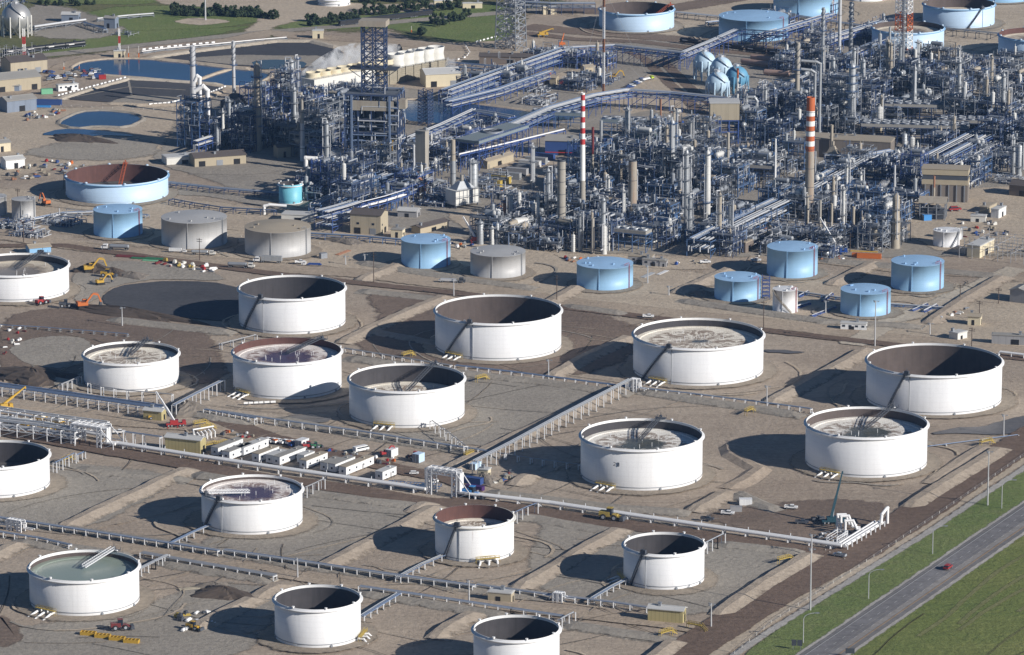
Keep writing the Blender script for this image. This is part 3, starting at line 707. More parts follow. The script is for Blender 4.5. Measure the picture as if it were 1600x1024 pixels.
        for q in (.8, 2.0):
            m.bar(rd*(rad+q)+tg*5.5+Vector((0,0,3.6)), rd*(rad+q)-tg*5.5+Vector((0,0,3.6)), .12)
            for k in range(6): e = rd*(rad+q)+tg*(5.5-2.2*k); m.bar(e+Vector((0,0,0 if k % 5 == 0 else 2.6)), e+Vector((0,0,3.6)), .14)
        child(o, 'valve_platform', m.mesh('valve_platform', 'mustard'))
    if number:
        a = ca+R(number[0]); rd = Vector((math.cos(a), math.sin(a), 0)); tg = Vector((-rd.y, rd.x, 0)); m = MB()
        # two small dark glyph-like figures, strokes only as the picture shows them
        for gx, strokes in ((-1.3, [((-.7,1),(.6,1)),((.6,1),(.6,.1)),((.6,.1),(-.7,-1)),((-.7,-1),(.7,-1))]), (1.2, [((-.6,1),(.6,1)),((-.6,1),(-.6,-1)),((.6,1),(.6,-1)),((-.6,-1),(.6,-1)),((-.6,0),(.6,0))])):
            for (x0, y0), (x1, y1) in strokes:
                m.bar(rd*(rad+.03)+tg*(gx+x0)*.8+Vector((0,0,number[1]*h+y0*.8)), rd*(rad+.03)+tg*(gx+x1)*.8+Vector((0,0,number[1]*h+y1*.8)), .22, .2)
        child(o, 'painted_number', m.mesh('painted_number', 'steel_dark'))
    m = MB(); m.cyl(0, 0, 0, .5, 1.1, 10); me = m.mesh('manway', 'steel_grey')
    for dg in (18, 62, -78):
        a = ca+R(dg); c2 = MB(); c2.tube(((rad-.1)*math.cos(a), (rad-.1)*math.sin(a), 1.2), ((rad+.5)*math.cos(a), (rad+.5)*math.sin(a), 1.2), .55, 10); child(o, 'manway', c2.mesh('manway', 'steel_grey'))
    if padmat: pad(c, rad, seed+3, padmat)
    return o, c, rad, h
T = {}
W = 'white shell storage tank'
T['a'] = open_tank(-52,108,474,431,'white open-top tank cut by the left edge, brown stained roof, beside the yellow diggers',deck='deck_dusty',depth=.28,outlet=None,seed=1,ladder=150,posts=10)
T['b'] = open_tank(374,540,524.5,467.5,'white tank with deep dark inside, right of the black lined pad',deck='deck_dark',depth=.85,stair=(-33,-47+14),seed=2) if 0 else open_tank(374,540,524.5,467.5,'white tank with deep dark inside, right of the black lined pad',depth=.85,stair=(-62,-36),seed=2,wall='wall_dark')
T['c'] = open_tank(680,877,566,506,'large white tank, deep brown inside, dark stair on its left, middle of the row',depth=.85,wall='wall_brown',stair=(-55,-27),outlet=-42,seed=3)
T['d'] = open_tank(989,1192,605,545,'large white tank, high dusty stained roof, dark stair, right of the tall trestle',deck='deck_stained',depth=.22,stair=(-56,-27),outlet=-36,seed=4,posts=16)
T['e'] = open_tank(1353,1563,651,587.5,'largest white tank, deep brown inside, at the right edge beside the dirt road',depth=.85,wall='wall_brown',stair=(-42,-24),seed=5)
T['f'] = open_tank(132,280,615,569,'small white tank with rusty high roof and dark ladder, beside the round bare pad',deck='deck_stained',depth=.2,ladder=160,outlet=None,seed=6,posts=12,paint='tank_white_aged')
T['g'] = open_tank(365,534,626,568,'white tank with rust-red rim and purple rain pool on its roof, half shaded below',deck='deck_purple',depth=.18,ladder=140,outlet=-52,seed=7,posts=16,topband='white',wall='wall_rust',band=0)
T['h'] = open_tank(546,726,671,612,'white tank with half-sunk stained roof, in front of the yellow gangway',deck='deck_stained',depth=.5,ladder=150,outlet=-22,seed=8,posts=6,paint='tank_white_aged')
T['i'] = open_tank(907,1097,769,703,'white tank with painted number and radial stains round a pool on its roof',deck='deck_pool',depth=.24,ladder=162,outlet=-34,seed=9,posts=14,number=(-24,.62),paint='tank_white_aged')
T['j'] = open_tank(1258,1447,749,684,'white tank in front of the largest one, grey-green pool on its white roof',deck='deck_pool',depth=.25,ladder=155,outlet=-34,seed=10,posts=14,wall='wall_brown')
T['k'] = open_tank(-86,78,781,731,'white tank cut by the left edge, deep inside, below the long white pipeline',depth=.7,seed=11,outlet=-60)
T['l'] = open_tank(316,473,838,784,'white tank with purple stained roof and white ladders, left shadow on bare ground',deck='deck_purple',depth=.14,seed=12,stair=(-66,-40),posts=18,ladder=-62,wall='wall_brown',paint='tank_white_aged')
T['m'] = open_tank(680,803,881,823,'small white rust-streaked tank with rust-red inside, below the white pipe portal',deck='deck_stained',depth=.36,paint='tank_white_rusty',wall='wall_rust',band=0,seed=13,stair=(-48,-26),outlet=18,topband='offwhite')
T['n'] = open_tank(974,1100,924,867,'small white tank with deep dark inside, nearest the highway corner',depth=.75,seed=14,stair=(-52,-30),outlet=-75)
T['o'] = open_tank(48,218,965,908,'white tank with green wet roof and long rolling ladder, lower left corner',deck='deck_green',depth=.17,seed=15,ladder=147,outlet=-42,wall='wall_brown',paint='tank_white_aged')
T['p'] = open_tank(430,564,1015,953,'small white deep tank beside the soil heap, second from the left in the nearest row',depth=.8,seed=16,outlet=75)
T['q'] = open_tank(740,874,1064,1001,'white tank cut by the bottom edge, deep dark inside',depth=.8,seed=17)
T['r'] = open_tank(497,547,11,0,'small far white tank at the top edge above the meadow',depth=.5,seed=18,padmat=None) 
# light blue open tanks
BL = dict(paint='tank_pale', topband='tank_sky', band=0, sub='tank_sky')
T['ba'] = open_tank(104,263,321,289,'wide pale blue open tank with rust-red inside and orange ladder, left of the process units',wall='wall_rust',depth=.85,seed=21,ventm='tank_pale',girder=True,**BL)
T['bb'] = open_tank(436,472,320,290,'small teal open-top tank among the dark pipework',wall='wall_dark',depth=.7,seed=22,padmat=None,paint='tank_teal',topband='white',band=0,sub='tank_teal')
T['bc'] = open_tank(936,1053,52,22.5,'pale blue open tank with brown inside and red ladder at the top edge',wall='wall_brown',depth=.8,seed=23,ventm='tank_pale',**BL)
T['bd'] = open_tank(1442,1553,46,14.5,'pale blue open tank with blue stair, top right, behind the lattice mast',wall='wall_brown',depth=.5,deck='deck_dusty',seed=24,ventm='tank_pale',stair=(14,38),**BL)
T['be'] = open_tank(1362,1474,82,52,'whitish blue tank with dusty high roof behind the red and white lattice mast',wall='wall_brown',depth=.25,deck='deck_dusty',seed=25,ventm='tank_pale',**BL)
T['bf'] = open_tank(1560,1680,96,64,'pale blue tank with dusty roof cut by the right edge',wall='wall_rust',depth=.25,deck='deck_dusty',seed=26,ventm='tank_pale',**BL)
def orange_ladder(key, dg):
    o, c, rad, h = T[key]; ca = camaz(c); a = ca+R(dg); m = MB()
    top = Vector((rad*math.cos(a), rad*math.sin(a), h+.6)); end = Vector((rad*.35*math.cos(a), rad*.35*math.sin(a), h*.2+.5)); sd = Vector((-math.sin(a), math.cos(a), 0))*.9
    for q in (-1, 1): m.bar(top+sd*q, end+sd*q, .3, .3); m.bar(top+sd*q+Vector((0,0,1.4)), end+sd*q+Vector((0,0,1.4)), .16)
    for k in range(16): e = top+(end-top)*k/15; m.bar(e-sd, e+sd, .4, .15); m.bar(e+sd, e+sd+Vector((0,0,1.4)), .2)
    m.box(top.x, top.y, top.z-.2, 3.6, 3, .3, 0, a); m.bar(top, top+Vector((0,0,2)), .7); child(o, 'rolling_ladder', m.mesh('rolling_ladder', 'vermilion'))
orange_ladder('ba', 170); orange_ladder('bc', 115); orange_ladder('bd', -8) if 0 else None
# fixed-roof tanks
def roof_tank(xl, xr, yb, yf, label, paint='tank_blue', roof='roof_blue', rise=.06, seed=0, tower=False, padmat='pad_soil', stair=None, rail='red', boxes=True):
    c, rad, h = solve(xl, xr, yb, yf); ca = camaz(c); N = 72
    o = mk('storage_tank', label, 'storage tank', [], c)
    m = MB(); m.lathe(0, 0, [(rad+.3, 0), (rad+.3, .3), (rad, .31), (rad, h), (rad+.12, h), (rad+.12, h+.2)], N, 0); child(o, 'shell', m.mesh('shell', paint))
    m = MB(); m.lathe(0, 0, [(rad+.12, h+.2), (rad*.66, h+.2+rad*rise*.42), (rad*.33, h+.2+rad*rise*.8), (.3, h+.2+rad*rise), (.01, h+.2+rad*rise)], N, 0); child(o, 'roof', m.mesh('roof', roof))
    m = MB(); m.cyl(0, 0, 0, .6, .45, 8); m.cyl(0, 0, .6, .9, .65, 8); vm = m.mesh('roof_vent', roof)
    r = random.Random(seed)
    for k in range(5):
        a = ca+r.uniform(-2.4, 2.4); q = rad*r.uniform(.5, .92); child(o, 'roof_vent', vm, (q*math.cos(a), q*math.sin(a), h+.2+(1-q/rad)*rad*rise))
    a = ca+R(58); m = MB(); rd = Vector((math.cos(a), math.sin(a), 0)); tg = Vector((-rd.y, rd.x, 0)); e0 = rd*(rad-1.5)
    for t in (-2.5, -1.2, 0, 1.2, 2.5): m.bar(e0+tg*t+Vector((0,0,h+.2)), e0+tg*t+Vector((0,0,h+1.5)), .13)
    m.bar(e0-tg*2.5+Vector((0,0,h+1.5)), e0+tg*2.5+Vector((0,0,h+1.5)), .13); m.bar(rd*(rad+.3)+tg*.4, rd*(rad+.3)+tg*.4+Vector((0,0,h+1.5)), .2); m.bar(rd*(rad+.3)-tg*.4, rd*(rad+.3)-tg*.4+Vector((0,0,h+1.5)), .2)
    child(o, 'roof_ladder', m.mesh('roof_ladder', rail))
    a = ca+R(-12); m = MB(); m.bar(((rad+.25)*math.cos(a), (rad+.25)*math.sin(a), 0), ((rad+.15)*math.cos(a), (rad+.15)*math.sin(a), h+.3), .2); child(o, 'riser_pipe', m.mesh('riser_pipe', paint))
    if stair:
        a0, a1 = ca+R(stair[0]), ca+R(stair[1]); m = MB(); K = 20
        for q in (.2, 1.2):
            for k in range(K):
                p = [Vector(((rad+q)*math.cos(a0+(a1-a0)*t), (rad+q)*math.sin(a0+(a1-a0)*t), h*t+.2)) for t in (k/K, (k+1)/K)]
                m.bar(p[0], p[1], .12, .45); m.bar(p[0]+Vector((0,0,1)), p[1]+Vector((0,0,1)), .1)
        child(o, 'stairway', m.mesh('stairway', stair[2]))
    if tower:                               # free-standing scaffold stair tower against the shell
        a = ca+R(78); g = Vector(((rad+3)*math.cos(a), (rad+3)*math.sin(a), 0)); m = MB()
        for i, j in ((-2,-2),(2,-2),(2,2),(-2,2)): m.bar(g+Vector((i,j,0)), g+Vector((i,j,h+2)), .22)
        for k in range(7):
            z = (h+1)*k/6
            for i in range(4):
                p = [(-2,-2),(2,-2),(2,2),(-2,2)]; m.bar(g+Vector((*p[i], z)), g+Vector((*p[(i+1) % 4], z)), .16)
            if k < 6: m.bar(g+Vector((-2,-2,z)), g+Vector((2,-2,z+(h+1)/6)), .16); m.box(g.x, g.y, z, 3.6, 2, .1)
        child(o, 'stair_tower', m.mesh('stair_tower', 'steel_blue'))
    if padmat: pad(c, rad, seed+40, padmat, 7)
    T[label] = (o, c, rad, h); return o
roof_tank(147,223,374,335,'tall light blue tank with dented roof, in front of the wide pale blue open tank',seed=1)
roof_tank(627,704,422,382,'light blue tank with red roof ladder beside the silver one, left of the mobile crane',seed=2)
roof_tank(901,989,456,421,'low light blue tank beside the timber power pole, right of the grey tank',seed=3)
roof_tank(1116,1189,474,441,'light blue tank with blue scaffold stair tower on its right side',seed=4,tower=True)
roof_tank(1198,1277,437,394,'tallest light blue tank in front of the orange and white chimney',seed=5)
roof_tank(1392,1474,458,417,'light blue tank furthest right in the yard, dark shadow on the dike beside it',seed=6)
roof_tank(1313,1391,497,461,'nearest light blue tank beside the small white one with the diagonal stair',seed=7)
roof_tank(1123,1231,67,34,'light blue fixed-roof tank behind the blue pipe bridge at the top',paint='tank_blue',roof='roof_blue',seed=8)
roof_tank(1208,1309,29,-4,'light blue tank with roof cut by the top edge',seed=9)
roof_tank(1520,1610,6,-20,'light blue tank in the top right corner, mostly above the frame',seed=10)
roof_tank(1322,1384,3.5,-20,'white tank base showing under the top edge',paint='tank_white',roof='roof_white',seed=11,padmat=None)
roof_tank(253,355,391,350,'silver sheet-clad tank with grey roof and dark seam across it',paint='tank_silver',roof='roof_silver',rail='steel_grey',seed=12)
roof_tank(383,486,405,365,'silver sheet-clad tank with sandy brown roof',paint='tank_silver',roof='roof_tan',rail='steel_grey',seed=13,rise=.1)
roof_tank(735,821,437,402,'silver tank with plain grey roof between two light blue tanks',paint='tank_silver',roof='roof_silver',rail='steel_grey',seed=14)
roof_tank(19,56,345,315,'small silver tank standing beside the orange digger at the left edge',paint='tank_silver',roof='roof_silver',rail='steel_grey',seed=15,padmat=None)
roof_tank(-30,11,339,311,'small silver tank cut by the left edge',paint='tank_silver',roof='roof_silver',rail='steel_grey',seed=16,padmat=None)
roof_tank(1207,1246,491,456,'small white tank with diagonal stair, between two light blue tanks',paint='tank_white',roof='roof_white',seed=17,padmat=None,stair=(30,-62,'vessel_tan'))
roof_tank(1458,1499,388,364,'squat white tank with hairline streaks beside the switchyard',paint='tank_white',roof='roof_white',rail='steel_grey',seed=18,padmat=None,stair=(20,60,'steel_grey'))
roof_tank(1490,1504,376,360,'narrow white tank touching the squat white one',paint='tank_white',roof='roof_white',rail='steel_grey',seed=19,padmat=None)
for q in range(300):      # loose wheel tracks over the farm
    px, py = rnd.uniform(-20, 1500), rnd.uniform(500, 1020)
    if py > 1180-.62*px+ -60 and px > 1000: continue
    p = G(px, py); a = rnd.choice([UA, VA, UA+.3, VA-.3, rnd.uniform(0, 3)]); pts = [p.copy()]; cv = rnd.uniform(-.09, .09)
    for k in range(rnd.randint(5, 12)): a += cv; p = p+Vector((math.cos(a), math.sin(a), 0))*7; pts.append(p.copy())
    strip('', pts, rnd.uniform(.3, .75), 7.1+.11*(q % 8), '', .7, world=True, join=tracks, jit=.1)
h_ = len(tracks[0])//2
me = bpy.data.meshes.new('wheel_tracks'); me.from_pydata(tracks[0], [], tracks[1]); me.materials.append(M['dirt_light']); me.materials.append(M['dirt_grey']); setattr_edge(me, tracks[2])
for i, p in enumerate(me.polygons): p.material_index = (i//40) % 2
struct('wheel_tracks', me)
# ================================================================ process plant: prototypes
def pipe_runs(mb, r, L, W, z0, z1, n, mis, rmin=.12, rmax=.42):
    """orthogonal pipe routes inside a box, bends up and down at the ends"""
    for _ in range(n):
        rr = r.uniform(rmin, rmax)*(1.5 if r.random() < .12 else 1); z = r.uniform(z0, z1); mi = r.choice(mis)
        x = r.uniform(-L/2, L/2); y = r.uniform(-W/2, W/2); pts = [Vector((x, y, max(0, z-r.uniform(1, 6))))] if r.random() < .6 else []
        pts.append(Vector((x, y, z))); ax = r.random() < .6
        for k in range(r.randint(1, 3)):
            if ax: x = max(-L/2, min(L/2, x+r.choice((-1, 1))*r.uniform(3, L*.7)))
            else: y = max(-W/2, min(W/2, y+r.choice((-1, 1))*r.uniform(2, W*.7)))
            pts.append(Vector((x, y, z))); ax = not ax
            if r.random() < .35: z = max(.6, z+r.choice((-1, 1))*r.uniform(1, 4)); pts.append(Vector((x, y, z)))
        if r.random() < .5: pts.append(Vector((x, y, max(0, z-r.uniform(2, 7)))))
        mb.path(pts, rr, 6, mi)
def frame(mb, L, W, levels, bay=6.5, w=.4, brace=True, rail=True, mi=0, r=None):
    nx, ny = max(1, round(L/bay)), max(1, round(W/bay)); top = levels[-1]
    xs = [-L/2+L*i/nx for i in range(nx+1)]; ys = [-W/2+W*j/ny for j in range(ny+1)]
    for x in xs:
        for y in ys: mb.bar((x, y, 0), (x, y, top+(r.choice((0, 0, 1.5, 3)) if r else 0)), w, w, mi)
    for z in levels:
        for y in ys: mb.bar((-L/2, y, z), (L/2, y, z), w*.6, w, mi)
        for x in xs: mb.bar((x, -W/2, z-.05), (x, W/2, z-.05), w*.6, w, mi)
        if rail:
            for zz in (z+.6, z+1.15):
                mb.bar((-L/2, -W/2, zz), (L/2, -W/2, zz), .1, .1, mi); mb.bar((L/2, -W/2, zz), (L/2, W/2, zz), .1, .1, mi); mb.bar((-L/2, W/2, zz), (L/2, W/2, zz), .1, .1, mi)
    if brace:
        zl = [0]+list(levels)
        for a, b in zip(zl[:-1], zl[1:]):
            mb.bar((xs[0], -W/2, a), (xs[min(1, nx)], -W/2, b), w*.5, w*.5, mi); mb.bar((xs[min(1, nx)], -W/2, a), (xs[0], -W/2, b), w*.5, w*.5, mi)
            mb.bar((L/2, ys[0], a), (L/2, ys[min(1, ny)], b), w*.5, w*.5, mi)
def unit(seed, L, W, levels, steel, vessels=4, pipes=40, flue=False):
    """open steel structure carrying decks, vessels and pipework"""
    r = random.Random(seed); fm = MB(); frame(fm, L, W, levels, r=r, bay=r.choice((5.5, 6.5, 8)))
    out = [part('steel_frame', fm, steel)]
    for z in levels:
        dm = MB(); nx = max(2, round(L/6.5)); ny = max(1, round(W/6.5))
        for i in range(nx):
            for j in range(ny):
                if r.random() < .55: dm.box(-L/2+L*(i+.5)/nx, -W/2+W*(j+.5)/ny, z+.22, L/nx-.1, W/ny-.1, .08)
        if dm.v: out.append(part('deck', dm, 'grating'))
    for k in range(vessels):
        z = r.choice([.8]+list(levels)); vm = MB(); rad = r.uniform(.8, 1.7); m = r.choice(('vessel_silver', 'vessel_silver', 'steel_grey', 'vessel_tan', 'vessel_white', 'steel_grey'))
        if r.random() < .72:
            ln = r.uniform(4, 9); x = r.uniform(-L/2+ln/2, L/2-ln/2) if L > ln else 0; y = r.uniform(-W/2+1, W/2-1); ax = r.random() < .5
            e = Vector((ln/2, 0, 0)) if ax else Vector((0, min(ln/2, W/2), 0)); c = Vector((x, y, z+rad+.6)); vm.drum(c-e, c+e, rad, 12)
            for q in (-.6, .6): vm.box(c.x+e.x*q, c.y+e.y*q, z, 1.0, 1.0, .8)
            vm.tube(c+Vector((0,0,rad*.9)), c+Vector((0,0,rad+.8)), .3, 6)
        else:
            hh = r.uniform(3, 6); rad *= .8; x, y = r.uniform(-L/2+2, L/2-2), r.uniform(-W/2+1.5, W/2-1.5)
            vm.drum((x, y, z+1.2), (x, y, z+1.2+hh), rad, 12); vm.cyl(x, y, z, z+1.2, rad*.8, 10); vm.tube((x, y, z+hh+1.2), (x, y, z+hh+3), .2, 6)
        out.append(part('vessel', vm, m))
    pm = MB(); pipe_runs(pm, r, L, W, 1, levels[-1]+2.5, pipes, (0, 0, 1, 1, 2, 3), .09, .28)
    for k in range(14):
        z = r.choice([0]+list(levels)); pm.box(r.uniform(-L/2, L/2), r.uniform(-W/2, W/2), z+.3, r.uniform(.5, 2), r.uniform(.5, 2), r.uniform(.6, 2.2), r.choice((0, 1, 2)))
    out.append(part('pipework', pm, ['pipe_silver', 'pipe_pale', 'pipe_bluegrey', 'steel_navy']))
    for k in range(2): ex = MB(); z = r.choice([0]+list(levels)); x, y = r.uniform(-L/2.5, L/2.5), r.uniform(-W/2.5, W/2.5); ex.box(x, y, z+.3, 2.4, 1.2, .5); ex.cyl(x, y, z+.8, z+2.2, .5, 8); out.append(part('pump', ex, r.choice(('vessel_white', 'steel_lightblue', 'steel_grey'))))
    return out
def skid(seed, L, W, n=34):
    """ground level manifold of pipes, pumps and exchangers"""
    r = random.Random(seed); pm = MB(); pipe_runs(pm, r, L, W, .7, 4.5, n, (0, 0, 1, 1, 2, 3), .12, .36)
    for k in range(22): pm.box(r.uniform(-L/2, L/2), r.uniform(-W/2, W/2), 0, r.uniform(.5, 2.2), r.uniform(.5, 1.6), r.uniform(.6, 2.4), r.randrange(4))
    for k in range(10): x, y = r.uniform(-L/2, L/2), r.uniform(-W/2, W/2); pm.bar((x, y, 0), (x, y, r.uniform(3, 6)), .25, .25, 3)
    out = [part('pipework', pm, ['pipe_silver', 'pipe_pale', 'pipe_bluegrey', 'steel_navy'])]
    for k in range(3):
        vm = MB(); x, y, rad, ln = r.uniform(-L/3, L/3), r.uniform(-W/3, W/3), r.uniform(.5, 1.1), r.uniform(3, 6)
        vm.drum((x, y-ln/2, rad+1.2), (x, y+ln/2, rad+1.2), rad, 10); vm.box(x, y-ln/4, 0, .8, .5, 1.4); vm.box(x, y+ln/4, 0, .8, .5, 1.4)
        out.append(part('heat_exchanger', vm, r.choice(('vessel_silver', 'vessel_white', 'vessel_tan', 'vessel_rust'))))
    for k in range(3): ex = MB(); x, y = r.uniform(-L/2.5, L/2.5), r.uniform(-W/2.5, W/2.5); ex.box(x, y, 0, 2.6, 1.3, .6); ex.cyl(x, y, .6, 2.2, .5, 8); out.append(part('pump', ex, r.choice(('vessel_white', 'steel_lightblue', 'steel_grey'))))
    return out
def column(h, rad, nplat=4, mat='vessel_silver', plat='steel_grey', skirt=.12, over=True, seed=0, step=True):
    """distillation column: shell, skirt, ring platforms with rails, ladder, overhead line"""
    r = random.Random(seed); sm = MB(); hs = h*skirt
    pr = [(rad*1.12, 0), (rad, hs)]
    if step: pr += [(rad, h*.55), (rad*.86, h*.58), (rad*.86, h*.93)]; rt = rad*.86
    else: pr += [(rad, h*.94)]; rt = rad
    pr += [(rt*.9, h*.955), (rt*.6, h*.98), (rt*.15, h*.995)]; sm.lathe(0, 0, pr, 16)
    for z in [h*k/9 for k in range(2, 9)]: q = rad if (z < h*.55 or not step) else rt; sm.lathe(0, 0, [(q+.02, z), (q+.14, z+.05), (q+.14, z+.3), (q+.02, z+.35)], 16)
    sm.tube((0, 0, h*.98), (0, 0, h+1.2), rad*.16, 8)
    out = [part('shell', sm, mat)]
    for k in range(nplat):
        z = h*(.28+.66*k/max(1, nplat-1)) if nplat > 1 else h*.9; pm = MB(); a0 = r.uniform(0, 6.28); sp = r.choice((3.2, 4.4, 6.28)); q = rad+1.5
        pm.lathe(0, 0, [(rad*.9, z), (q, z), (q, z+.12), (rad*.9, z+.12)], 14, 0, a0, a0+sp, False)
        pm.lathe(0, 0, [(q, z+1.0), (q+.06, z+1.15)], 14, 0, a0, a0+sp, False); pm.lathe(0, 0, [(q, z+.5), (q+.05, z+.6)], 14, 0, a0, a0+sp, False)
        for i in range(8): a = a0+sp*i/7; pm.bar((q*math.cos(a), q*math.sin(a), z), (q*math.cos(a), q*math.sin(a), z+1.15), .1)
        out.append(part('platform', pm, plat))
    lm = MB(); a = r.uniform(-2.6, -.6)
    for d in (-.3, .3): lm.bar((rad*1.13*math.cos(a)+d, rad*1.13*math.sin(a)-.3, .5), (rad*1.13*math.cos(a)+d, rad*1.13*math.sin(a)-.3, h*.95), .1)
    for k in range(int(h/1.2)): lm.bar((rad*1.13*math.cos(a)-.3, rad*1.13*math.sin(a)-.3, 1+k*1.2), (rad*1.13*math.cos(a)+.3, rad*1.13*math.sin(a)-.3, 1+k*1.2), .08)
    out.append(part('ladder', lm, plat))
    if over:
        pm = MB(); s = r.choice((-1, 1)); pm.path([(0, 0, h+.9), (s*(rad+.9), -.2, h+.9), (s*(rad+.9), -.2, h*.2), (s*(rad+3), -.5, h*.2)], .38, 8)
        pm.path([(s*-rad, -.4, h*.8), (s*-(rad+.8), -.4, h*.8), (s*-(rad+.8), -.4, 2)], .2, 6); out.append(part('overhead_pipe', pm, 'pipe_pale'))
    return out
def stack(h, r0, r1, bands, base=None, flare=0, strake=False, rings=0, lip=None):
    """chimney; bands = [(from fraction, to fraction, material)]"""
    out = []; prev = 0
    def rad(f): return (r0+(r1-r0)*min(1, f*1.0))+(flare*max(0, 1-f/.25)**1.5 if flare else 0)
    for a, b, m in bands:
        mb = MB(); n = 6 if (flare and a < .3) else 2; mb.lathe(0, 0, [(rad(a+(b-a)*k/n), h*(a+(b-a)*k/n)) for k in range(n+1)], 20)
        if b >= .999: mb.lathe(0, 0, [(rad(1), h), (rad(1)*.82, h), (rad(1)*.8, h-1.5)], 20); mb.disc(0, 0, h-1.5, rad(1)*.8, 16)
        out.append(part('band' if len(bands) > 2 else 'shaft', mb, m))
    if rings:
        mb = MB()
        for k in range(rings): z = h*(k+.7)/(rings+.5); q = rad(z/h); mb.lathe(0, 0, [(q, z), (q+.12, z+.05), (q+.12, z+.25), (q, z+.3)], 20)
        out.append(part('hoop', mb, 'steel_dark'))
    if strake:
        mb = MB()
        for s in range(3):
            pv = None
            for k in range(25):
                t = k/24; a = s*2.1+t*7; q = r1+.35; p = Vector((q*math.cos(a), q*math.sin(a), h*(.70+.28*t)))
                if pv: mb.bar(pv, p, .55, .16)
                pv = p
        out.append(part('strake', mb, 'steel_grey'))
        mb = MB(); z = h*.66; q = r0+1.4; mb.lathe(0, 0, [(r0*.9, z), (q, z), (q, z+.15), (r0*.9, z+.15)], 14, smooth=False); mb.lathe(0, 0, [(q, z+1.1), (q+.06, z+1.25)], 14, smooth=False); out.append(part('platform', mb, 'steel_lightblue'))
    return out
def rack(px, w=8, zs=(7, 10), steel='steel_blue', npipe=6, rr=.38, bent=9, mats=('pipe_silver', 'pipe_pale', 'pipe_bluegrey'), seed=0, world=False, truss=False, beams=True):
    """pipe rack along a line of ground points: bents, stringers, pipes laid on each level; returns parts and origin"""
    r = random.Random(seed); pts = [p.copy() if world else G(*p) for p in px]; o = pts[0].copy(); pts = [p-o for p in pts]; fm = MB(); top = zs[-1]
    L = sum((pts[i+1]-pts[i]).length for i in range(len(pts)-1))
    nrm = []
    for i in range(len(pts)):
        t = (pts[min(i+1, len(pts)-1)]-pts[max(0, i-1)]).normalized(); nrm.append(Vector((t.y, -t.x, 0)))
    for i in range(len(pts)-1):
        a, b = pts[i], pts[i+1]; t = (b-a).normalized(); nn = Vector((t.y, -t.x, 0)); n = max(1, round((b-a).length/bent))
        for k in range(n+(1 if i == len(pts)-2 else 0)):
            c = a+(b-a)*k/n
            for s in (-1, 1): fm.bar(c+nn*s*w/2, c+nn*s*w/2+Vector((0,0,top+.3)), .4)
            for z in zs: fm.bar(c-nn*w/2+Vector((0,0,z)), c+nn*w/2+Vector((0,0,z)), .35, .5)
            if k < n and (truss or k % 4 == 0):
                d = c+t*(b-a).length/n
                for s in (-1, 1): fm.bar(c+nn*s*w/2+Vector((0,0,zs[0]*.15)), d+nn*s*w/2+Vector((0,0,zs[0]-.2)), .22)
        if beams:
            for z in zs:
                for s in (-1, 1): fm.bar(a+nn*s*w/2+Vector((0,0,z-.3)), b+nn*s*w/2+Vector((0,0,z-.3)), .25, .4)
            if truss:
                for s in (-1, 1):
                    for k in range(n*2):
                        e, f = a+(b-a)*k/(2*n), a+(b-a)*(k+1)/(2*n); z0, z1 = (zs[0], top) if k % 2 else (top, zs[0]); fm.bar(e+nn*s*w/2+Vector((0,0,z0)), f+nn*s*w/2+Vector((0,0,z1)), .2)
    out = [part('rack_frame', fm, steel)]
    for z in zs:
        for k in range(npipe):
            q = -w/2+.6+(w-1.2)*(k+r.uniform(.2, .8))/npipe; rd = rr*r.uniform(.55, 1.15); pm = MB()
            if r.random() < .12: continue
            line = [pts[i]+nrm[i]*q+Vector((0,0,z+.3+rd)) for i in range(len(pts))]
            if r.random() < .3 and len(line) > 1: line = [line[0]-Vector((0,0,2.5))]+line
            pm.path(line, rd, 7); out.append(part('pipe', pm, r.choice(mats)))
    return out, o
def aircooler(L, W, H, nx, ny=1, steel='steel_lightblue', fan='steel_grey', seed=0, box='roof_grey'):
    fm = MB(); frame(fm, L, W, [H*.55, H], bay=8, rail=False); fm2 = MB(); fm2.box(0, 0, H+.3, L, W, 1.8)
    fm3 = MB()
    for z in (H+2.6, H+3.2):
        for s in (-1, 1): fm3.bar((-L/2, s*W/2, z), (L/2, s*W/2, z), .14)
    for k in range(int(L/3)+1):
        for s in (-1, 1): fm3.bar((-L/2+k*3, s*W/2, H+2), (-L/2+k*3, s*W/2, H+3.2), .12)
    out = [part('steel_frame', fm, steel), part('cooler_box', fm2, box), part('handrail', fm3, steel)]
    c = MB(); q = min(L/nx, W/ny)*.40; c.lathe(0, 0, [(q*1.05, 0), (q, 1.2), (q*.93, 1.2), (q*.93, .2)], 14); c.disc(0, 0, .3, q*.93, 14, 1); c.box(0, 0, .8, q*1.9, .25, .15, 0); fan_me = c.mesh('fan', [fan, 'opening'])
    for i in range(nx):
        for j in range(ny): out.append(('fan', fan_me, [], None, (-L/2+L*(i+.5)/nx, -W/2+W*(j+.5)/ny, H+2.1)))
    return out
_mk = mk
def mk(name, label, cat, parts, loc=(0,0,0), rz=0, scale=1, group=None, kind=None, auto=None):
    if isinstance(parts, list) and any(len(p) == 5 for p in parts):
        o = _mk(name, label, cat, [p for p in parts if len(p) == 4], loc, rz, scale, group, kind, auto)
        for p in parts:
            if len(p) == 5: child(o, p[0], p[1], p[4])
        return o
    return _mk(name, label, cat, parts, loc, rz, scale, group, kind, auto)
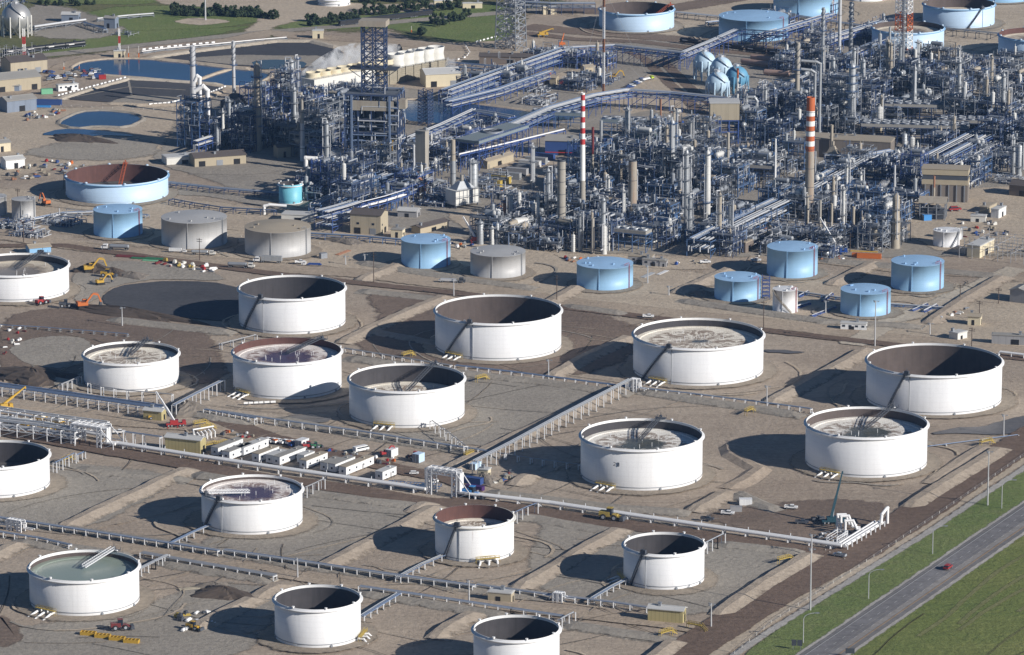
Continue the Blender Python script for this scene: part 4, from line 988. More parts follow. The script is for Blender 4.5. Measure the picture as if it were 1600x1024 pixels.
def furnace(L, W, H, hs, rs, mat='clad_grey', smat='vessel_silver', stackmat='concrete'):
    """box heater on legs, sloping hood, stack"""
    out = []; m = MB()
    for i in (-1, 1):
        for j in (-1, 1): m.box(i*(L/2-.5), j*(W/2-.5), 0, .7, .7, 2.2)
    out.append(part('leg_frame', m, 'steel_dark')); m = MB(); m.box(0, 0, 2.2, L, W, H); out.append(part('firebox', m, mat))
    m = MB(); m.box(0, 0, 2.2+H, L*.8, W*.8, H*.5, 0, 0, (.35, .35)); out.append(part('hood', m, smat))
    m = MB(); m.cyl(0, 0, 2.2+H*1.5, 2.2+H*1.5+hs, rs, 14); out.append(part('stack', m, stackmat))
    m = MB()
    for z in (2.2, 2.2+H*.5, 2.2+H):
        m.bar((-L/2-1, -W/2-1, z), (L/2+1, -W/2-1, z), .8, .12); m.bar((-L/2-1, -W/2-1.3, z+1.1), (L/2+1, -W/2-1.3, z+1.1), .1)
    for k in range(7): x = -L/2+L*k/6; m.bar((x, -W/2-.1, 2.2), (x, -W/2-.1, 2.2+H), .3)
    out.append(part('walkway', m, 'steel_grey')); return out
def tower_lattice(h, w0, w1, n, mats, w=.3):
    out = []; lev = [h*k/n for k in range(n+1)]; nb = len(mats)
    for b in range(nb):
        m = MB(); k0, k1 = n*b//nb, n*(b+1)//nb
        for k in range(k0, k1):
            qa, qb = (w0+(w1-w0)*k/n)/2, (w0+(w1-w0)*(k+1)/n)/2; za, zb = lev[k], lev[k+1]
            A = [Vector((i*qa, j*qa, za)) for i, j in ((-1,-1),(1,-1),(1,1),(-1,1))]; B = [Vector((i*qb, j*qb, zb)) for i, j in ((-1,-1),(1,-1),(1,1),(-1,1))]
            for i in range(4):
                m.bar(A[i], B[i], w); m.bar(A[i], A[(i+1) % 4], w*.7); m.bar(A[i], B[(i+1) % 4], w*.6); m.bar(A[(i+1) % 4], B[i], w*.6)
        out.append(part('mast_section', m, mats[b]))
    return out
def bldg(L, W, H, wall, roof, kind='gable', doors=1, wins=0, rise=None, openings=True, trim=None, seed=0):
    """building, long side along x; door side faces -y"""
    out = []; r = random.Random(seed)
    m = MB(); rise = rise if rise is not None else (W*.14 if kind == 'gable' else 0)
    m.box(0, 0, 0, L, W, H)
    if kind == 'gable':
        for x in (-L/2, L/2): m._add([(x,-W/2,H),(x,W/2,H),(x,0,H+rise)], [(0,1,2)], 0)
    out.append(part('wall', m, wall)); m = MB(); t = .35
    if kind == 'gable':
        for s in (-1, 1):
            vs = [(-L/2-.5, s*(W/2+.6), H-.15), (L/2+.5, s*(W/2+.6), H-.15), (L/2+.5, 0, H+rise+.02), (-L/2-.5, 0, H+rise+.02)]
            m._add(vs+[(x, y, z+t) for x, y, z in vs], [(0,1,2,3), (7,6,5,4), (0,4,5,1), (1,5,6,2), (3,2,6,7), (0,3,7,4)], 0)
        m.box(0, 0, H+rise+t-.08, L+1, .8, .25)
    else:
        m.box(0, 0, H+.01, L+.6, W+.6, .45); m.box(0, 0, H+.46, L-.3, W-.3, .12)
    sub = []
    for k in range(max(1, int(L/14))):
        v = MB(); x, y = r.uniform(-L*.4, L*.4), r.uniform(-W*.3, W*.3); z = H+(rise*(1-2*abs(y)/W) if kind == 'gable' else .5); v.box(x, y, z, 1.3, 1.3, 1.3+t); v.box(x, y, z+1.3+t, 1.7, 1.7, .2); sub.append(part('roof_vent', v, 'steel_grey'))
    out.append(part('roof', m, roof, sub))
    for k in range(doors):
        m = MB(); x = -L/2+L*(k+.5)/doors+r.uniform(-1, 1); dw = min(4.2, L*.2); dh = min(4, H*.62); m.box(x, -W/2-.06, 0, dw, .16, dh); out.append(part('door', m, 'opening' if k % 2 == 0 else 'steel_grey'))
    for k in range(wins):
        m = MB(); x = -L/2+L*(k+.5)/wins; m.box(x, -W/2-.03, H*.5, min(1.6, L/wins*.5), .12, min(1.2, H*.3)); out.append(part('window', m, 'glass'))
    m = MB(); m.box(L/2+.05, W*.1, 0, .16, min(3.5, W*.3), min(3.6, H*.6)); out.append(part('door', m, 'opening'))
    if wins:
        m = MB(); m.box(L/2+.05, -W*.28, H*.45, .12, min(1.4, W*.2), min(1.1, H*.3)); out.append(part('window', m, 'glass'))
    return out
# ================================================================ process plant: what stands where
def Gz(px, py, z): p = G(px, py, z); p.z = 0; return p
def put_stack(x, yt, yb, wb, wt, bands, label, name='chimney', cat='chimney', **kw):
    h = HT(x, yb, yt); s = SC(x, yb); return mk(name, label, cat, stack(h, wb/2*s, wt/2*s, bands, **kw), G(x, yb))
def alt(a, b, m1, m2, n): return [(a+(b-a)*k/n, a+(b-a)*(k+1)/n, m1 if k % 2 == 0 else m2) for k in range(n)]
put_stack(910, 145, 346, 9.5, 6.5, [(0,.32,'concrete'),(.32,.60,'white_band')]+alt(.60,.985,'red_band','white_band',9)+[(.985,1,'white_band')], 'slim red and white striped chimney with flared concrete foot in the plant centre', flare=1.0)
put_stack(1264, 152, 342, 14.5, 13, [(0,.56,'concrete_rust')]+alt(.56,.93,'orange_band','white_band',9)+[(.93,1,'orange_band')], 'thick concrete chimney with orange and white bands at its top', rings=6)
put_stack(877, 249, 356, 13.5, 13, [(0,.97,'concrete'),(.97,1,'steel_dark')], 'plain concrete chimney left of the slim red and white one', rings=5)
put_stack(988, 250, 350, 14, 13, [(0,.98,'concrete_rust'),(.98,1,'steel_dark')], 'plain concrete chimney behind the row of cooler fans', rings=2)
put_stack(708, 218, 292, 9.5, 7, [(0,.55,'vessel_silver'),(.55,1,'vessel_tan')], 'tan and grey tapering stack above the white furnace', rings=2)
put_stack(647, 226, 290, 4.5, 3.5, [(0,1,'pipe_pale')], 'thin white stack rising from a rusty furnace')
put_stack(302, 72, 160, 9, 8, [(0,1,'pipe_pale')], 'white stack with spiral top strakes above the leftmost process tower', strake=True, rings=2)
put_stack(366, 64, 175, 6, 4.5, [(0,1,'pipe_pale')], 'thin white stack with spiral top between two ponds', strake=True, rings=3)
put_stack(473, 153, 252, 8, 5, [(0,.25,'pipe_white'),(.25,.6,'pipe_pale'),(.6,1,'concrete')], 'tapered white and grey stack beside the beige pump house', rings=3)
put_stack(1285, 12, 118, 5.5, 4.5, [(0,1,'vessel_silver')], 'silver stack, left one of the three tall ones at the upper right', rings=4, strake=True)
put_stack(1311, -30, 106, 5.5, 5, [(0,1,'pipe_pale')], 'tall pale stack cut by the top edge, middle of three', rings=4)
put_stack(1329, 3, 92, 7, 6, [(0,1,'vessel_silver')], 'silver stack with spiral top, right one of three, over a reactor tower', strake=True, rings=3)
put_stack(1245, 66, 192, 8, 6.5, [(0,1,'concrete')], 'grey stack with spiral top and big pipes bending down on its right', strake=True, rings=4)
put_stack(1507, 128, 184, 6.5, 5.5, [(0,1,'vessel_white')], 'short white stack on a furnace at the far right')
put_stack(1389, 42, 126, 4.5, 3.5, [(0,1,'vessel_silver')], 'thin silver stack left of the lattice mast')
put_stack(1299, 195, 248, 5, 4.5, [(0,1,'vessel_tan')], 'tan stack on a stepped furnace in front of the long beige hall')
put_stack(1228, 208, 262, 6, 4.5, [(0,.6,'concrete'),(.6,1,'vessel_silver')], 'grey two-part stack at the left end of the long beige hall', rings=1)
put_stack(1211, 217, 290, 4, 2.5, [(0,1,'pipe_white')], 'very thin white stack left of the orange banded chimney')
put_stack(1397, 258, 322, 4.2, 3.2, [(0,1,'pipe_pale')], 'white stack beside the rising steam at the lower right')
put_stack(1459, 275, 320, 3.4, 3.2, [(0,.6,'vessel_tan'),(.6,1,'vessel_rust')], 'rusty stack on the roof of the open beige shed')
put_stack(1475, 262, 300, 3, 2.8, [(0,1,'pipe_pale')], 'thin pale stack in front of the beige block with windows')
put_stack(1137, 207, 290, 5.5, 4.5, [(0,1,'concrete')], 'grey concrete stack below the box on stilts', rings=2)
put_stack(1152, 107, 182, 4.2, 3.4, [(0,.8,'vessel_white'),(.8,1,'orange_band')], 'thin white stack with orange tip in front of the blue spheres')
put_stack(926, 199, 292, 4.5, 4, [(0,.55,'vessel_tan'),(.55,1,'maroon')], 'thin stack with dark red top beside the blue wall')
put_stack(939, 188, 262, 5.5, 4.8, [(0,1,'vessel_silver')], 'pale grey stack right behind the blue wall panel', rings=1)
put_stack(1032, 155, 226, 3, 2.6, [(0,1,'vessel_rust')], 'very thin brownish stack near the railway curve')
put_stack(970, 235, 302, 5, 3.6, [(0,1,'vessel_tan')], 'tan pipe stack left of the dark ringed concrete chimney')
put_stack(1044, 240, 306, 3, 2.6, [(0,1,'vessel_rust')], 'thin rust-red riser pipe right of the plain concrete chimney')
put_stack(1281, 313, 366, 4.5, 4, [(0,1,'concrete')], 'short grey post stack right of the orange banded chimney, first of three')
put_stack(1299, 318, 366, 4.5, 4, [(0,1,'vessel_tan')], 'short tan post stack left of the white steam cloud')
put_stack(1333, 323, 366, 5, 4.5, [(0,1,'vessel_tan')], 'short tan post stack in the white steam cloud')
put_stack(926, 341, 397, 5.5, 5, [(0,1,'concrete')], 'grey post column left of the two pale absorbers')
put_stack(1041, 317, 374, 3.8, 3.6, [(0,1,'steel_lightblue')], 'thin bluish post column at the right end of the fan row')
# guyed and lattice masts
h = HT(943, 152, -60); o = mk('guyed_mast', 'very slim pale guyed mast with faint red bands crossing the top edge', 'mast', tower_lattice(h, 1.1, 1.1, 60, ['vessel_rust', 'steel_white', 'steel_white']*3, .26), G(943, 152), UA)
m = MB()
for a in (.4, 2.5, 4.6):
    for f in (.45, .8): m.tube((0,0,h*f), (h*.4*math.cos(a), h*.4*math.sin(a), 0), .05, 4)
child(o, 'guy_wire', m.mesh('guy_wire', 'steel_grey'))
mk('lattice_mast', 'orange and white lattice mast around a flare pipe at the upper right', 'mast', tower_lattice(HT(1410,100,-60), 10, 8.5, 18, ['orange_band','white_band','orange_band','steel_white','orange_band','white_band'], .5)+stack(HT(1410,100,-60), 1.5, 1.5, [(0,1,'vessel_silver')]), G(1411,100), UA)
mk('lattice_mast', 'wide grey lattice tower cut by the top edge above the pipe racks', 'mast', tower_lattice(HT(798,76,-30), 17, 14, 9, ['steel_grey','steel_grey'], .7)+[part('pipework', (lambda q: (pipe_runs(q, random.Random(3), 12, 12, 3, 45, 40, (0,)), q)[1])(MB()), 'pipe_pale')], G(798,76), UA)
mk('lattice_mast', 'dark blue lattice tower standing in front of the pond', 'mast', tower_lattice(HT(665,196,140), 7.5, 7, 10, ['steel_navy'], .45), G(665,196), UA)
mk('guyed_mast', 'thin red and white mast beside the pond on the left', 'mast', tower_lattice(HT(187,90,45), 1.2, 1.0, 16, ['red_band','white_band','red_band','white_band'], .28), G(187,90), 0)
mk('lattice_mast', 'red and white mast in the small switchyard below the silver sphere', 'mast', tower_lattice(HT(38,92,45), 2.2, 1.6, 12, ['red_band','white_band','red_band','white_band'], .35), G(38,92), 0)
mk('light_mast', 'tall single light mast on a bare gravel patch at the top', 'mast', stack(HT(321,32,-20), .7, .45, [(0,1,'pole_metal')]), G(321,32))
# columns: x, top, foot, width, platforms, material, label
for i, (x, yt, yb, w_, np_, mt, lb) in enumerate([
 (403,97,236,12,7,'vessel_tan','tallest tan column with many ring platforms in the left unit'),
 (455,92,165,13,4,'vessel_silver','broad silver column behind the left unit, below the steam plume'),
 (447,100,170,5,3,'vessel_silver','slim silver column touching the broad one behind the left unit'),
 (466,88,160,4,2,'pipe_pale','slim pale twin column at the end of the cooling tower'),
 (563,178,238,9,4,'vessel_silver','silver column in front of the coke structure legs'),
 (740,250,316,13,2,'vessel_silver','fat silver vessel with cone top beside the small furnace'),
 (1050,186,306,10,5,'vessel_silver','tall silver column with long overhead pipe in the central unit'),
 (1057,172,254,4,2,'pipe_pale','thin pale column right behind the tall silver one'),
 (980,167,250,8,2,'vessel_silver','tall slim silver column left of the green-topped vessel'),
 (1019,178,236,3.5,1,'vessel_tan','thin tan column between green vessel and tall silver column'),
 (998,211,262,11,2,'vessel_green','green-topped vessel among the central columns'),
 (1007,203,258,8,1,'vessel_tan','tan round-topped vessel right of the green one'),
 (1024,203,262,4,0,'vessel_green','bright green vertical pipe column'),
 (1037,244,306,8,3,'vessel_silver','silver column right of the ringed concrete chimney'),
 (1072,233,358,8,5,'vessel_silver','tall ringed silver column with pointed top, centre right'),
 (1105,234,348,9.5,3,'vessel_white','pale smooth column beside the ringed one, centre right'),
 (944,352,398,8,2,'vessel_white','left one of the two pale absorber columns below the fans'),
 (950,350,392,6,1,'vessel_white','right one of the two pale absorber columns below the fans'),
 (1330,98,212,13,7,'vessel_silver','thick reactor column with crowded platforms under the right stack'),
 (1348,92,160,7,3,'vessel_silver','smaller silver column right of the crowded reactor'),
 (1240,148,200,8,2,'vessel_silver','left one of a pair of silver columns under the bending pipes'),
 (1253,152,200,6,2,'vessel_silver','right one of a pair of silver columns under the bending pipes'),
 (1374,166,214,10.5,0,'vessel_white','smooth pale column behind the roof of the long beige hall'),
 (1365,200,225,3,1,'vessel_silver','thin column beside the smooth pale one'),
 (1416,193,224,9,1,'vessel_silver','short silver vessel right of the long hall, rear one'),
 (1425,214,246,8,0,'vessel_white','short pale vessel right of the long hall, front one'),
 (1413,208,246,8,1,'vessel_silver','short silver vessel at the right corner of the long hall'),
 (1478,205,232,5,1,'vessel_tan','small tan column left of the far right furnace'),
 (1399,303,388,14,4,'vessel_tan','large tan reactor with rounded cap at the lower right'),
 (1422,250,300,5,3,'vessel_silver','silver column inside the light blue steel frame'),
 (1380,330,378,5,2,'vessel_silver','silver column just left of the large tan reactor'),
 (1592,225,275,9,2,'vessel_silver','silver column near the right edge above the switchyard'),
 (1583,238,270,5,1,'vessel_silver','slim silver column near the right edge'),
 (790,312,344,8,1,'vessel_rust','orange rusty vessel left of the white drum'),
 (798,300,346,8,2,'vessel_silver','silver vessel directly behind the orange rusty one'),
 (811,300,340,7,1,'vessel_white','pale vessel right behind the orange rusty one'),
 (835,316,348,9,1,'vessel_white','short white vessel with square cap left of the plain chimney'),
 (751,345,382,9,1,'vessel_silver','silver vessel right of the red mobile crane'),
 (769,353,390,5,1,'vessel_white','pale thin vessel second right of the red mobile crane'),
 (777,348,384,6,1,'vessel_silver','silver vessel third right of the red mobile crane'),
 (896,366,394,5,0,'vessel_white','small pale vessel at the foot of the plain chimney'),
 (1124,228,262,5,1,'vessel_silver','small silver column below the box on stilts, left'),
 (1160,226,262,6,1,'vessel_silver','small silver column under the bent pipe vessel'),
 (1230,278,302,8,1,'vessel_silver','small silver drum column left of the orange banded chimney'),
 (1196,135,190,5,2,'vessel_silver','silver column behind the bent pipe vessel'),
 (1268,130,180,5,2,'vessel_silver','silver column under the left tall stack'),
 (1300,115,175,7,3,'vessel_silver','silver column under the middle tall stack'),
 (1445,118,160,6,2,'vessel_silver','silver column behind the green-grey cooler banks'),
 (1540,105,150,7,3,'vessel_silver','silver column behind the coolers near the right edge'),
 (1560,118,165,5,2,'vessel_silver','slim silver column near the right edge, behind the coolers'),
 (296,160,226,12,5,'vessel_silver','leftmost thick silver column of the plant'),
 (318,165,226,9,3,'vessel_silver','silver column beside the leftmost thick one'),
 (340,190,236,5,2,'vessel_silver','small column behind the blue trestle on the left'),
 (505,185,240,7,3,'vessel_silver','silver column left of the coke structure'),
 (525,165,215,6,3,'vessel_silver','slim column touching the coke structure, left')]):
    h = HT(x, yb, yt); s = SC(x, yb)
    pr = column(h, w_/2*s, np_, mt if 'white' not in mt or True else mt, 'steel_lightblue' if i % 3 == 0 else 'steel_grey', seed=i, step=w_ > 7 and np_ > 2, over=np_ > 1)
    mk('process_column', lb, 'column', pr, G(x, yb), UA+.3*i, group='process columns and vertical vessels')
# bent flue pipes
def flue(px, label, r=.9, mat='pipe_pale', name='flue_pipe'):
    pts = []; x0, y0, _ = px[0]; g = G(x0, y0)
    for x, y, _ in px: pts.append(Vector(((x-x0)*SC(x0, y0), 0, max(0, HT(x0, y0, y)))))
    m = MB(); m.path(pts, r, 10); 
    for p in pts[1:-1]: m.sphere(p, r*1.06, 10)
    mk(name, label, 'pipe', m.mesh(name, mat), g)
flue([(1280,225,0),(1280,100,0),(1274,97,0),(1250,95,0)], 'outer large silver flue pipe bending down right of the grey spiral-top stack', .95, 'vessel_silver')
flue([(1272,214,0),(1272,114,0),(1266,110,0),(1250,108,0)], 'inner large silver flue pipe bending down right of the grey spiral-top stack', .95, 'vessel_silver')
flue([(325,195,0),(325,142,0),(318,135,0),(306,142,0)], 'fat white flue pipe bending over on the leftmost process tower, lower one', 1.6, 'pipe_white')
flue([(313,180,0),(313,122,0),(309,119,0),(305,128,0)], 'fat white flue pipe bending over on the leftmost process tower, upper one', 1.3, 'pipe_white')
flue([(1163,215,0),(1163,158,0),(1167,152,0),(1178,152,0),(1182,158,0),(1182,215,0)], 'silver arched pipe over a round vessel right of the box on stilts', 1.0, 'vessel_silver')
flue([(1560,190,0),(1560,165,0),(1562,160,0),(1574,165,0),(1576,175,0)], 'white arched pipe at the far right above a horizontal vessel', .8)
flue([(478,262,0),(478,247,0),(494,248,0),(494,262,0)], 'thick white bent pipe at the foot of the tapered white stack', 1.4, 'pipe_white')
flue([(413,336,0),(413,322,0),(421,320,0),(448,322,0)], 'white elbow pipe behind the sandy-roofed tank', .9, 'pipe_white')
flue([(678,305,0),(678,286,0),(684,282,0),(694,284,0)], 'grey elbow duct left of the small white furnace', 1.1, 'vessel_silver')
# furnaces
s_ = mk('furnace', 'small white furnace box with ribbed side below the tan tapering stack', 'furnace', furnace(18, 10, 9, 4, 1.2, 'offwhite', 'vessel_silver'), G(722,322), VA-.4)
mk('furnace', 'rusty old furnace at the foot of the thin white stack', 'furnace', furnace(9, 7, 6, 3, .8, 'vessel_rust', 'vessel_rust', 'vessel_rust'), G(652,304), UA)
mk('furnace', 'stepped tan furnace in front of the long beige hall', 'furnace', furnace(9, 6, 9, 3, .9, 'vessel_tan', 'vessel_tan', 'vessel_tan'), G(1301,266), UA)
mk('furnace', 'pale furnace under the short white stack at the far right', 'furnace', furnace(13, 9, 7, 2, .9, 'vessel_tan', 'vessel_silver'), G(1508,195), UA)
mk('furnace', 'dark grey furnace block under the thin stack between two ponds', 'furnace', furnace(17, 10, 9, 2, .8, 'steel_dark', 'steel_dark'), G(368,182), UA)
# the coke structure with its drill derrick
def coke_structure():
    h1 = HT(588,268,150); h2 = HT(588,268,45); out = []
    m = MB(); frame(m, 34, 22, [h1*k/6 for k in range(1, 7)], bay=8.5, w=.8); out.append(part('steel_frame', m, 'steel_navy'))
    for k in (1, 2, 3, 4, 5, 6): m = MB(); m.box(0, 0, h1*k/6+.3, 33, 21, .15); out.append(part('deck', m, 'grating'))
    for x in (-11, -3.7, 3.7, 11): m = MB(); m.drum((x, 0, h1*.42), (x, 0, h1*.86), 3.1, 16); m.lathe(x, 0, [(1, h1*.3), (3.1, h1*.42)], 16); out.append(part('coke_drum', m, 'steel_dark'))
    m = MB(); m.box(1, -11.3, h1*.80, 27, .5, h1*.13); out.append(part('cladding_panel', m, 'vessel_tan'))
    for x, d in ((-12.5, 0), (12, 0)):
        m = MB(); m.box(x, -11.6, 0, 1.2, 1.2, h1); out.append(part('riser_pipe', m, 'pipe_bluegrey'))
    m = MB(); pipe_runs(m, random.Random(5), 35, 23, 2, h1+3, 120, (0, 1, 2), .15, .45); out.append(part('pipework', m, ['pipe_silver', 'pipe_pale', 'pipe_bluegrey']))
    d0 = h1; w_ = 14.5; m = MB(); n = 8
    for cx in (-.01,):
        for k in range(n):
            za, zb = d0+(h2-d0)*k/n, d0+(h2-d0)*(k+1)/n; q = w_/2
            P = [(-q,-5),(0,-5),(q,-5),(q,5),(0,5),(-q,5)]
            for i in range(6):
                a, b = P[i], P[(i+1) % 6]; m.bar((*a, za), (*a, zb), .7); m.bar((*a, za), (*b, za), .5); m.bar((*a, za), (*b, zb), .4); m.bar((*b, za), (*a, zb), .4)
            m.bar((-q,-5,za), (q,5,zb), .35)
    out.append(part('derrick', m, 'steel_navy'))
    m = MB(); m.box(0, 0, h2, w_+3, 12, HT(588,268,36)-h2); out.append(part('crown_house', m, 'vessel_tan'))
    m = MB(); z = d0+(h2-d0)*.36; m.box(0, 0, z, 31, 14, .4)
    for zz in (z+1.2, z+.7):
        for s in (-7, 7): m.bar((-15.5, s, zz), (15.5, s, zz), .15)
    m.bar((-15,-6,z), (-8,-5,z-5), .4); m.bar((15,-6,z), (8,-5,z-5), .4); out.append(part('working_platform', m, 'steel_dark'))
    m = MB(); m.box(19, -4, h1*.82, 5, 7, h1*.12); out.append(part('lift_cabin', m, 'vessel_tan'))
    m = MB(); m.bar((0,-12.5,h1*.36), (14,-12.5,h1*.36), .6); m.bar((14,-12.5,h1*.28), (14,-12.5,h1*.42), .8); out.append(part('hoist_beam', m, 'yellow'))
    return out
mk('coke_structure', 'huge dark blue steel structure with tall drilling derrick on top', 'industrial structure', coke_structure(), G(586,262), UA*.35)
o = bldg(7, 5, HT(663,286,203), 'concrete', 'roof_grey', 'flat', 0, 0, openings=False); mk('lift_tower', 'tall narrow concrete stair tower in front of the pond', 'tower', o, G(660,288), UA)
o = bldg(8, 7, HT(677,230,207), 'vessel_tan', 'roof_grey', 'flat', 0, 1); mk('control_cabin', 'tan cabin with two round openings right of the concrete stair tower', 'building', o, G(681,262), UA)
# box on stilts
m = MB(); frame(m, 18, 14, [8, 15.5], bay=6, w=.8, rail=False); pt = [part('steel_frame', m, 'steel_blue')]; m = MB(); m.box(0, 0, 16, 19, 15, 11); pt.append(part('house', m, 'clad_tan')); m = MB(); m.box(0, 0, 27.01, 20, 16, .6); pt.append(part('roof', m, 'roof_pale'))
mk('elevated_house', 'large beige box on tall blue steel stilts below the blue spheres', 'building', pt, G(1131,222), UA+.5)
# cooling tower with fan stacks
a, b = G(478,152), G(692,112); d = (b-a); L = d.length; an = math.atan2(d.y, d.x); c = (a+b)/2
m = MB(); m.box(-L*.28, 0, 0, L*.44, 17, 13); pt = [part('cell_block', m, 'offwhite', label='long pale block under the steam, left half')]
m = MB(); m.box(L*.22, 0, 0, L*.5, 17, 10); 
for k in range(9): m.box(L*(-.02+.06*k), -8.8, 0, .8, .8, 11)
for k in range(7): m.box(L*.22, -8.7, 1+k*1.3, L*.5, .3, .35)
pt.append(part('louver_block', m, 'wood_slat'))
for k in range(13):
    m = MB(); x = -L*.5+L*(k+.7)/13.4; q = 5.6 if k < 8 else 6.3; z = 13 if k < 8 else 10; hh = 3.6 if k < 8 else 9
    m.lathe(x, 0, [(q, z), (q*.88, z+hh*.5), (q*.98, z+hh), (q*.9, z+hh), (q*.8, z+hh*.5), (q*.8, z+.5)], 20); m.disc(x, 0, z+hh*.4, q*.8, 16, 1); pt.append(part('fan_stack', m, ['cream' if k < 8 else 'offwhite', 'opening']))
m = MB(); m.bar((-L*.5,-8.4,14.3), (-L*.06,-8.4,14.3), .2); m.bar((0,-8.4,11.3), (L*.47,-8.4,11.3), .2)
for k in range(30): x = -L*.5+L*.97*k/29; z = 13 if x < -L*.06 else 10; m.bar((x,-8.4,z), (x,-8.4,z+1.3), .12)
pt.append(part('handrail', m, 'steel_grey'))
for k in range(6): m = MB(); x = -L*.46+k*L*.075; m.path([(x,-9.2,0), (x,-9.2,9), (x+2.5,-9.2,9)], .3, 6); pt.append(part('riser_pipe', m, 'pipe_pale'))
mk('cooling_tower', 'long cooling tower with a row of round fan stacks, steaming at its left half', 'cooling tower', pt, c, an)
# spheres
def sphere_tank(x, yc, r_, yb, mat, label, stairs=False):
    s = SC(x, yb); rad = r_*s; g = G(x, yb); zc = HT(x, yb, yc); zc = max(zc, rad+2); m = MB(); m.sphere((0,0,zc), rad, 32); pt = [part('sphere_shell', m, mat)]
    for k in range(10):
        a = 2*PI*k/10; m = MB(); m.tube((rad*.99*math.cos(a), rad*.99*math.sin(a), 0), (rad*.99*math.cos(a), rad*.99*math.sin(a), zc+rad*.2), .55, 8); pt.append(part('leg', m, 'offwhite' if mat == 'sphere_silver' else mat))
    m = MB()
    for k in range(10):
        a, b = 2*PI*k/10, 2*PI*(k+1)/10; m.bar((rad*math.cos(a), rad*math.sin(a), 1), (rad*math.cos(b), rad*math.sin(b), zc*.8), .2); m.bar((rad*math.cos(b), rad*math.sin(b), 1), (rad*math.cos(a), rad*math.sin(a), zc*.8), .2)
    pt.append(part('bracing', m, 'steel_grey')); m = MB(); m.cyl(0, 0, zc+rad-.2, zc+rad+1.2, 1.2, 10)
    for k in range(8): a = 2*PI*k/8; m.bar((2.4*math.cos(a), 2.4*math.sin(a), zc+rad-.3), (2.4*math.cos(a), 2.4*math.sin(a), zc+rad+1.4), .15)
    m.lathe(0, 0, [(2.4, zc+rad+1.3), (2.5, zc+rad+1.4)], 12); pt.append(part('top_platform', m, 'steel_white')); m = MB(); pv = None
    for k in range(19):
        t = k/18; el = PI/2-t*PI*.42-.1; a = -PI/2-.9+t*1.6; p = Vector(((rad+.7)*math.cos(el)*math.cos(a), (rad+.7)*math.cos(el)*math.sin(a), zc+(rad+.7)*math.sin(el)))
        if pv: m.bar(pv, p, .9, .15); m.bar(pv+Vector((0,0,1)), p+Vector((0,0,1)), .12)
        pv = p
    pt.append(part('stairway', m, 'steel_grey')); mk('sphere_tank', label, 'sphere tank', pt, g)
sphere_tank(26, 33, 23.5, 56, 'sphere_silver', 'large silver sphere tank on pale legs in the top left corner')
sphere_tank(1101, 97, 17, 124, 'sphere_blue', 'light blue sphere tank, leftmost of the four')
sphere_tank(1127, 106, 17, 134, 'sphere_blue', 'light blue sphere tank, rear middle of the four')
sphere_tank(1121, 130, 18, 158, 'sphere_blue', 'light blue sphere tank nearest to the viewer')
sphere_tank(1151, 121, 18, 150, 'sphere_teal', 'darker teal sphere tank, rightmost of the four')
# ---- pipe racks, given where their top shows
def prack(top, label, z, **kw):
    kw.setdefault('zs', (z-3, z)); pts, o = rack([Gz(x, y, z) for x, y in top], world=True, **kw); return mk('pipe_rack', label, 'pipe rack', pts, o, group='pipe racks of the plant')
prack([(1092,376),(1160,342),(1250,300),(1345,248),(1400,238)], 'wide rack of pale parallel pipes running up to the right past the banded chimney', 10, w=15, zs=(5,10), npipe=10, seed=1, steel='steel_lightblue', rr=.5)
prack([(1290,243),(1380,247),(1470,253)], 'pipe rack crossing in front of the long beige hall', 10, w=8, npipe=6, seed=2, steel='steel_navy')
prack([(1462,246),(1520,216),(1620,166)], 'wide rack of pale pipes leading off at the right edge', 10, w=22, zs=(5,10), npipe=11, seed=3, rr=.55)
prack([(1480,262),(1530,235),(1620,196)], 'lower rack of pipes alongside the wide one at the right edge', 6, w=8, zs=(3,6), npipe=5, seed=4)
prack([(640,216),(690,196),(742,172)], 'blue rack rising to the right beside the pond, before the slatted cooler', 12, w=9, npipe=6, seed=5)
prack([(742,174),(800,184)], 'short blue rack joining the pond rack and the long centre rack', 12, w=8, npipe=5, seed=6)
prack([(696,142),(790,108),(882,76)], 'blue rack running up right from the white roofed hall', 12, w=10, zs=(5,9,12), npipe=7, seed=7)
prack([(700,160),(780,140),(860,112)], 'lower blue rack in front of the one by the white roofed hall', 8, w=8, npipe=6, seed=8)
prack([(882,76),(960,72),(1068,84)], 'long horizontal blue pipe bridge above the railway curve', 12, w=9, npipe=6, seed=9, truss=True)
prack([(1068,83),(1110,66),(1152,47)], 'blue pipe bridge climbing to the light blue tank', 12, w=7, npipe=5, seed=10)
prack([(1160,48),(1230,52)], 'short blue truss bridge in front of the light blue fixed-roof tank', 12, w=6, npipe=3, seed=11, truss=True)
prack([(800,196),(860,170),(930,150),(985,141)], 'long blue rack climbing toward the slim striped chimney and the curve', 12, w=13, npipe=8, seed=12)
prack([(985,142),(1050,146),(1110,152),(1200,163)], 'blue rack running right from the curve to the box on stilts', 12, w=8, npipe=5, seed=13, truss=True)
prack([(1165,172),(1215,140),(1270,112)], 'rack of pale pipes behind the bent pipe vessel', 10, w=8, npipe=6, seed=14, steel='steel_navy')
prack([(1230,84),(1300,58),(1380,34)], 'blue rack climbing behind the three tall stacks', 10, w=10, npipe=6, seed=15)
prack([(1180,58),(1240,40),(1300,22)], 'blue rack between the two light blue tanks at the top', 9, w=8, npipe=5, seed=16)
prack([(1300,98),(1340,80),(1378,62)], 'short royal blue rack left of the whitish blue tank', 13, w=9, zs=(5,9,13), npipe=6, seed=17)
prack([(1105,96-60),(1200,26)], 'dark pipe row along the tank road at the top', 3, w=5, zs=(3,), npipe=4, seed=18, steel='steel_dark')
prack([(1054,20),(1124,27)], 'grey pipe row between the two top tanks', 4, w=6, zs=(4,), npipe=5, seed=19, steel='steel_dark', mats=('pipe_pale',))
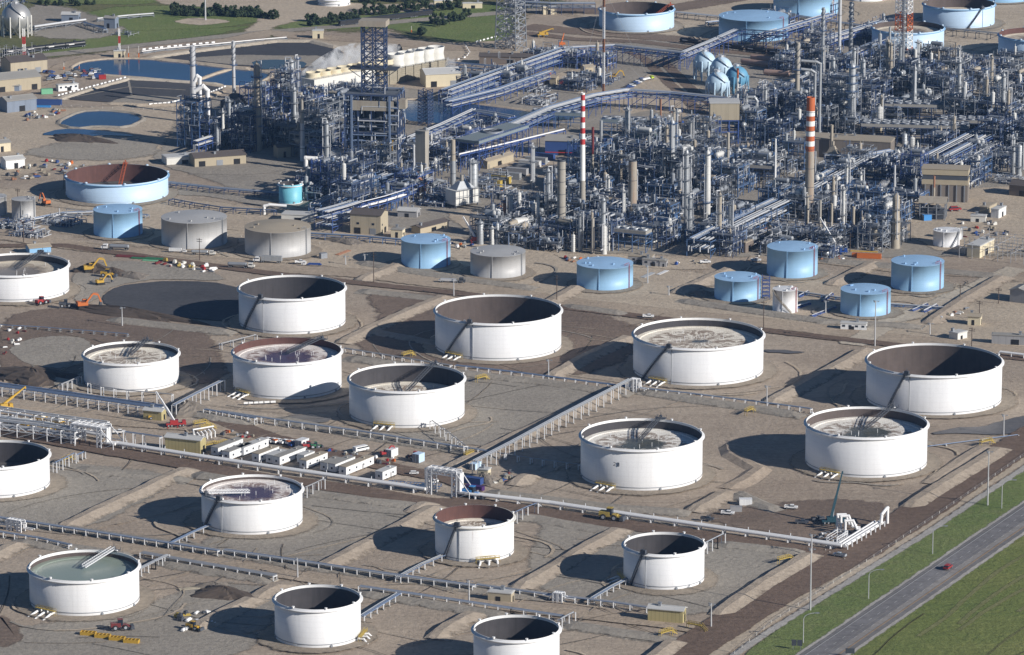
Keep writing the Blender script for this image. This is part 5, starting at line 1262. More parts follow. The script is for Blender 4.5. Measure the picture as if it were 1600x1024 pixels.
prack([(1474,45),(1563,54)], 'brown-posted pipe row between the pale blue tanks at the right', 5, w=6, zs=(5,), npipe=4, seed=20, steel='steel_dark', mats=('pipe_silver',))
prack([(1232,24),(1310,36),(1365,44)], 'grey pipe row left of the whitish blue tank', 5, w=6, zs=(5,), npipe=5, seed=21, steel='steel_dark')
prack([(355,208),(380,199),(415,184)], 'blue trestle of pipes on the left, upper one', 9, w=7, npipe=5, seed=22)
prack([(305,222),(360,204),(410,192)], 'pale pipe trestle over blue posts at the left unit', 9, w=5, npipe=5, seed=23, mats=('pipe_pale',))
prack([(492,320),(540,298),(620,268),(650,262)], 'grey rack on the left edge of the pipe jungle', 9, w=8, npipe=6, seed=24, steel='steel_lightblue')
prack([(505,332),(535,324),(560,316)], 'royal blue rack next to the beige gabled hall', 12, w=14, zs=(4,8,12), npipe=6, seed=25)
prack([(560,318),(600,308),(632,298)], 'blue rack with a white pipe behind the beige gabled hall', 11, w=5, npipe=3, seed=26, mats=('pipe_white',))
prack([(484,366),(560,370),(640,377),(690,383)], 'low pale blue pipe row along the front of the plant', 3, w=4, zs=(3,), npipe=3, seed=27, steel='steel_lightblue')
prack([(718,243),(800,224),(882,204)], 'single long pale pipe bridge climbing to the blue-walled hall', 11, w=2, zs=(11,), npipe=1, rr=.8, seed=28, mats=('pipe_white',))
prack([(262,286),(330,294),(400,300),(470,305)], 'low dark pipe row beyond the wide pale blue tank', 3, w=6, zs=(3,), npipe=4, seed=29, steel='steel_navy')
prack([(268,312),(300,318),(345,325),(430,330)], 'low pipe row between the silver tank and the wide blue one', 3, w=5, zs=(3,), npipe=4, seed=30, steel='steel_navy')
prack([(0,352),(60,342),(100,334),(148,332),(230,338)], 'curved low row of grey pipes at the left edge', 2, w=7, zs=(2,), npipe=5, seed=31, steel='steel_grey')
prack([(52,44),(100,37),(133,33)], 'thick pale pipe on supports right of the silver sphere', 3, w=4, zs=(3,), npipe=3, seed=32, steel='steel_grey', mats=('pipe_pale',), rr=.8)
prack([(130,36),(150,42),(165,47)], 'short dark pipe row leading to the grey metering skid', 3, w=4, zs=(3,), npipe=3, seed=33, steel='steel_grey')
prack([(152,31),(200,26),(240,23)], 'long thin pale pipeline across the meadow at the top', 2, w=2, zs=(2,), npipe=1, rr=.7, steel='steel_grey', seed=34, mats=('pipe_pale',))
prack([(222,82),(260,77),(330,71),(400,64),(448,60)], 'pale twin pipeline along the upper lined pit', 1.5, w=3, zs=(1.5,), npipe=2, rr=.4, steel='steel_grey', seed=35, mats=('pipe_white',))
prack([(800,3),(860,6),(930,6)], 'dark pipe rack at the top edge left of the pale blue open tank', 8, w=8, npipe=5, seed=36, steel='steel_navy')
prack([(700,98),(760,103),(830,108)], 'dark flat rack behind the blue racks', 7, w=8, npipe=5, seed=37, steel='steel_navy', mats=('pipe_bluegrey',))
prack([(1240,456),(1330,469),(1390,476),(1478,482)], 'low pale blue pipe row in front of the light blue tanks', 1.2, w=3, zs=(1.2,), npipe=2, seed=38, steel='steel_lightblue', mats=('pipe_bluegrey','pipe_pale'))
for i, ln in enumerate([((1248,463),(1262,456)), ((1286,470),(1300,459)), ((1425,485),(1448,475)), ((1443,487),(1463,477)), ((1268,494),(1305,480)), ((1245,480),(1265,474))]):
    prack(ln, '%s short pipe spur crossing the low pipe row in front of the light blue tanks' % ('First','Second','Fifth','Sixth','Fourth','Third')[i], 1, w=1.6, zs=(1,), npipe=1, seed=50+i, mats=('pipe_pale',))
# ---- air coolers
def cooler(px, L, W, H, nx, ny, label, rz=UA, **kw): mk('air_cooler', label, 'air cooler', aircooler(L, W, H, nx, ny, **kw), G(*px), rz, group='air coolers')
cooler((770,252), 62, 17, 17, 1, 1, 'long slatted grey-green cooler on tall blue legs right of the pond', VA-.05, steel='steel_blue', box='roof_slat')
cooler((950,388), 52, 9, 11, 9, 1, 'row of nine silver cooler fans below the plain concrete chimney', UA*.9, fan='vessel_silver')
cooler((1040,372), 14, 9, 11, 2, 1, 'short light blue cooler at the right end of the fan row', VA, steel='steel_lightblue', box='steel_lightblue')
cooler((1455,196), 62, 14, 13, 10, 2, 'long grey-green cooler bank, rear one at the right', UA*.25, steel='steel_navy')
cooler((1510,214), 36, 12, 10, 6, 2, 'grey-green cooler bank in front of the rear one', UA*.25, steel='steel_navy')
cooler((1430,226), 70, 13, 12, 11, 2, 'long grey-green cooler bank, front one at the right', UA*.3, steel='steel_navy')
cooler((1545,196), 26, 14, 13, 4, 2, 'short grey cooler block near the right edge', UA*.3, steel='steel_navy')
cooler((1180,285), 28, 12, 10, 4, 2, 'grey-green cooler right of the concrete stack under the box on stilts', UA*.6, steel='steel_navy')
cooler((1160,262), 26, 14, 9, 4, 1, 'dark cooler with louvered side below the arched pipe', UA*.5, steel='steel_dark', box='steel_dark')
cooler((1380,150), 40, 12, 12, 6, 2, 'grey cooler bank behind the crowded reactor', UA*.3, steel='steel_navy')
cooler((560,165), 30, 12, 12, 5, 1, 'grey cooler deck behind the coke structure', UA*.4, steel='steel_grey')
cooler((520,222), 34, 12, 15, 5, 2, 'pale cooler deck left of the coke structure', UA*.4, steel='steel_grey')
cooler((870,200), 34, 10, 9, 5, 1, 'bluish grey cooler above the blue-walled hall', UA*.4, steel='steel_lightblue', box='roof_slat')
cooler((975,212), 30, 9, 9, 4, 1, 'bluish grey cooler behind the pale grey stack', UA*.4, steel='steel_lightblue', box='roof_slat')
# ---- named tall structures
for x, y, yt, L, W, st, lb in [(304,229,158,17,15,'steel_lightblue','tall light blue tower structure under the leftmost spiral-top stack'),(322,231,188,14,14,'steel_blue','lower blue structure right of the leftmost tower'),(385,236,176,14,14,'steel_navy','dark structure left of the tallest tan column'),
    (420,226,168,14,14,'steel_navy','dark structure right of the tallest tan column'),(447,196,112,16,13,'steel_navy','dark tower structure around the broad silver column at the steam'),(500,240,160,20,16,'steel_grey','grey tower structure between the pump house and the derrick'),(530,214,150,16,14,'steel_lightblue','light structure touching the derrick legs on the left'),
    (1005,266,205,18,14,'steel_grey','grey structure around the green-topped vessel'),(1062,306,238,16,14,'steel_dark','dark structure behind the ringed pointed column'),(1248,205,150,14,13,'steel_navy','navy structure around the grey spiral-top stack'),(1318,206,120,18,15,'steel_grey','grey tower structure around the crowded reactor column'),
    (1290,190,128,16,14,'steel_navy','navy structure below the left tall stack'),(1350,198,135,16,14,'steel_navy','navy structure right of the crowded reactor column'),(1172,222,172,16,14,'steel_lightblue','bluish structure under the arched pipe'),(1428,300,240,13,12,'steel_blue','royal blue open frame left of the tall beige block'),
    (965,300,240,18,14,'steel_dark','dark structure left of the dark-capped concrete chimney'),(1470,165,118,18,14,'steel_navy','navy structure behind the rear cooler bank'),(1555,178,128,18,14,'steel_grey','grey structure near the right edge behind the white arched pipe')]:
    h = HT(x, y, yt); n = max(2, round(h/6)); mk('process_structure', lb, 'process structure', unit(int(x), L, W, [h*(k+1)/n for k in range(n)], st, 5, 34+int(h*2.2)), G(x, y), UA, group='tall process structures')
# ---- the many open process structures
def inpoly(x, y, P):
    s = False; j = len(P)-1
    for i in range(len(P)):
        if (P[i][1] > y) != (P[j][1] > y) and x < (P[j][0]-P[i][0])*(y-P[i][1])/(P[j][1]-P[i][1])+P[i][0]: s = not s
        j = i
    return s
LEV = {'tall': [(6, 12, 18), (5, 10, 15, 20), (7, 13)], 'mid': [(5, 10), (6, 11), (4.5, 8.5, 12.5)], 'low': [(5,), (4, 8)]}
PROTO = {}
def proto(kind, steel, k):
    key = (kind, steel, k)
    if key not in PROTO:
        sd = (hash_(kind)+hash_(steel))*7+k
        if kind == 'skid': PROTO[key] = skid(sd, 20, 15)
        else: lv = LEV[kind][k % len(LEV[kind])]; PROTO[key] = unit(sd, 20, 14, lv, steel, 5 if kind != 'low' else 3, 44 if kind == 'tall' else 38)
    return PROTO[key]
def hash_(s): return sum(ord(ch)*(i+1) for i, ch in enumerate(s)) % 97
EXCL = [[(1080,95),(1175,90),(1200,130),(1190,172),(1085,170)],[(1410,205),(1540,212),(1560,236),(1420,246),(1395,232)],[(1205,222),(1410,240),(1410,275),(1320,268),(1205,248)],[(756,228),(905,230),(908,282),(830,285),(756,268)], [(618,150),(740,152),(850,172),(830,203),(640,202)], [(690,330),(748,322),(790,345),(740,362)], [(1215,225),(1420,232),(1415,262),(1210,255)],
        [(1405,395),(1435,300),(1640,292),(1640,400)], [(470,140),(700,100),(705,125),(480,165)], [(560,345),(650,330),(720,345),(720,385),(560,380)], [(930,150),(1110,155),(1120,205),(940,190)], [(545,215),(632,215),(632,275),(545,275)], [(960,85),(1090,90),(1080,150),(985,145)]]
ZONES = [ # polygon, kinds, steels, density
 ([(285,228),(300,180),(355,180),(440,158),(545,158),(620,200),(650,215),(655,262),(560,290),(478,262),(478,238),(380,236),(330,240)], ('tall','mid','tall','mid'), ('steel_navy','steel_blue','steel_grey'), .92),
 ([(478,262),(560,285),(655,262),(690,300),(640,330),(560,345),(500,335),(470,300)], ('mid','low','mid','tall'), ('steel_blue','steel_lightblue','steel_navy'), .95),
 ([(668,226),(740,207),(830,206),(770,235),(720,255),(690,290),(665,270)], ('mid','low'), ('steel_blue','steel_navy'), .9),
 ([(690,300),(770,275),(860,292),(860,395),(780,392),(745,375),(690,345),(670,330)], ('low','skid','mid','skid'), ('steel_grey','steel_dark'), .85),
 ([(850,300),(905,275),(930,225),(1010,205),(1130,232),(1220,230),(1420,262),(1250,320),(1095,392),(870,396)], ('mid','tall','mid','low'), ('steel_dark','steel_grey','steel_navy','steel_lightblue'), .95),
 ([(1190,150),(1205,95),(1290,85),(1400,98),(1500,108),(1640,112),(1640,262),(1480,262),(1420,235),(1240,222),(1150,195)], ('mid','tall','low','mid'), ('steel_navy','steel_dark','steel_navy','steel_grey'), .95),
 ([(1095,396),(1250,325),(1400,255),(1478,262),(1600,262),(1600,290),(1440,300),(1405,385),(1330,402)], ('mid','low','skid','mid'), ('steel_dark','steel_grey','steel_navy','steel_lightblue'), .95),
 ([(705,150),(720,120),(860,92),(960,100),(930,150),(860,172),(780,165)], ('low','low','skid'), ('steel_blue','steel_navy'), .8),
 ([(1400,385),(1420,350),(1480,380),(1440,402)], ('skid',), ('steel_grey',), 1),
 ([(10,352),(150,342),(130,368),(0,378)], ('skid',), ('steel_navy',), .8),
 ([(795,0),(880,-5),(870,12),(800,14)], ('mid','low'), ('steel_navy',), .9),
 ([(-10,-10),(28,-10),(10,18),(-10,22)], ('low','skid'), ('steel_grey',), .9),
 ([(1245,70),(1390,45),(1440,60),(1380,88),(1290,82)], ('low','skid'), ('steel_navy','steel_blue'), .5),
 ([(1175,55),(1300,18),(1320,26),(1240,64)], ('low','skid'), ('steel_blue','steel_navy'), .4),
 ([(640,80+40),(720,112),(740,130),(690,150)], ('skid',), ('steel_grey',), .6),
]
DESC = {'tall': 'tall %s process structure with vessels', 'mid': '%s process structure with pipes', 'low': 'low %s process platform', 'skid': 'ground level %s pipe manifold'}
SN = {'steel_navy': 'navy', 'steel_blue': 'royal blue', 'steel_grey': 'grey', 'steel_dark': 'dark', 'steel_lightblue': 'light blue'}
rz_ = random.Random(11); taken = set(); nun = 0
P0 = G(800, 300)
for zi, (poly, kinds, steels, dens) in enumerate(ZONES):
    for i in range(-32, 33):
        for j in range(-32, 40):
            if (i, j) in taken: continue
            p = P0+U*(i*24)+V*(j*19); x, y = PX(p)
            if not inpoly(x, y, poly) or any(inpoly(x, y, e) for e in EXCL): continue
            if rz_.random() > dens or (rz_.random() < .8 and (i % 6 == 0 or j % 5 == 0)): continue
            taken.add((i, j)); kd = rz_.choice(kinds); st = rz_.choice(steels); k = rz_.randrange(4 if kd != 'skid' else 5)
            sx = rz_.choice((1, -1)); s = rz_.uniform(.9, 1.15)
            mk('process_structure' if kd != 'skid' else 'pipe_manifold', None, 'process structure' if kd != 'skid' else 'pipe manifold', proto(kd, st if kd != 'skid' else 'steel_grey', k), p+U*rz_.uniform(-2, 2)+V*rz_.uniform(-2, 2), UA+(PI if rz_.random() < .5 else 0)+(PI/2 if rz_.random() < .2 else 0), (s, s, s*rz_.uniform(.85, 1.2)), group='open process structures', auto=DESC[kd] % SN[st] if kd != 'skid' else 'ground level pipe manifold')
            nun += 1
rk = random.Random(31)
slim = [column(h_, w_, np_, mt, 'steel_grey', seed=90+i) for i, (h_, w_, np_, mt) in enumerate([(26,1.3,3,'vessel_silver'),(32,1.6,4,'vessel_silver'),(22,1.1,2,'vessel_white'),(28,1.2,3,'vessel_tan')])]
for poly, n in ((ZONES[4][0], 14), (ZONES[5][0], 22), (ZONES[6][0], 8), (ZONES[0][0], 8), (ZONES[3][0], 3)):
    xs = [p[0] for p in poly]; ys = [p[1] for p in poly]; c = 0
    while c < n:
        x, y = rk.uniform(min(xs), max(xs)), rk.uniform(min(ys), max(ys))
        if not inpoly(x, y, poly) or any(inpoly(x, y, e) for e in EXCL): continue
        c += 1; k = rk.randrange(4); mk('process_column', None, 'column', slim[k], G(x, y), rk.uniform(0, 6), (1, 1, rk.uniform(.8, 1.25)), group='slim columns standing between the structures', auto='slim %s column' % ('silver', 'silver', 'pale', 'tan')[k])
# ================================================================ buildings
def B(x, y, L, W, H, wall, roof, label, rz=UA, name='building', cat='building', **kw): return mk(name, label, cat, bldg(L, W, H, wall, roof, seed=int(x), **kw), G(x, y), rz)
B(38,112,28,18,9,'clad_tan','roof_brown','beige hall with dark roof below the silver sphere',.5,doors=2)
B(20,139,34,20,9,'wall_tan','roof_grey','beige hall with pale roof, nearest of the two at the left edge',.5,doors=3)
B(12,142,16,7,4,'wall_bluegrey','roof_grey','low bluish shed in front of the pale-roofed beige hall',.1)
B(28,172,22,13,8,'clad_bluegrey','roof_grey','blue-grey shed with open door at the left edge',.55,doors=1)
B(105,141,15,4.5,4,'clad_white','roof_pale','long white site office beside the lined pit',.5,kind='flat',wins=4)
B(20,262,13,9,6,'clad_white','roof_pale','white rounded shed among the scrap piles at the left edge',.5)
B(2,236,10,8,6,'cream','roof_grey','cream shed cut by the left edge',.5)
B(340,256,34,13,6,'wall_tan','roof_brown','tan building with dark brown roof below the leftmost process tower',.35,doors=3)
B(285,254,24,12,4.5,'offwhite','roof_pale','low white-roofed building left of the brown-roofed one',.35,kind='flat')
B(441,245,9,8,7,'wall_tan','roof_brown','small beige pump house beside the tapered white stack',.4)
B(577,363,19,14,12,'clad_tan','roof_brown','beige gabled hall with dark roof at the front of the plant',UA*.6,doors=2,wins=2)
B(639,338,12,8,4,'wall_grey','roof_pale','small grey shed with pale roof right of the pipe jungle',UA*.5)
B(672,360,26,7,4,'wall_tan','roof_brown','long low brown-roofed shed behind the light blue tank',VA-.2)
B(622,371,7,6,5,'cream','roof_grey','small cream cabin in front of the long low brown-roofed shed',UA*.5,kind='flat',wins=1)
B(468,344,20,10,4,'offwhite','roof_pale','flat white-roofed building behind the sandy-roofed tank',UA*.4,kind='flat')
o=B(902,241,40,16,10,'wall_blue','roof_grey','dark blue walled hall left of the slim striped chimney',UA*.25,doors=2)
m=MB(); m.box(0,-8.1,2.2,40,.1,.5); child(o,'red_stripe',m.mesh('red_stripe','red_band'))
m=MB(); m.box(0,0,10,6,.5,9); m.box(0,-.28,11.6,6,.05,.35,1); me=m.mesh('screen_wall',['wall_blue','red_band']); m=MB(); m.bar((-2.6,.6,0),(-2.6,.6,14),.4); m.bar((2.6,.6,0),(2.6,.6,14),.4)
mk('screen_wall','blue screen wall with red line on posts right of the dark blue hall','screen',[('panel',me,[],None),part('post',m,'steel_dark')],G(950,262),UA*-.6)
B(776,258,30,6,5,'wall_tan','roof_tan','long low beige building behind the row of grey containers',VA-.1)
B(1308,243,73,19,12,'clad_brown','roof_tan','long beige hall in the right half of the plant',R(-15),kind='flat',doors=5)
B(1357,216,16,12,7,'wall_tan','roof_tan','small beige building behind the long hall',R(-15))
B(688,132,25,18,9,'cream','roof_pale','white-roofed hall under a small steam puff',.25,doors=2)
B(800,100,46,10,6,'wall_brownish','roof_brown','long dark brown shed behind the blue racks',-.1)
B(918,117,8,6,6,'wall_tan','roof_tan','small tan house inside the railway curve',.6)
B(856,131,14,7,5,'wall_tan','roof_tan','low tan house left of the guyed mast',-.3)
B(858,22,10,5,6,'cream','roof_pale','cream block below the dark rack at the top edge',.2,kind='flat')
B(692,11,14,4,5,'cream','roof_pale','cream billboard-like shed among trees at the top',.2,kind='flat')
B(738,13,15,4,4,'cream','roof_pale','second cream shed at the top, right of the trees',.1,kind='flat')
B(187,90,8,5,5,'cream','roof_pale','cream pump house on the bank of the upper pond',.0,kind='flat')
B(497-0,60,8,6,6,'cream','roof_pale','cream pump house on the far bank of the upper lined pit',.0,kind='flat')
B(111,34,13,8,6,'clad_bluegrey','roof_pale','blue-grey shed beside the meadow pipeline',-.1)
B(174,44,9,7,8,'clad_bluegrey','roof_grey','blue-grey metering house at the end of the dark pipe row',-.3)
B(950,334,26,12,9,'wall_brownish','roof_tan','flat tan-roofed shed behind the cooler fans',UA*.3,kind='flat')
B(1002,411,14,8,4.5,'wall_grey','roof_tan','tan-roofed office in front of the plant, beside grey cabins',UA*.5,kind='flat',wins=2)
B(1022,416,13,4,4,'wall_grey','roof_grey','long grey cabin beside the tan-roofed office',UA*.5,kind='flat',wins=3)
B(1037,417,4,4,3.5,'clad_grey','roof_grey','small grey cabin at the end of the long grey one',UA*.5,kind='flat')
B(1219,377,17,8,5,'wall_tan','roof_tan','tan flat-roofed shed behind the tallest light blue tank',UA*.4,kind='flat')
B(1160,392,11,9,6,'wall_brownish','roof_tan','brown box-like shed left of the tallest light blue tank',VA,kind='flat')
B(1532,397,22,8,7,'cream','roof_pale','cream building with open front bay at the switchyard',VA,kind='flat')
B(1560,339,12,5,5.5,'clad_white','roof_pale','white trailer office on the sandy yard at the right',VA,kind='flat')
B(1529,347,9,5,4,'offwhite','roof_pale','small white cabin left of the white trailer office',UA*.5,kind='flat')
B(1544,331,15,5,4,'wall_tan','roof_tan','tan trailer behind the white one on the sandy yard',VA,kind='flat')
B(1602,305,16,14,7,'wall_brownish','roof_brown','red-topped shed at the right edge',UA)
B(1497,529,8,6,3.6,'offwhite','roof_pale','small white shed beside the dirt road behind the largest tank',VA-.3,kind='flat')
B(1588,538,26,5,5,'clad_grey','roof_grey','long grey shed at the right edge behind the largest tank',UA*.4,kind='flat')
B(1334,515,14,4.5,3.6,'clad_white','roof_pale','long white trailer below the nearest light blue tank',UA*.4,kind='flat',wins=4)
B(1598,470,14,10,7,'wall_grey','roof_grey','grey shed cut by the right edge behind the dike',VA)
B(1523,507,7,6,5,'cream','roof_tan','cream hut beside the line of scrap at the right',UA*.5)
o=B(290,705,19,6.5,7,'clad_yellow','roof_pale','large yellow ribbed electrical house with white roof beside the white pipeline',UA*.75,doors=0)
o=B(242,656,10,5.5,5.2,'clad_yellow','roof_pale','small yellow ribbed house at the end of the long trestle',UA*.75,doors=0)
o=B(1042,971,15.5,5.5,6,'clad_yellow','roof_pale','yellow ribbed house on stilts beside the nearest pipe row',UA*.6,doors=0)
B(783,939,10.5,5,4.2,'wall_tan','roof_pale','small tan pump house with white roof beside the farm road',UA*.6,kind='flat')
B(757,747,5,4.5,4.5,'cream','roof_pale','small cream cabin right of the white pipe portal',UA*.7,kind='flat',wins=1)
B(60,394,13,8,3.6,'tank_sky','roof_tan','low shed with tan roof and light blue wall behind the leftmost white tank',.4)
m_=[]
# the beige block with dark upper band
m=MB(); m.box(0,0,0,28,13,11); pt=[part('wall',m,'clad_brown')]; m=MB(); m.box(0,-.1,11,28.4,13.4,3); m.box(0,0,17,28.4,13.4,3.5); pt.append(part('cladding_panel',m,'wall_tan')); m=MB(); m.box(0,0,14,27.6,12.6,3); pt.append(part('window',m,'steel_dark')); m=MB(); m.box(0,0,20.5,29,14,.5); pt.append(part('roof',m,'roof_tan'))
for k in range(6): m=MB(); m.box(-12+4.8*k,-6.9,0,.6,.6,11); pt.append(part('column',m,'steel_grey'))
mk('building','tall beige block with dark window band beside the open shed','building',pt,G(1477,313),UA*.35)
m=MB()
for x in (-7.5,-2.5,2.5,7.5):
    for y in (-6,0,6): m.bar((x,y,0),(x,y,11),.5)
for z in (4,8): m.bar((-7.5,-6,z),(7.5,-6,z),.3); m.bar((7.5,-6,z),(7.5,6,z),.3)
pt=[part('post_frame',m,'steel_grey')]; m=MB(); m.box(0,1,0,13,9,6); m.drum((-4,0,7),(4,0,7),1.5,10); pt.append(part('compressor',m,'steel_dark'))
m=MB()
for s in (-1,1):
    vs=[(-8.5,s*7,10.8),(8.5,s*7,10.8),(8.5,0,13.6),(-8.5,0,13.6)]; m._add(vs+[(a,b,c+.3) for a,b,c in vs],[(0,1,2,3),(7,6,5,4),(0,4,5,1),(1,5,6,2),(2,6,7,3),(0,3,7,4)],0)
pt.append(part('roof',m,'vessel_tan')); mk('open_shed','open compressor shed with rust-stained gable roof on posts','shed',pt,G(1458,342),UA*.4)
# ================================================================ trailers, containers, crates
def trailer(L, W=3.6, H=3.4, wall='clad_white', roof='roof_grey'):
    out = []; m = MB(); m.box(0, 0, .7, L, W, H); out.append(part('wall', m, wall)); m = MB(); m.box(0, 0, .7+H+.01, L+.3, W+.3, .22); m.box(L*.25, 0, .94+H, 1, 1, .5); out.append(part('roof', m, roof))
    for k in range(max(1, int(L/5))): m = MB(); m.box(-L/2+(k+.5)*L/max(1, int(L/5)), -W/2-.03, 2.1, 1.1, .1, .9); out.append(part('window', m, 'glass'))
    m = MB(); m.box(L*.1, -W/2-.04, .8, 1.0, .1, 2.1); out.append(part('door', m, 'wall_grey')); m = MB(); m.box(-L/2-.03, 0, 1.9, .1, 1, 1); out.append(part('window', m, 'glass'))
    m = MB(); [m.box(x*L, y*W/2*.8, 0, .5, .4, .7) for x in (-.4, -.1, .2, .4) for y in (-1, 1)]; out.append(part('block', m, 'steel_dark')); return out
tcache = {}
def TR(x, y, L, label, rz=None, **kw):
    k = (L, str(kw))
    if k not in tcache: tcache[k] = trailer(L, **kw)
    mk('site_trailer', label, 'site trailer', tcache[k], G(x, y), R(58) if rz is None else rz, group='site trailers in the yard')
for x, y, L, rf, lb in [(355,706,21,'roof_grey','white site trailer with grey roof nearest the yellow ribbed house'),(371,713,19,'roof_grey','grey-roofed trailer, second from the yellow ribbed house'),(395,706,21,'roof_pale','white trailer with a black doorway, third from the yellow house'),
    (415,717,17,'roof_tan','white trailer with tan roof left of the two low ones'),(432,721,12,'roof_pale','low small trailer tucked between two long ones'),(452,720,22,'roof_grey','longest white trailer with dark grey roof'),(478,722,9,'roof_pale','short open pale trailer left of the green-roofed one'),
    (490,727,18,'roof_tan','white trailer with greenish tan roof and equipment at its rear'),(517,733,12,'roof_grey','small grey trailer left of the last two long ones'),(534,733,17,'roof_grey','grey-roofed trailer touching the last long one'),(557,735,24,'roof_tan','last long white trailer with tan roof in the row'),(603,747,12,'roof_pale','small pale trailer beside the open steel grids')]:
    TR(x, y, L, lb, roof=rf, W=4.2, H=3.8)
def container(L, W, H, col):
    m = MB(); m.box(0, 0, .15, L, W, H); out = [part('wall', m, col)]; m = MB(); m.box(0, 0, H+.16, L+.05, W+.05, .15); out.append(part('roof', m, col)); m = MB(); m.box(-L/2-.04, -W/4, .3, .08, W*.42, H-.3); m.box(-L/2-.04, W/4, .3, .08, W*.42, H-.3); out.append(part('door', m, 'steel_grey')); return out
ccache = {}
def CT(x, y, L, col, label=None, rz=UA, W=3, H=3, auto=None, name='container', cat='container', group=None):
    k = (L, col, W, H)
    if k not in ccache: ccache[k] = container(L, W, H, col)
    mk(name, label, cat, ccache[k], G(x, y), rz, group=group, auto=auto)
corrugated('cont_grey', (.30,.31,.32), .5, .2)
for i, (x, y, c) in enumerate([(767,292,'mustard'),(781,286,'mustard'),(797,280,'cont_grey'),(808,273,'wall_grey'),(818,267,'cont_grey'),(828,261,'roof_pale'),(838,256,'cont_grey'),(850,250,'wall_blue')]):
    CT(x, y, 14, c, ['mustard container nearest the cone-topped vessel','second mustard container, behind the first','grey container right behind the mustard ones','pale grey container, fourth of the row','grey container, fifth of the row','white-roofed container, sixth of the row','grey container, seventh of the row','blue container at the far end of the row'][i], UA*.8, 4.2, 4, group='containers on the paved yard')
CT(75,164,19,'wall_blue','long dark blue container beside the blue-grey shed',-.1,3,3.4); CT(73,147,8,'green_pale','pale green container in front of the parked scrap',.3,3.4,3.4); CT(68,168,10,'blue_bright','low bright blue flat container next to the dark blue one',-.1,2.5,1)
CT(472,700,6.5,'clad_white','white container at the end of the parked pickup row',R(58),4,4.2); CT(612,713,6,'clad_white','white container beside a red excavator body',R(58),3.6,3.6); CT(654,722,5,'tank_pale','pale blue box with orange machinery on its left',R(58),3.8,4.2)
CT(740,757,9,'wall_blue','dark blue container under the white pipe portal brace',UA,3.4,3.2); CT(742,766,9,'purple','dark purple skid beside the dark blue container',UA,3,2); CT(743,733,6,'tank_pale','light box behind the white pipe portal',VA,3,3)
CT(1358,404,14,'orange','long orange container behind the tallest light blue tank',UA*.4,2.6,2.6); CT(1338,402,5,'orange','short orange box left of the long orange container',UA*.4,2.6,2.2); CT(1448,357-12,5,'blue_bright','bright blue box in front of the open shed',.3,3.5,3.5)
CT(155,121,7,'wall_blue','blue skip on the parking row by the upper pond',.1,3,2.5); CT(160,124,5,'red','red box at the end of the parking row by the pond',.2,3,2.8)
CT(1165,789,6,'clad_white','white enclosed cargo trailer on bare ground',.0,3.2,2.8); CT(1150,800,5.5,'wall_grey','small grey trailer behind the white pickup',.0,2.8,2.4)
CT(1468,375-4,5,'lime','lime green panel left of the squat white tank',.9,.8,4); CT(505,408-4,4,'steel_grey','grey compressor box on the gravel yard',.5,3,3)
# timber and pipe stacks
def pstack(n, L, r_, mat):
    out = []; m = MB(); rows = 0; k = 0; c = n
    while k < n and c > 0:
        for i in range(c):
            x = (i-(c-1)/2)*2.1*r_; m.tube((-L/2, x, r_+rows*1.8*r_), (L/2, x, r_+rows*1.8*r_), r_, 6); k += 1
        rows += 1; c -= 1
    return m.mesh('pipe_stack', mat)
for x, y, L, r_, n, mt, rz, lb in [(297,921,10,.35,4,'wood_slat',.35,'small stack of pale pipes on bare ground behind the yellow skips'),(1012,431,14,.3,5,'vessel_silver',VA,'stack of silver pipes beside the green reel'),(1035,427,12,.3,4,'pipe_pale',VA,'short stack of pale pipes on the yard road'),
    (232,413-8,20,.4,5,'green',UA*.5,'stack of dark green pipes along the upper road'),(205,402,18,.4,5,'maroon',UA*.5,'stack of dark red pipes along the upper road'),(235,408,9,.3,4,'green_pale',UA*.5,'stack of pale green pipes beside the scrap row'),(536,396,14,.35,4,'vessel_rust',VA,'stack of rusty pipes on the gravel yard'),
    (1350,388+6,16,.3,3,'yellow',UA*.4,'row of yellow pipes behind the long orange container'),(1245,398,14,.4,4,'pipe_silver',VA,'stack of silver pipes left of the white crane'),(1180,392,9,.3,4,'wood_slat',UA,'stack of tan timber near the brown box-like shed')]:
    mk('pipe_stack', lb, 'pipe stack', pstack(n, L, r_, mt), G(x, y), rz)
# ================================================================ vehicles
def wheels(out, xs, W, r_, mat='rubber'):
    for x in xs:
        for s in (-1, 1): m = MB(); m.tube((x, s*W/2-.12*s-.15, r_), (x, s*W/2-.12*s+.15, r_), r_, 10); m2 = MB(); m2.tube((x, s*W/2-.12*s+.16*s, r_), (x, s*W/2-.12*s+.2*s, r_), r_*.55, 8); out.append(part('wheel', m, mat, [part('rim', m2, 'pipe_silver')]))
def pickup(col, cap=None, L=5.9, W=2.1):
    out = []; m = MB(); m.box(0, 0, .55, L, W, .62); m.box(L*.36, 0, 1.17, L*.26, W*.94, .12); out.append(part('body', m, col))
    m = MB(); m.box(L*.06, 0, 1.17, L*.36, W*.94, .78, 0, 0, (.72, .84)); out.append(part('cab', m, col)); m = MB(); m.box(L*.06, 0, 1.24, L*.365, W*.955, .52, 0, 0, (.80, .88)); out.append(part('window', m, 'glass'))
    m = MB()
    for s in (-1, 1): m.box(-L*.32, s*W*.46, 1.17, L*.34, .12, .34)
    m.box(-L*.49, 0, 1.17, .1, W*.9, .34); out.append(part('bed_side', m, col)); m = MB(); m.box(-L*.32, 0, 1.175, L*.33, W*.82, .04); out.append(part('bed_floor', m, cap or 'steel_dark'))
    if cap: m = MB(); m.box(-L*.32, 0, 1.5, L*.33, W*.9, .5); out.append(part('bed_cover', m, cap))
    wheels(out, (-L*.3, L*.32), W, .42); m = MB(); m.box(L*.5, 0, .75, .06, W*.8, .25); out.append(part('grille', m, 'steel_dark')); return out
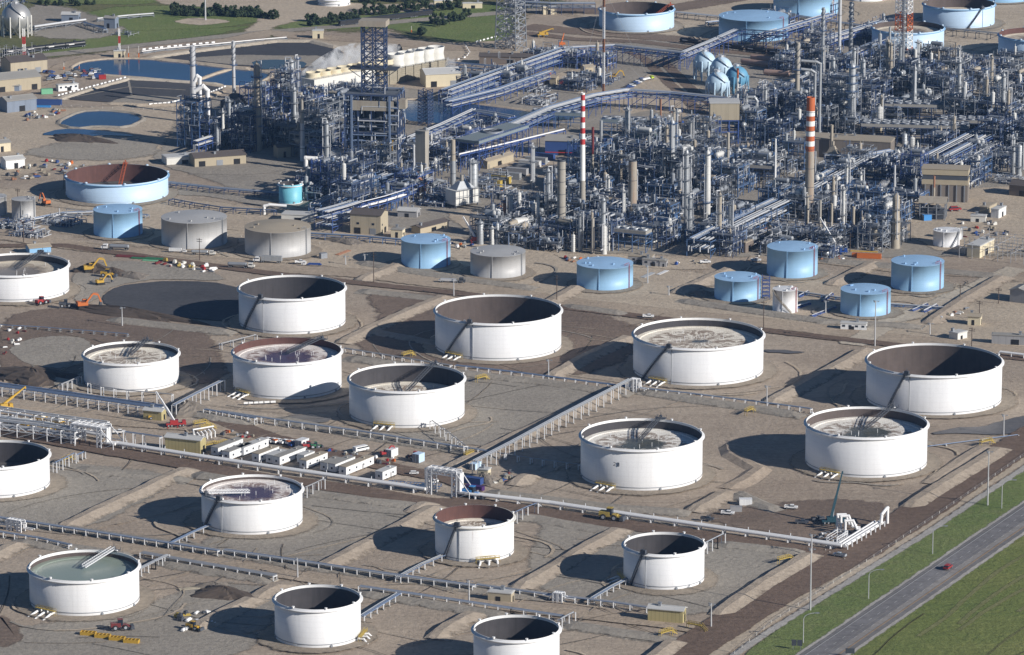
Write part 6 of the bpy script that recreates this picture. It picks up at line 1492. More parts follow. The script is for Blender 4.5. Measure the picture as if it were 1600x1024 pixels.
def suv(col, L=5, W=2, H=1.0):
    out = []; m = MB(); m.box(0, 0, .5, L, W, .6); out.append(part('body', m, col)); m = MB(); m.box(-L*.08, 0, 1.1, L*.72, W*.94, H*.75, 0, 0, (.76, .86)); out.append(part('cab', m, col)); m = MB(); m.box(-L*.08, 0, 1.16, L*.725, W*.96, H*.5, 0, 0, (.84, .9)); out.append(part('window', m, 'glass')); wheels(out, (-L*.31, L*.31), W, .4); return out
def van(col): 
    out = []; m = MB(); m.box(-.4, 0, .5, 6.4, 2.3, 1.9); m.box(3.2, 0, .5, .9, 2.2, .9); out.append(part('body', m, col)); m = MB(); m.box(.1, 0, 1.5, 5.9, 2.34, .55); m.box(2.86, 0, 1.5, .1, 2.0, .6); out.append(part('window', m, 'glass')); wheels(out, (-2.2, 2.3), 2.3, .42); return out
def tractor_unit(out, x, col):
    m = MB(); m.box(x, 0, .9, 2.6, 2.5, 2.3); m.box(x+1.9, 0, .9, 1.4, 2.1, 1.1); out.append(part('cab', m, col)); m = MB(); m.box(x+.2, 0, 2.1, 2.3, 2.54, .65); out.append(part('window', m, 'glass')); m = MB(); m.bar((x-4, 0, .8), (x+2, 0, .8), 1.0, .35); out.append(part('chassis', m, 'steel_dark'))
def semi(col, load, lm):
    out = []; tractor_unit(out, 6.5, col); m = MB()
    if load == 'tank': m.drum((-7, 0, 2.2), (3.8, 0, 2.2), 1.15, 12)
    elif load == 'box': m.box(-1.8, 0, 1.2, 12, 2.6, 2.8)
    else: m.box(-1.8, 0, 1.1, 12, 2.5, .35); m.box(-1.8, 0, 1.45, 10, 1.6, .9)
    out.append(part('trailer_body', m, lm)); wheels(out, (-6.5, -5.2, 3, 4.2, 8.2), 2.5, .52); return out
def excavator(col, scale=1, boom=1):
    out = []
    for s in (-1, 1): m = MB(); m.box(0, s*1.25, 0, 4.4, .65, .9, 0, 0, (.86, 1)); out.append(part('track', m, 'rubber'))
    m = MB(); m.box(-.4, 0, 1.05, 3.8, 2.7, 1.1); m.box(-1.7, 0, 2.15, 1.2, 2.4, .35); out.append(part('body', m, col)); m = MB(); m.box(.8, .85, 1.1, 1.5, 1.0, 1.9); out.append(part('cab', m, col)); m = MB(); m.box(.85, .85, 1.8, 1.54, 1.04, .95); out.append(part('window', m, 'glass'))
    m = MB(); m.bar((.9, -.3, 1.7), (3.6, -.3, 4.9), .45, .6); m.bar((3.6, -.3, 4.9), (5.6, -.3, 4.4), .4, .55); out.append(part('boom', m, col)); m = MB(); m.bar((5.5, -.3, 4.6), (6.6, -.3, 1.7), .35, .5); m.bar((3.8, -.3, 5.2), (5.5, -.3, 5.0), .15); out.append(part('stick', m, col))
    m = MB(); m.box(6.4, -.3, .6, 1.1, 1.2, 1.1, 0, 0, (.6, 1)); out.append(part('bucket', m, 'steel_dark')); return out
def loader(col):
    out = []; m = MB(); m.box(-1.4, 0, 1, 3, 2.1, 1.3); m.box(1.3, 0, .9, 1.8, 1.4, .8); out.append(part('body', m, col)); m = MB(); m.box(0, 0, 1.5, 1.5, 1.6, 1.8); out.append(part('cab', m, 'glass')); m = MB(); m.box(0, 0, 3.3, 1.6, 1.7, .12); out.append(part('roof', m, col))
    m = MB(); [m.bar((1.2, s*.7, 1.6), (3.2, s*.7, .9), .3) for s in (-1, 1)]; out.append(part('lift_arm', m, col)); m = MB(); m.box(3.7, 0, .2, 1.2, 2.9, 1.1, 0, 0, (.7, 1)); out.append(part('bucket', m, 'steel_dark')); wheels(out, (-1.6, 1.5), 2.6, .85); return out
def crane(col, bcol, L, el, az=0, cl=10, deck='steel_dark'):
    out = []; m = MB(); m.box(0, 0, .9, cl, 2.8, .9); m.box(cl/2-1, 0, 1.8, 1.8, 2.5, 1.2); out.append(part('carrier', m, col)); wheels(out, (-cl*.38, -cl*.22, cl*.2, cl*.36), 2.8, .65)
    m = MB(); m.box(-cl*.1, 0, 1.8, 4, 2.6, 1.5); out.append(part('upper_body', m, col)); m = MB(); m.box(cl*.05, 1.0, 1.9, 1.6, .9, 1.5); out.append(part('cab', m, 'glass'))
    d = Vector((math.cos(el)*math.cos(az), math.cos(el)*math.sin(az), math.sin(el))); p = Vector((-cl*.1, 0, 3)); m = MB(); m.bar(p, p+d*L*.45, .9, 1.1); m.bar(p+d*L*.42, p+d*L*.75, .7, .85); m.bar(p+d*L*.72, p+d*L, .5, .6); m.bar(p+d*L, p+d*L+Vector((0,0,-1.2)), .5); out.append(part('boom', m, bcol))
    m = MB(); m.bar(p+Vector((1,0,-1)), p+d*L*.3, .35); out.append(part('ram', m, 'pipe_silver')); m = MB()
    for x in (-cl*.45, cl*.05):
        for s in (-1, 1): m.bar((x, s*1.2, .9), (x, s*3, .9), .3); m.bar((x, s*3, .9), (x, s*3, 0), .25); m.box(x, s*3, 0, .8, .8, .12)
    out.append(part('outrigger', m, col)); return out
VC = {}
def veh(kind, key, fn, x, y, rz, label, name, cat, sc_=1, group=None, auto=None):
    if key not in VC: VC[key] = fn()
    p = G(x, y); p.z = .62 if group != 'road' else .9; return mk(name, label, cat, VC[key], p, rz, sc_, group=None if group == 'road' else group, auto=auto)
def PU(x, y, rz, col, label, cap=None, s=1.05): veh('p', ('p', col, cap), lambda: pickup(col, cap), x, y, rz, label, 'pickup_truck', 'pickup truck', s)
PU(1236,797,-.2,'white','white pickup parked alone on bare ground left of the teal crane'); PU(1312,872,2.6,'pipe_silver','silver pickup on the dirt road at the pipeline corner'); PU(1137,806,-.25,'white','white pickup in front of the small grey trailer')
PU(1105,815,-.3,'steel_dark','black pickup nearest the long white pipeline',None); PU(1253,820,-.1,'steel_dark','dark pickup in the crane shadow'); PU(1278,815,.3,'steel_dark','second dark vehicle beside the teal crane shadow')
PU(1013,498,-.1,'white','white pickup driving on the dirt road beyond the row of large tanks'); PU(677,758,1.0,'white','white pickup parked under the white pipe portal'); PU(186,682-3,.0,'white','white pickup parked beside the left pipe portal')
PU(469,415-2,.1,'white','white pickup near the blue flatbed on the gravel yard'); PU(1193-12,410,-.1,'white','white pickup passing left of the tallest light blue tank'); PU(1102,413,.1,'white','white pickup on the road in front of the plant'); PU(1410,382,.2,'offwhite','white pickup by the foot of the large tan reactor') if 0 else None
for i, (x, c, cap) in enumerate([(418,'white','orange'),(427,'white',None),(434,'white','orange'),(445,'white',None),(455,'white','orange'),(459,'blue',None)]):
    PU(x, 692+i*.9+(2 if i == 5 else 0), R(50), c, ['white pickup with orange load, first in the parked row','plain white pickup, second in the parked row','white pickup with orange load, third in the parked row','white crew pickup, fourth in the parked row','white pickup with orange load beside the dark blue one','dark blue pickup at the end of the parked row'][i], cap)
PU(1163,299+1,.3,'red','x') if 0 else None
veh('s','suvred',lambda: suv('red'),1481,892,R(63),'red car driving on the highway','car','car',1.15,group='road')
for x, y, c, lb in [(862,270,'maroon','dark red car parked in the paved yard'),(838,262,'white','white car parked in the paved yard beside the containers'),(845,260,'blue','blue car next to the white one in the paved yard'),(852,256,'white','second white car at the rear of the paved yard'),(815,278,'steel_dark','black car in front of the fifth container'),(888,268,'steel_grey','grey car parked left of the chimney shadow'),
    (626,744-20+3,'white','x')][:6]: veh('s','suv'+c,lambda c=c: suv(c),x,y,.2,lb,'car','car',1.0)
veh('v','van',lambda: van('white'),564,707,R(40),'white passenger van beside the scrap along the farm road','van','van',1.15)
veh('v','carw',lambda: suv('white'),647,743,.0,'white car on the bare yard left of the white pipe portal','car','car',.9)
veh('t','semitank',lambda: semi('white','tank','steel_grey'),182,392,UA*.3+PI,'grey tanker lorry with white cab on the road behind the silver tank','tanker_truck','truck',1)
veh('t','semibox',lambda: semi('white','box','clad_white'),277,396,UA*.3,'white box lorry on the dirt road below the silver tanks','box_truck','truck',.62)
veh('t','semimix',lambda: semi('offwhite','tank','vessel_silver'),316,400,UA*.3,'white tank lorry beside the timber pole','tanker_truck','truck',.85)
veh('t','semitank2',lambda: semi('offwhite','tank','steel_grey'),375,420,UA*.35,'grey tanker lorry above the deep white tank on the left','tanker_truck','truck',.95)
veh('t','semibox2',lambda: semi('white','box','vessel_silver'),420,412,UA*.35+PI,'silver box trailer lorry below the sandy-roofed tank','box_truck','truck',1)
veh('t','semiflat',lambda: semi('steel_dark','flat','pipe_pale'),705,443,UA*.35,'dark flatbed lorry carrying white boxes on the dirt road','flatbed_truck','truck',.9)
veh('t','semiblue',lambda: semi('white','flat','blue'),488,417,UA*.3+PI,'flatbed lorry with blue bin on the gravel yard','flatbed_truck','truck',.7)
veh('e','exy',lambda: excavator('yellow'),140,426,.3,'yellow excavator digging at the dark soil heap','excavator','excavator',1.5)
veh('e','exy',lambda: excavator('yellow'),157,446,.5,'lower yellow excavator on the slope right of the leftmost white tank','excavator','excavator',1.1)
veh('e','exy2',lambda: loader('yellow'),168,434,-.2,'yellow wheel loader beside the dark soil heap','wheel_loader','loader',1.3)
veh('e','exo',lambda: excavator('orange'),130,483,.4,'orange-red excavator with raised arm beside the black lined pad','excavator','excavator',1.55)
veh('e','exo2',lambda: loader('red'),65,477,.8,'red loader in front of the leftmost white tank','wheel_loader','loader',1.3)
veh('e','exm',lambda: loader('steel_dark'),103,482,.1,'dark dozer between the red loader and the orange excavator','bulldozer','bulldozer',1.3)
veh('e','exo3',lambda: excavator('orange'),72,322,2.2,'orange digger beside the small silver tank','excavator','excavator',1.3)
veh('e','ldt',lambda: loader('mustard'),953,814,-.35,'brown earth mover working on the dirt road beside the white pipeline','wheel_loader','loader',1.7)
veh('e','trc',lambda: loader('maroon'),188,986,.2,'red farm tractor behind the yellow skips','tractor','tractor',1.4)
veh('e','ldy',lambda: loader('yellow'),302,986,-.5,'small yellow loader on the dike shadow line','wheel_loader','loader',1.1)
veh('e','ldyy',lambda: loader('yellow'),240,657,.2,'yellow loader in front of the small yellow ribbed house','wheel_loader','loader',.9)
veh('e','exy3',lambda: excavator('yellow'),958,125,.2,'yellow excavator inside the railway curve','excavator','excavator',1.2)
veh('e','bluelift',lambda: loader('blue_bright'),738,779,UA,'blue lift machine under the white pipeline at the portal','lift','lift',1.6)
veh('e','ldr',lambda: excavator('red'),601,714,.5,'red excavator body beside the white container','excavator','excavator',.9)
veh('e','ldr2',lambda: loader('red'),649,719,2.8,'orange-red machine left of the pale blue box','wheel_loader','loader',1.1)
veh('e','reel',lambda: loader('red'),482,703,.4,'red compact machine right of the white container','wheel_loader','loader',1.1); veh('e','gmach',lambda: loader('green'),493,702,.4,'green compact machine beside the red one','wheel_loader','loader',.9)
veh('c','cr1',lambda: crane('red','steel_white',17,.95,2.5,10),275,668,.2,'red crane truck with raised white boom beside the grey mound','crane_truck','crane')
veh('c','cr2',lambda: crane('teal_dark','teal_dark',22,1.30,.4,11),1302,820,.1,'dark teal crane truck with steep boom at the white manifold','crane_truck','crane')
veh('c','cr3',lambda: crane('red','white',14,.95,2.4,7),744,380,.2,'red mobile crane with white boom behind the light blue tank','crane_truck','crane')
veh('c','cr4',lambda: crane('blue','white',21,.95,2.6,9),1312,398,.0,'blue crane truck with long white boom right of the tallest light blue tank','crane_truck','crane')
veh('c','cr5',lambda: crane('orange','orange',9,1.25,.3,6),878,73,.2,'small orange crane beside the tank road at the top','crane_truck','crane',.8)
veh('c','cr6',lambda: crane('yellow','yellow',9,.3,0,8),848,58,.2,'yellow machine left of the small orange crane','crane_truck','crane')
veh('c','cr7',lambda: crane('yellow','yellow',17,.35,.4,8),8,642,.5,'yellow telescopic boom reaching up right at the left edge','crane_truck','crane')
veh('s','redt',lambda: suv('red'),1492,331,.2,'red vehicle parked right of the open compressor shed','car','car',1.5)
veh('s','limet',lambda: semi('lime','flat','white'),1011,127,.9,'lime green truck at the end of the parked row in the curve','flatbed_truck','truck',.8)
for k in range(7): veh('s','suv'+('blue','white','steel_dark')[k % 3],lambda k=k: suv(('blue','white','steel_dark')[k % 3]),984+k*3.2,139-k*1.9,.3,None,'car','car',1.1,group='cars parked in the railway curve',auto='%s car in the curve' % ('blue','white','black')[k % 3])
rv = random.Random(9)
for k in range(26):
    x, y = rv.uniform(66, 155), rv.uniform(112, 128); c = rv.choice(['blue','white','steel_dark','red','steel_grey','maroon'])
    veh('s','suv'+c,lambda c=c: suv(c),x,y,rv.choice((.4, 1.9)),None,'car','car',1.05,group='vehicles parked below the upper pond',auto='%s parked vehicle' % {'steel_dark':'black','steel_grey':'grey','maroon':'dark red'}.get(c, c))
# yellow skips
def skip_():
    m = MB(); 
    for s in (-1, 1): m.box(0, s*1.3, .2, 6.4, .14, 1.5)
    for s in (-1, 1): m.box(s*3.2, 0, .2, .14, 2.6, 1.5)
    m.box(0, 0, .2, 6.4, 2.5, .12, 1); out = [part('bin', m, ['yellow', 'steel_dark'])]
    for x in (-1.6, 0, 1.6): m = MB(); m.bar((x, -1.3, 1.65), (x, 1.3, 1.65), .25); out.append(part('cross_bar', m, 'yellow'))
    return out
sk = skip_()
for k, lb in enumerate(['left end of the yellow skip row near the big tank','second yellow skip in the nose-to-tail row','third yellow skip in the nose-to-tail row, behind the tractor','last yellow skip at the right end of the row']):
    mk('yellow_skip', lb, 'skip', sk, G(138+22.5*k, 993+4.0*k), UA*.45, 1.02, group='yellow skips in a row')
# rail cars
def railcar(kind):
    out = []; m = MB()
    if kind == 'tank': m.drum((-8, 0, 2.9), (8, 0, 2.9), 1.6, 14); m.box(0, 0, 4.4, 2, 1.4, .8)
    else: m.box(0, 0, 1.3, 17, 3, 2.8)
    out.append(part('tank_barrel' if kind == 'tank' else 'hopper', m, 'rail_car')); m = MB(); m.box(0, 0, .9, 18.5, 2.4, .45); out.append(part('chassis', m, 'steel_dark'))
    if kind == 'tank': m = MB(); m.box(-3.5, -1.62, 2.6, 4.5, .06, .55); out.append(part('stencil_panel', m, 'white'))
    wheels(out, (-7.5, -5.8, 5.8, 7.5), 2.2, .5); return out
rc, rh = railcar('tank'), railcar('hopper')
def rail(px, n, pt, lb, cat='railway wagon'):
    a, b = G(*px[0]), G(*px[1]); d = b-a
    for k in range(n): mk('rail_wagon', lb[k] if k < len(lb) else None, cat, pt, a+d*(k/max(1, n-1))+Vector((0,0,.3)), math.atan2(d.y, d.x), group='railway wagons', auto=None if k < len(lb) else lb[-1].split('|')[0])
rail(((22,86),(117,75)), 4, rc, ['black tank wagon behind the switchyard, first of the train','black tank wagon, second of the train','black tank wagon with white mark, third of the train','black tank wagon with white mark at the right end of the train'])
rail(((545,40),(660,26)), 5, rh, ['dark hopper wagon in the tree belt, leftmost','dark hopper wagon in the tree belt, second','dark hopper wagon in the tree belt, middle','dark hopper wagon in the tree belt, fourth','dark hopper wagon in the tree belt, rightmost'])
rail(((1078,70),(1215,88)), 5, rc, ['black tank wagon in the shade behind the spheres, leftmost','black tank wagon behind the spheres, second','black tank wagon behind the spheres, middle','black tank wagon behind the spheres, fourth','black tank wagon behind the spheres, rightmost'])
for k, (x0, y0, x1, y1) in enumerate([(1160,101,1215,108),(1195,118,1232,121),(1175,95,1225,101)]):
    a, b = G(x0, y0), G(x1, y1); o = a.copy(); m = MB(); d = b-a; m.drum((0,0,2.6), d+Vector((0,0,2.6)), 2.0, 12); m.box(d.x*.2, d.y*.2, 0, 1.2, 3, 1.6); m.box(d.x*.8, d.y*.8, 0, 1.2, 3, 1.6)
    mk('horizontal_vessel', ['long pinkish horizontal vessel right of the spheres, middle one','pinkish horizontal vessel, nearest of three','pinkish horizontal vessel, rear of three'][k], 'horizontal vessel', m.mesh('horizontal_vessel', 'pink_pipe'), o)
for x0, y0, x1, y1, r_, mt, lb in [(803,358,824,350,2.6,'vessel_white','large white horizontal drum with rusty end left of the plain concrete chimney'),(1452,180,1478,190,2.2,'vessel_tan','x'),(1553,190,1580,186,2.2,'vessel_tan','tan horizontal drum under the white arched pipe')]:
    if lb == 'x': continue
    a, b = G(x0, y0), G(x1, y1); a = G((x0+x1)/2, y0); m = MB(); L = (x1-x0)*SC(x0, y0); m.drum((-L/2,0,4.5), (L/2,0,4.5), r_, 14); m.box(-L*.3,0,0,1,3,3); m.box(L*.3,0,0,1,3,3)
    mk('horizontal_vessel', lb, 'horizontal vessel', m.mesh('horizontal_vessel', mt), a, .5)
# ================================================================ pipelines of the tank farm
def low_row(px, label, z=2.2, n=3, w=2.4, post='steel_white', mats=('pipe_bluegrey','pipe_silver','pipe_grey_'), gap=6.5, r_=.28, seed=0, name='pipe_row', T=True):
    rr = random.Random(seed); pts = [G(*p) for p in px]; o = pts[0].copy(); pts = [p-o for p in pts]; m = MB()
    for i in range(len(pts)-1):
        a, b = pts[i], pts[i+1]; t = (b-a).normalized(); nn = Vector((t.y, -t.x, 0)); k_ = max(1, round((b-a).length/gap))
        for k in range(k_+1):
            c = a+(b-a)*k/k_; m.bar(c+nn*w*.45, c+nn*w*.45+Vector((0,0,z+.6)), .42); m.bar(c-nn*w*.4, c-nn*w*.4+Vector((0,0,z)), .3); m.bar(c-nn*w/2+Vector((0,0,z)), c+nn*w/2+Vector((0,0,z)), .3, .35); m.box(c.x, c.y, -.1, w+.6, 1.2, .45, 1, math.atan2(nn.y, nn.x))
    out = [part('support', m, [post, 'concrete'])]
    for k in range(n):
        q = -w/2+w*(k+.5)/n; pm = MB(); line = []
        for i, p in enumerate(pts):
            t = (pts[min(i+1, len(pts)-1)]-pts[max(0, i-1)]).normalized(); nn = Vector((t.y, -t.x, 0)); line.append(p+nn*q+Vector((0,0,z+.2+r_)))
        pm.path(line, r_*rr.uniform(.7, 1.2), 7); out.append(part('pipe', pm, rr.choice(mats)))
    return mk(name, label, 'pipe row', out, o, group='pipe rows of the tank farm')
plain('pipe_grey_', (.34,.35,.37), .5, .2)
low_row([(-20,814),(100,832),(265,857),(342,869)], 'pipe row on posts along the upper side of the farm road, left stretch', seed=1, n=4)
low_row([(350,868),(480,887),(600,905),(740,924)], 'pipe row on posts above the farm road, middle stretch', seed=2, n=4)
low_row([(745,922),(860,938),(960,950),(1012,958)], 'pipe row on posts reaching the yellow house on stilts', seed=3, n=4)
low_row([(-10,838),(60,849),(110,860)], 'pipe row on posts left of the green-roofed tank', seed=4)
low_row([(222,872),(300,886),(430,908)], 'heavy pipe row between the green-roofed tank and the deep one', seed=5, n=5, w=3.4)
low_row([(562,925),(680,942),(800,960),(880,972)], 'pipe row on posts below the farm road at the bottom', seed=6, n=4)
low_row([(266,858),(300,841),(330,828)], 'short pipe branch to the purple-roofed tank in the nearer row', seed=7)
low_row([(622,911),(660,890),(700,873)], 'pipe branch to the rust-streaked tank', seed=8, w=3)
low_row([(565,972),(595,953),(623,936)], 'pipe branch to the deep tank beside the soil heap', seed=9, w=3)
low_row([(925,944),(955,926),(984,911)], 'pipe branch to the small tank nearest the highway', seed=10)
low_row([(218,901),(240,890),(262,879)], 'short pipe branch to the green-roofed tank', seed=11, z=3.2)
low_row([(345,652),(410,662),(560,683),(770,716)], 'long pipe row on white posts behind the parked pickups', seed=12, n=3, z=2.8, gap=7.5)
low_row([(770,716),(830,726),(905,736)], 'pipe row in the shadow of the numbered tank', seed=13, n=1, z=2.8)
low_row([(538,551),(630,566),(705,578)], 'thin pipe row right of the rust-red rimmed tank', seed=14, n=2, z=2)
low_row([(712,578),(800,588),(985,612)], 'thin pipe row in front of the large brown tank', seed=15, n=2, z=2)
low_row([(990,612),(1080,622),(1200,637),(1268,646)], 'thin pipe row in front of the stained-roof tank', seed=16, n=2, z=2)
low_row([(742,742),(800,712),(880,668),(985,613)], 'tall pale pipe trestle climbing between two tank cells', seed=17, n=3, z=6.5, w=3.5, gap=9, r_=.3)
low_row([(272,652),(310,632),(348,613)], 'tall pipe trestle on white posts below the small rusty-roofed tank', seed=18, n=3, z=6, w=3, gap=9)
low_row([(140,616),(160,622),(200,628),(270,634)], 'posts and thin pipe below the small rusty-roofed tank', seed=19, n=1, z=5.5, gap=8)
low_row([(95,614),(110,608),(125,601)], 'short white-posted branch left of the small rusty-roofed tank', seed=20, n=1, z=4, gap=5)
low_row([(675,672),(700,690),(728,712)], 'row of white posts leading down from the half-sunk roof tank', seed=21, n=1, z=4.5, gap=9, post='steel_white')
low_row([(195,698),(225,702),(252,706)], 'white posts with a thin pipe left of the yellow ribbed house', seed=22, n=2, z=7, gap=7)
low_row([(320,650),(350,655),(400,664)], 'dense white posts right of the grey mound', seed=23, n=2, z=3, gap=4)
low_row([(400,533),(380,538),(345,547)], 'white pipe branch in front of the deep left tank', seed=24, n=1, z=3, gap=7)
low_row([(86,740),(105,731),(116,725)], 'white branch pipe right of the leftmost deep tank', seed=25, n=1, z=5, gap=6); low_row([(119,722),(126,719),(131,717)], 'small step of the white branch right of the leftmost deep tank', seed=26, n=1, z=3, gap=4)
low_row([(477,779),(495,771),(505,766)], 'white branch pipe right of the nearer purple-roofed tank', seed=27, n=1, z=5, gap=6)
low_row([(805,818),(822,810),(838,804)], 'white branch pipe right of the rust-streaked tank', seed=28, n=1, z=5, gap=6)
low_row([(1102,866),(1118,858),(1130,852)], 'white branch pipe right of the small tank nearest the highway', seed=29, n=1, z=5, gap=6)
low_row([(875,983),(886,977),(896,972)], 'white branch pipe right of the tank cut by the bottom edge', seed=30, n=1, z=4, gap=5)
low_row([(-20,487+25),(60,516),(200,527)], 'thin pale pipe row in front of the dark earth bank', seed=31, n=1, z=1.4, post='steel_grey', r_=.3)
low_row([(1360,703),(1420,704),(1590,682)], 'thin pale hose line along the wet mud at the right', seed=32, n=1, z=.4, gap=20)
low_row([(1562,556),(1620,563)], 'white pipe with yellow valve right of the largest tank', seed=33, n=2, z=1.5, mats=('pipe_white',), r_=.5)
prack([(-25,600),(60,611),(160,625),(252,638)], 'long trestle of blue-grey pipes on white posts at the left', 4.5, w=7, zs=(4.5,), npipe=7, steel='steel_white', mats=('pipe_bluegrey',), bent=6, truss=True, seed=60, rr=.5)
prack([(-20,636),(60,648),(165,662)], 'rear trussed white rack at the left, yellow platforms before it', 7, w=7, zs=(7,), npipe=3, steel='steel_white', bent=9, truss=True, seed=61, mats=('pipe_pale',))
prack([(-20,655),(60,664),(125,674)], 'front trussed white rack at the left above the white pipeline', 7, w=9, zs=(4,7), npipe=5, steel='steel_white', bent=9, truss=True, seed=62, mats=('pipe_pale','pipe_silver'))
def pipeline(px, label, z=2.4, rs=((-.9,.75),(.9,.75)), gap=11, mat='pipe_white', end=None):
    pts = [G(*p) for p in px]; o = pts[0].copy(); pts = [p-o for p in pts]; m = MB(); nr = []
    for i in range(len(pts)): t = (pts[min(i+1, len(pts)-1)]-pts[max(0, i-1)]).normalized(); nr.append(Vector((t.y, -t.x, 0)))
    for i in range(len(pts)-1):
        a, b = pts[i], pts[i+1]; k_ = max(1, round((b-a).length/gap)); nn = nr[i]
        for k in range(k_): c = a+(b-a)*(k+.5)/k_; m.bar(c+nn*1.2, c+nn*1.2+Vector((0,0,z-.6)), .8); m.bar(c-nn*1.2, c-nn*1.2+Vector((0,0,z-.6)), .8); m.bar(c-nn*2+Vector((0,0,z-.8)), c+nn*2+Vector((0,0,z-.8)), .5); m.bar(c-nn*1.9, c-nn*1.9+Vector((0,0,z+1.8)), .3)
    out = [part('support', m, 'steel_white')]
    for q, r_ in rs: pm = MB(); pm.path([p+nr[i]*q+Vector((0,0,z+r_-.5)) for i, p in enumerate(pts)], r_, 12); out.append(part('pipe', pm, mat))
    mk('pipeline', label, 'pipeline', out, o)
pipeline([(-40,651),(60,670),(118,680),(170,690)], 'thick white pipeline ending at the left pipe portal')
pipeline([(-40,641),(60,659),(112,669)], 'second white pipeline behind the thick one at the left', rs=((0,.6),), z=2)
pipeline([(180,700),(300,719),(420,737),(560,757),(666,772)], 'long thick white pipeline between the two pipe portals')
pipeline([(728,779),(860,794),(1000,815),(1150,837),(1316,861)], 'long thick white pipeline from the central portal to the corner manifold')
def portal(ax, ay, bx, by, h, label, depth=5, brace=True):
    pr_ = .75 if brace else .28
    a, b = G(ax, ay), G(bx, by); d = b-a; L = d.length; m = MB(); W = depth
    for x in (0, 2.4, L-2.4, L):
        for y in (-W/2, W/2): m.bar((x, y, 0), (x, y, h), .55)
    for x in (0, L-2.4):
        for y in (-W/2, W/2):
            for k in range(4): z0, z1 = h*k/4, h*(k+1)/4; m.bar((x, y, z0), (x+2.4, y, z1), .28); m.bar((x+2.4, y, z0), (x, y, z1), .28)
        for k in range(4): m.bar((x, -W/2, h*k/4), (x, W/2, h*(k+1)/4), .25)
    for z in (h-2.4, h):
        for y in (-W/2, W/2): m.bar((0, y, z), (L, y, z), .45)
    n = max(4, int(L/3))
    for k in range(n):
        x0, x1 = L*k/n, L*(k+1)/n
        for y in (-W/2, W/2): m.bar((x0, y, h-2.4), (x1, y, h), .25); m.bar((x0, y, h-2.4), (x0, y, h), .25)
        m.bar((x0, -W/2, h), (x1, W/2, h), .22); m.bar((x0, -W/2, h), (x0, W/2, h), .25); m.bar((x0, -W/2, h-2.4), (x0, W/2, h-2.4), .3)
    if brace:
        for y in (-W/2, W/2): m.bar((L, y, h-1), (L+7, y, 3.4), .35); m.bar((L+7, y, 0), (L+7, y, 3.4), .35); m.bar((L, y, 3.4), (L+7, y, 3.4), .3); m.bar((L, y, 0), (L+7, y, 3.4), .25)
    out = [part('truss_frame', m, 'steel_white')]
    for q in (-.95, .95): pm = MB(); pm.path([(-5, q, 2.6), (-1.2, q, 2.6), (-1.2, q, h-1.3), (L+1.2, q, h-1.3), (L+1.2, q, 2.6), (L+6, q, 2.6)], pr_, 12); out.append(part('pipe', pm, 'pipe_white'))
    mk('pipe_portal', label, 'pipe portal', out, a, math.atan2(d.y, d.x))
portal(671,770,717,777,HT(668,770,729),'white trussed portal lifting the pipeline over the road, in the middle')
portal(119,692,166,699,HT(119,692,659),'white trussed portal lifting the pipeline over the track at the left',9)
portal(14,829,36,833,HT(14,829,810),'small grey pipe portal at the left edge beside the farm road',3,False)
portal(866,940,880,942,HT(866,940,925),'small grey pipe portal left of the green generator',3,False)
portal(987,611,997,613,HT(987,611,591),'pale pipe portal at the top of the tall trestle',3,False)
# corner manifold
a = G(1318,860); m = MB(); E = V*42; out = []
for q, r_ in ((-.9,.75),(.9,.75),(-3,.55)): pm = MB(); p0 = U*q; pm.path([p0+Vector((0,0,2.4))+V*(-1), p0+E+Vector((0,0,2.4))], r_, 12); out.append(part('pipe', pm, 'pipe_white'))
for k in range(9): c = V*(42*k/8); m.bar(c+U*2, c+U*2+Vector((0,0,3.2)), .5); m.bar(c-U*3.5, c-U*3.5+Vector((0,0,2)), .45); m.bar(c-U*3.8+Vector((0,0,1.6)), c+U*2.2+Vector((0,0,1.6)), .4)
out.append(part('support', m, 'steel_white')); pm = MB(); pm.path([E+U*.9+Vector((0,0,2.4))-V*6, E+U*.9+Vector((0,0,2.4))-V*2, E+U*.9+Vector((0,0,6.5))-V*1, E+U*.9+Vector((0,0,8))+V*4, E+U*.9+Vector((0,0,8))+V*5.5, E+U*.9+V*5.5], .75, 12); out.append(part('end_loop', pm, 'pipe_white'))
for k, (q, hh) in enumerate(((-9,7),(-12.5,8),(-15.5,7.5))):
    pm = MB(); b_ = U*q+V*(22+k*3); pm.path([b_, b_+Vector((0,0,hh)), b_+U*3+V*2+Vector((0,0,hh)), b_+U*4.5+V*3+Vector((0,0,3)), b_+U*8+V*4+Vector((0,0,2.4))], .65, 10); out.append(part('riser_pipe', pm, 'pipe_white'))
m = MB()
for x in (-4.2,-9.2):
    for y in (2,14): m.bar(U*x+V*y, U*x+V*y+Vector((0,0,5)), .3)
for z in (2.5,3.8,5):
    m.bar(U*-4.2+V*2+Vector((0,0,z)), U*-4.2+V*14+Vector((0,0,z)), .25); m.bar(U*-9.2+V*2+Vector((0,0,z)), U*-9.2+V*14+Vector((0,0,z)), .25); m.bar(U*-4.2+V*2+Vector((0,0,z)), U*-9.2+V*2+Vector((0,0,z)), .25); m.bar(U*-4.2+V*14+Vector((0,0,z)), U*-9.2+V*14+Vector((0,0,z)), .25)
for k in range(6): m.bar(U*-4.2+V*(2+2*k)+Vector((0,0,2.5)), U*-4.2+V*(4+2*k)+Vector((0,0,5)), .2)
m.box(0,0,2.4,.1,.1,.1); out.append(part('access_platform', m, 'steel_white')); m = MB()
m.bar(U*4.5-V*3+Vector((0,0,.3)), U*4.5+V*52+Vector((0,0,.3)), .5, .6); out.append(part('kerb', m, 'cream')); mk('pipe_manifold', 'white pipe manifold with upright end loop at the corner by the dirt road', 'pipe manifold', out, a)
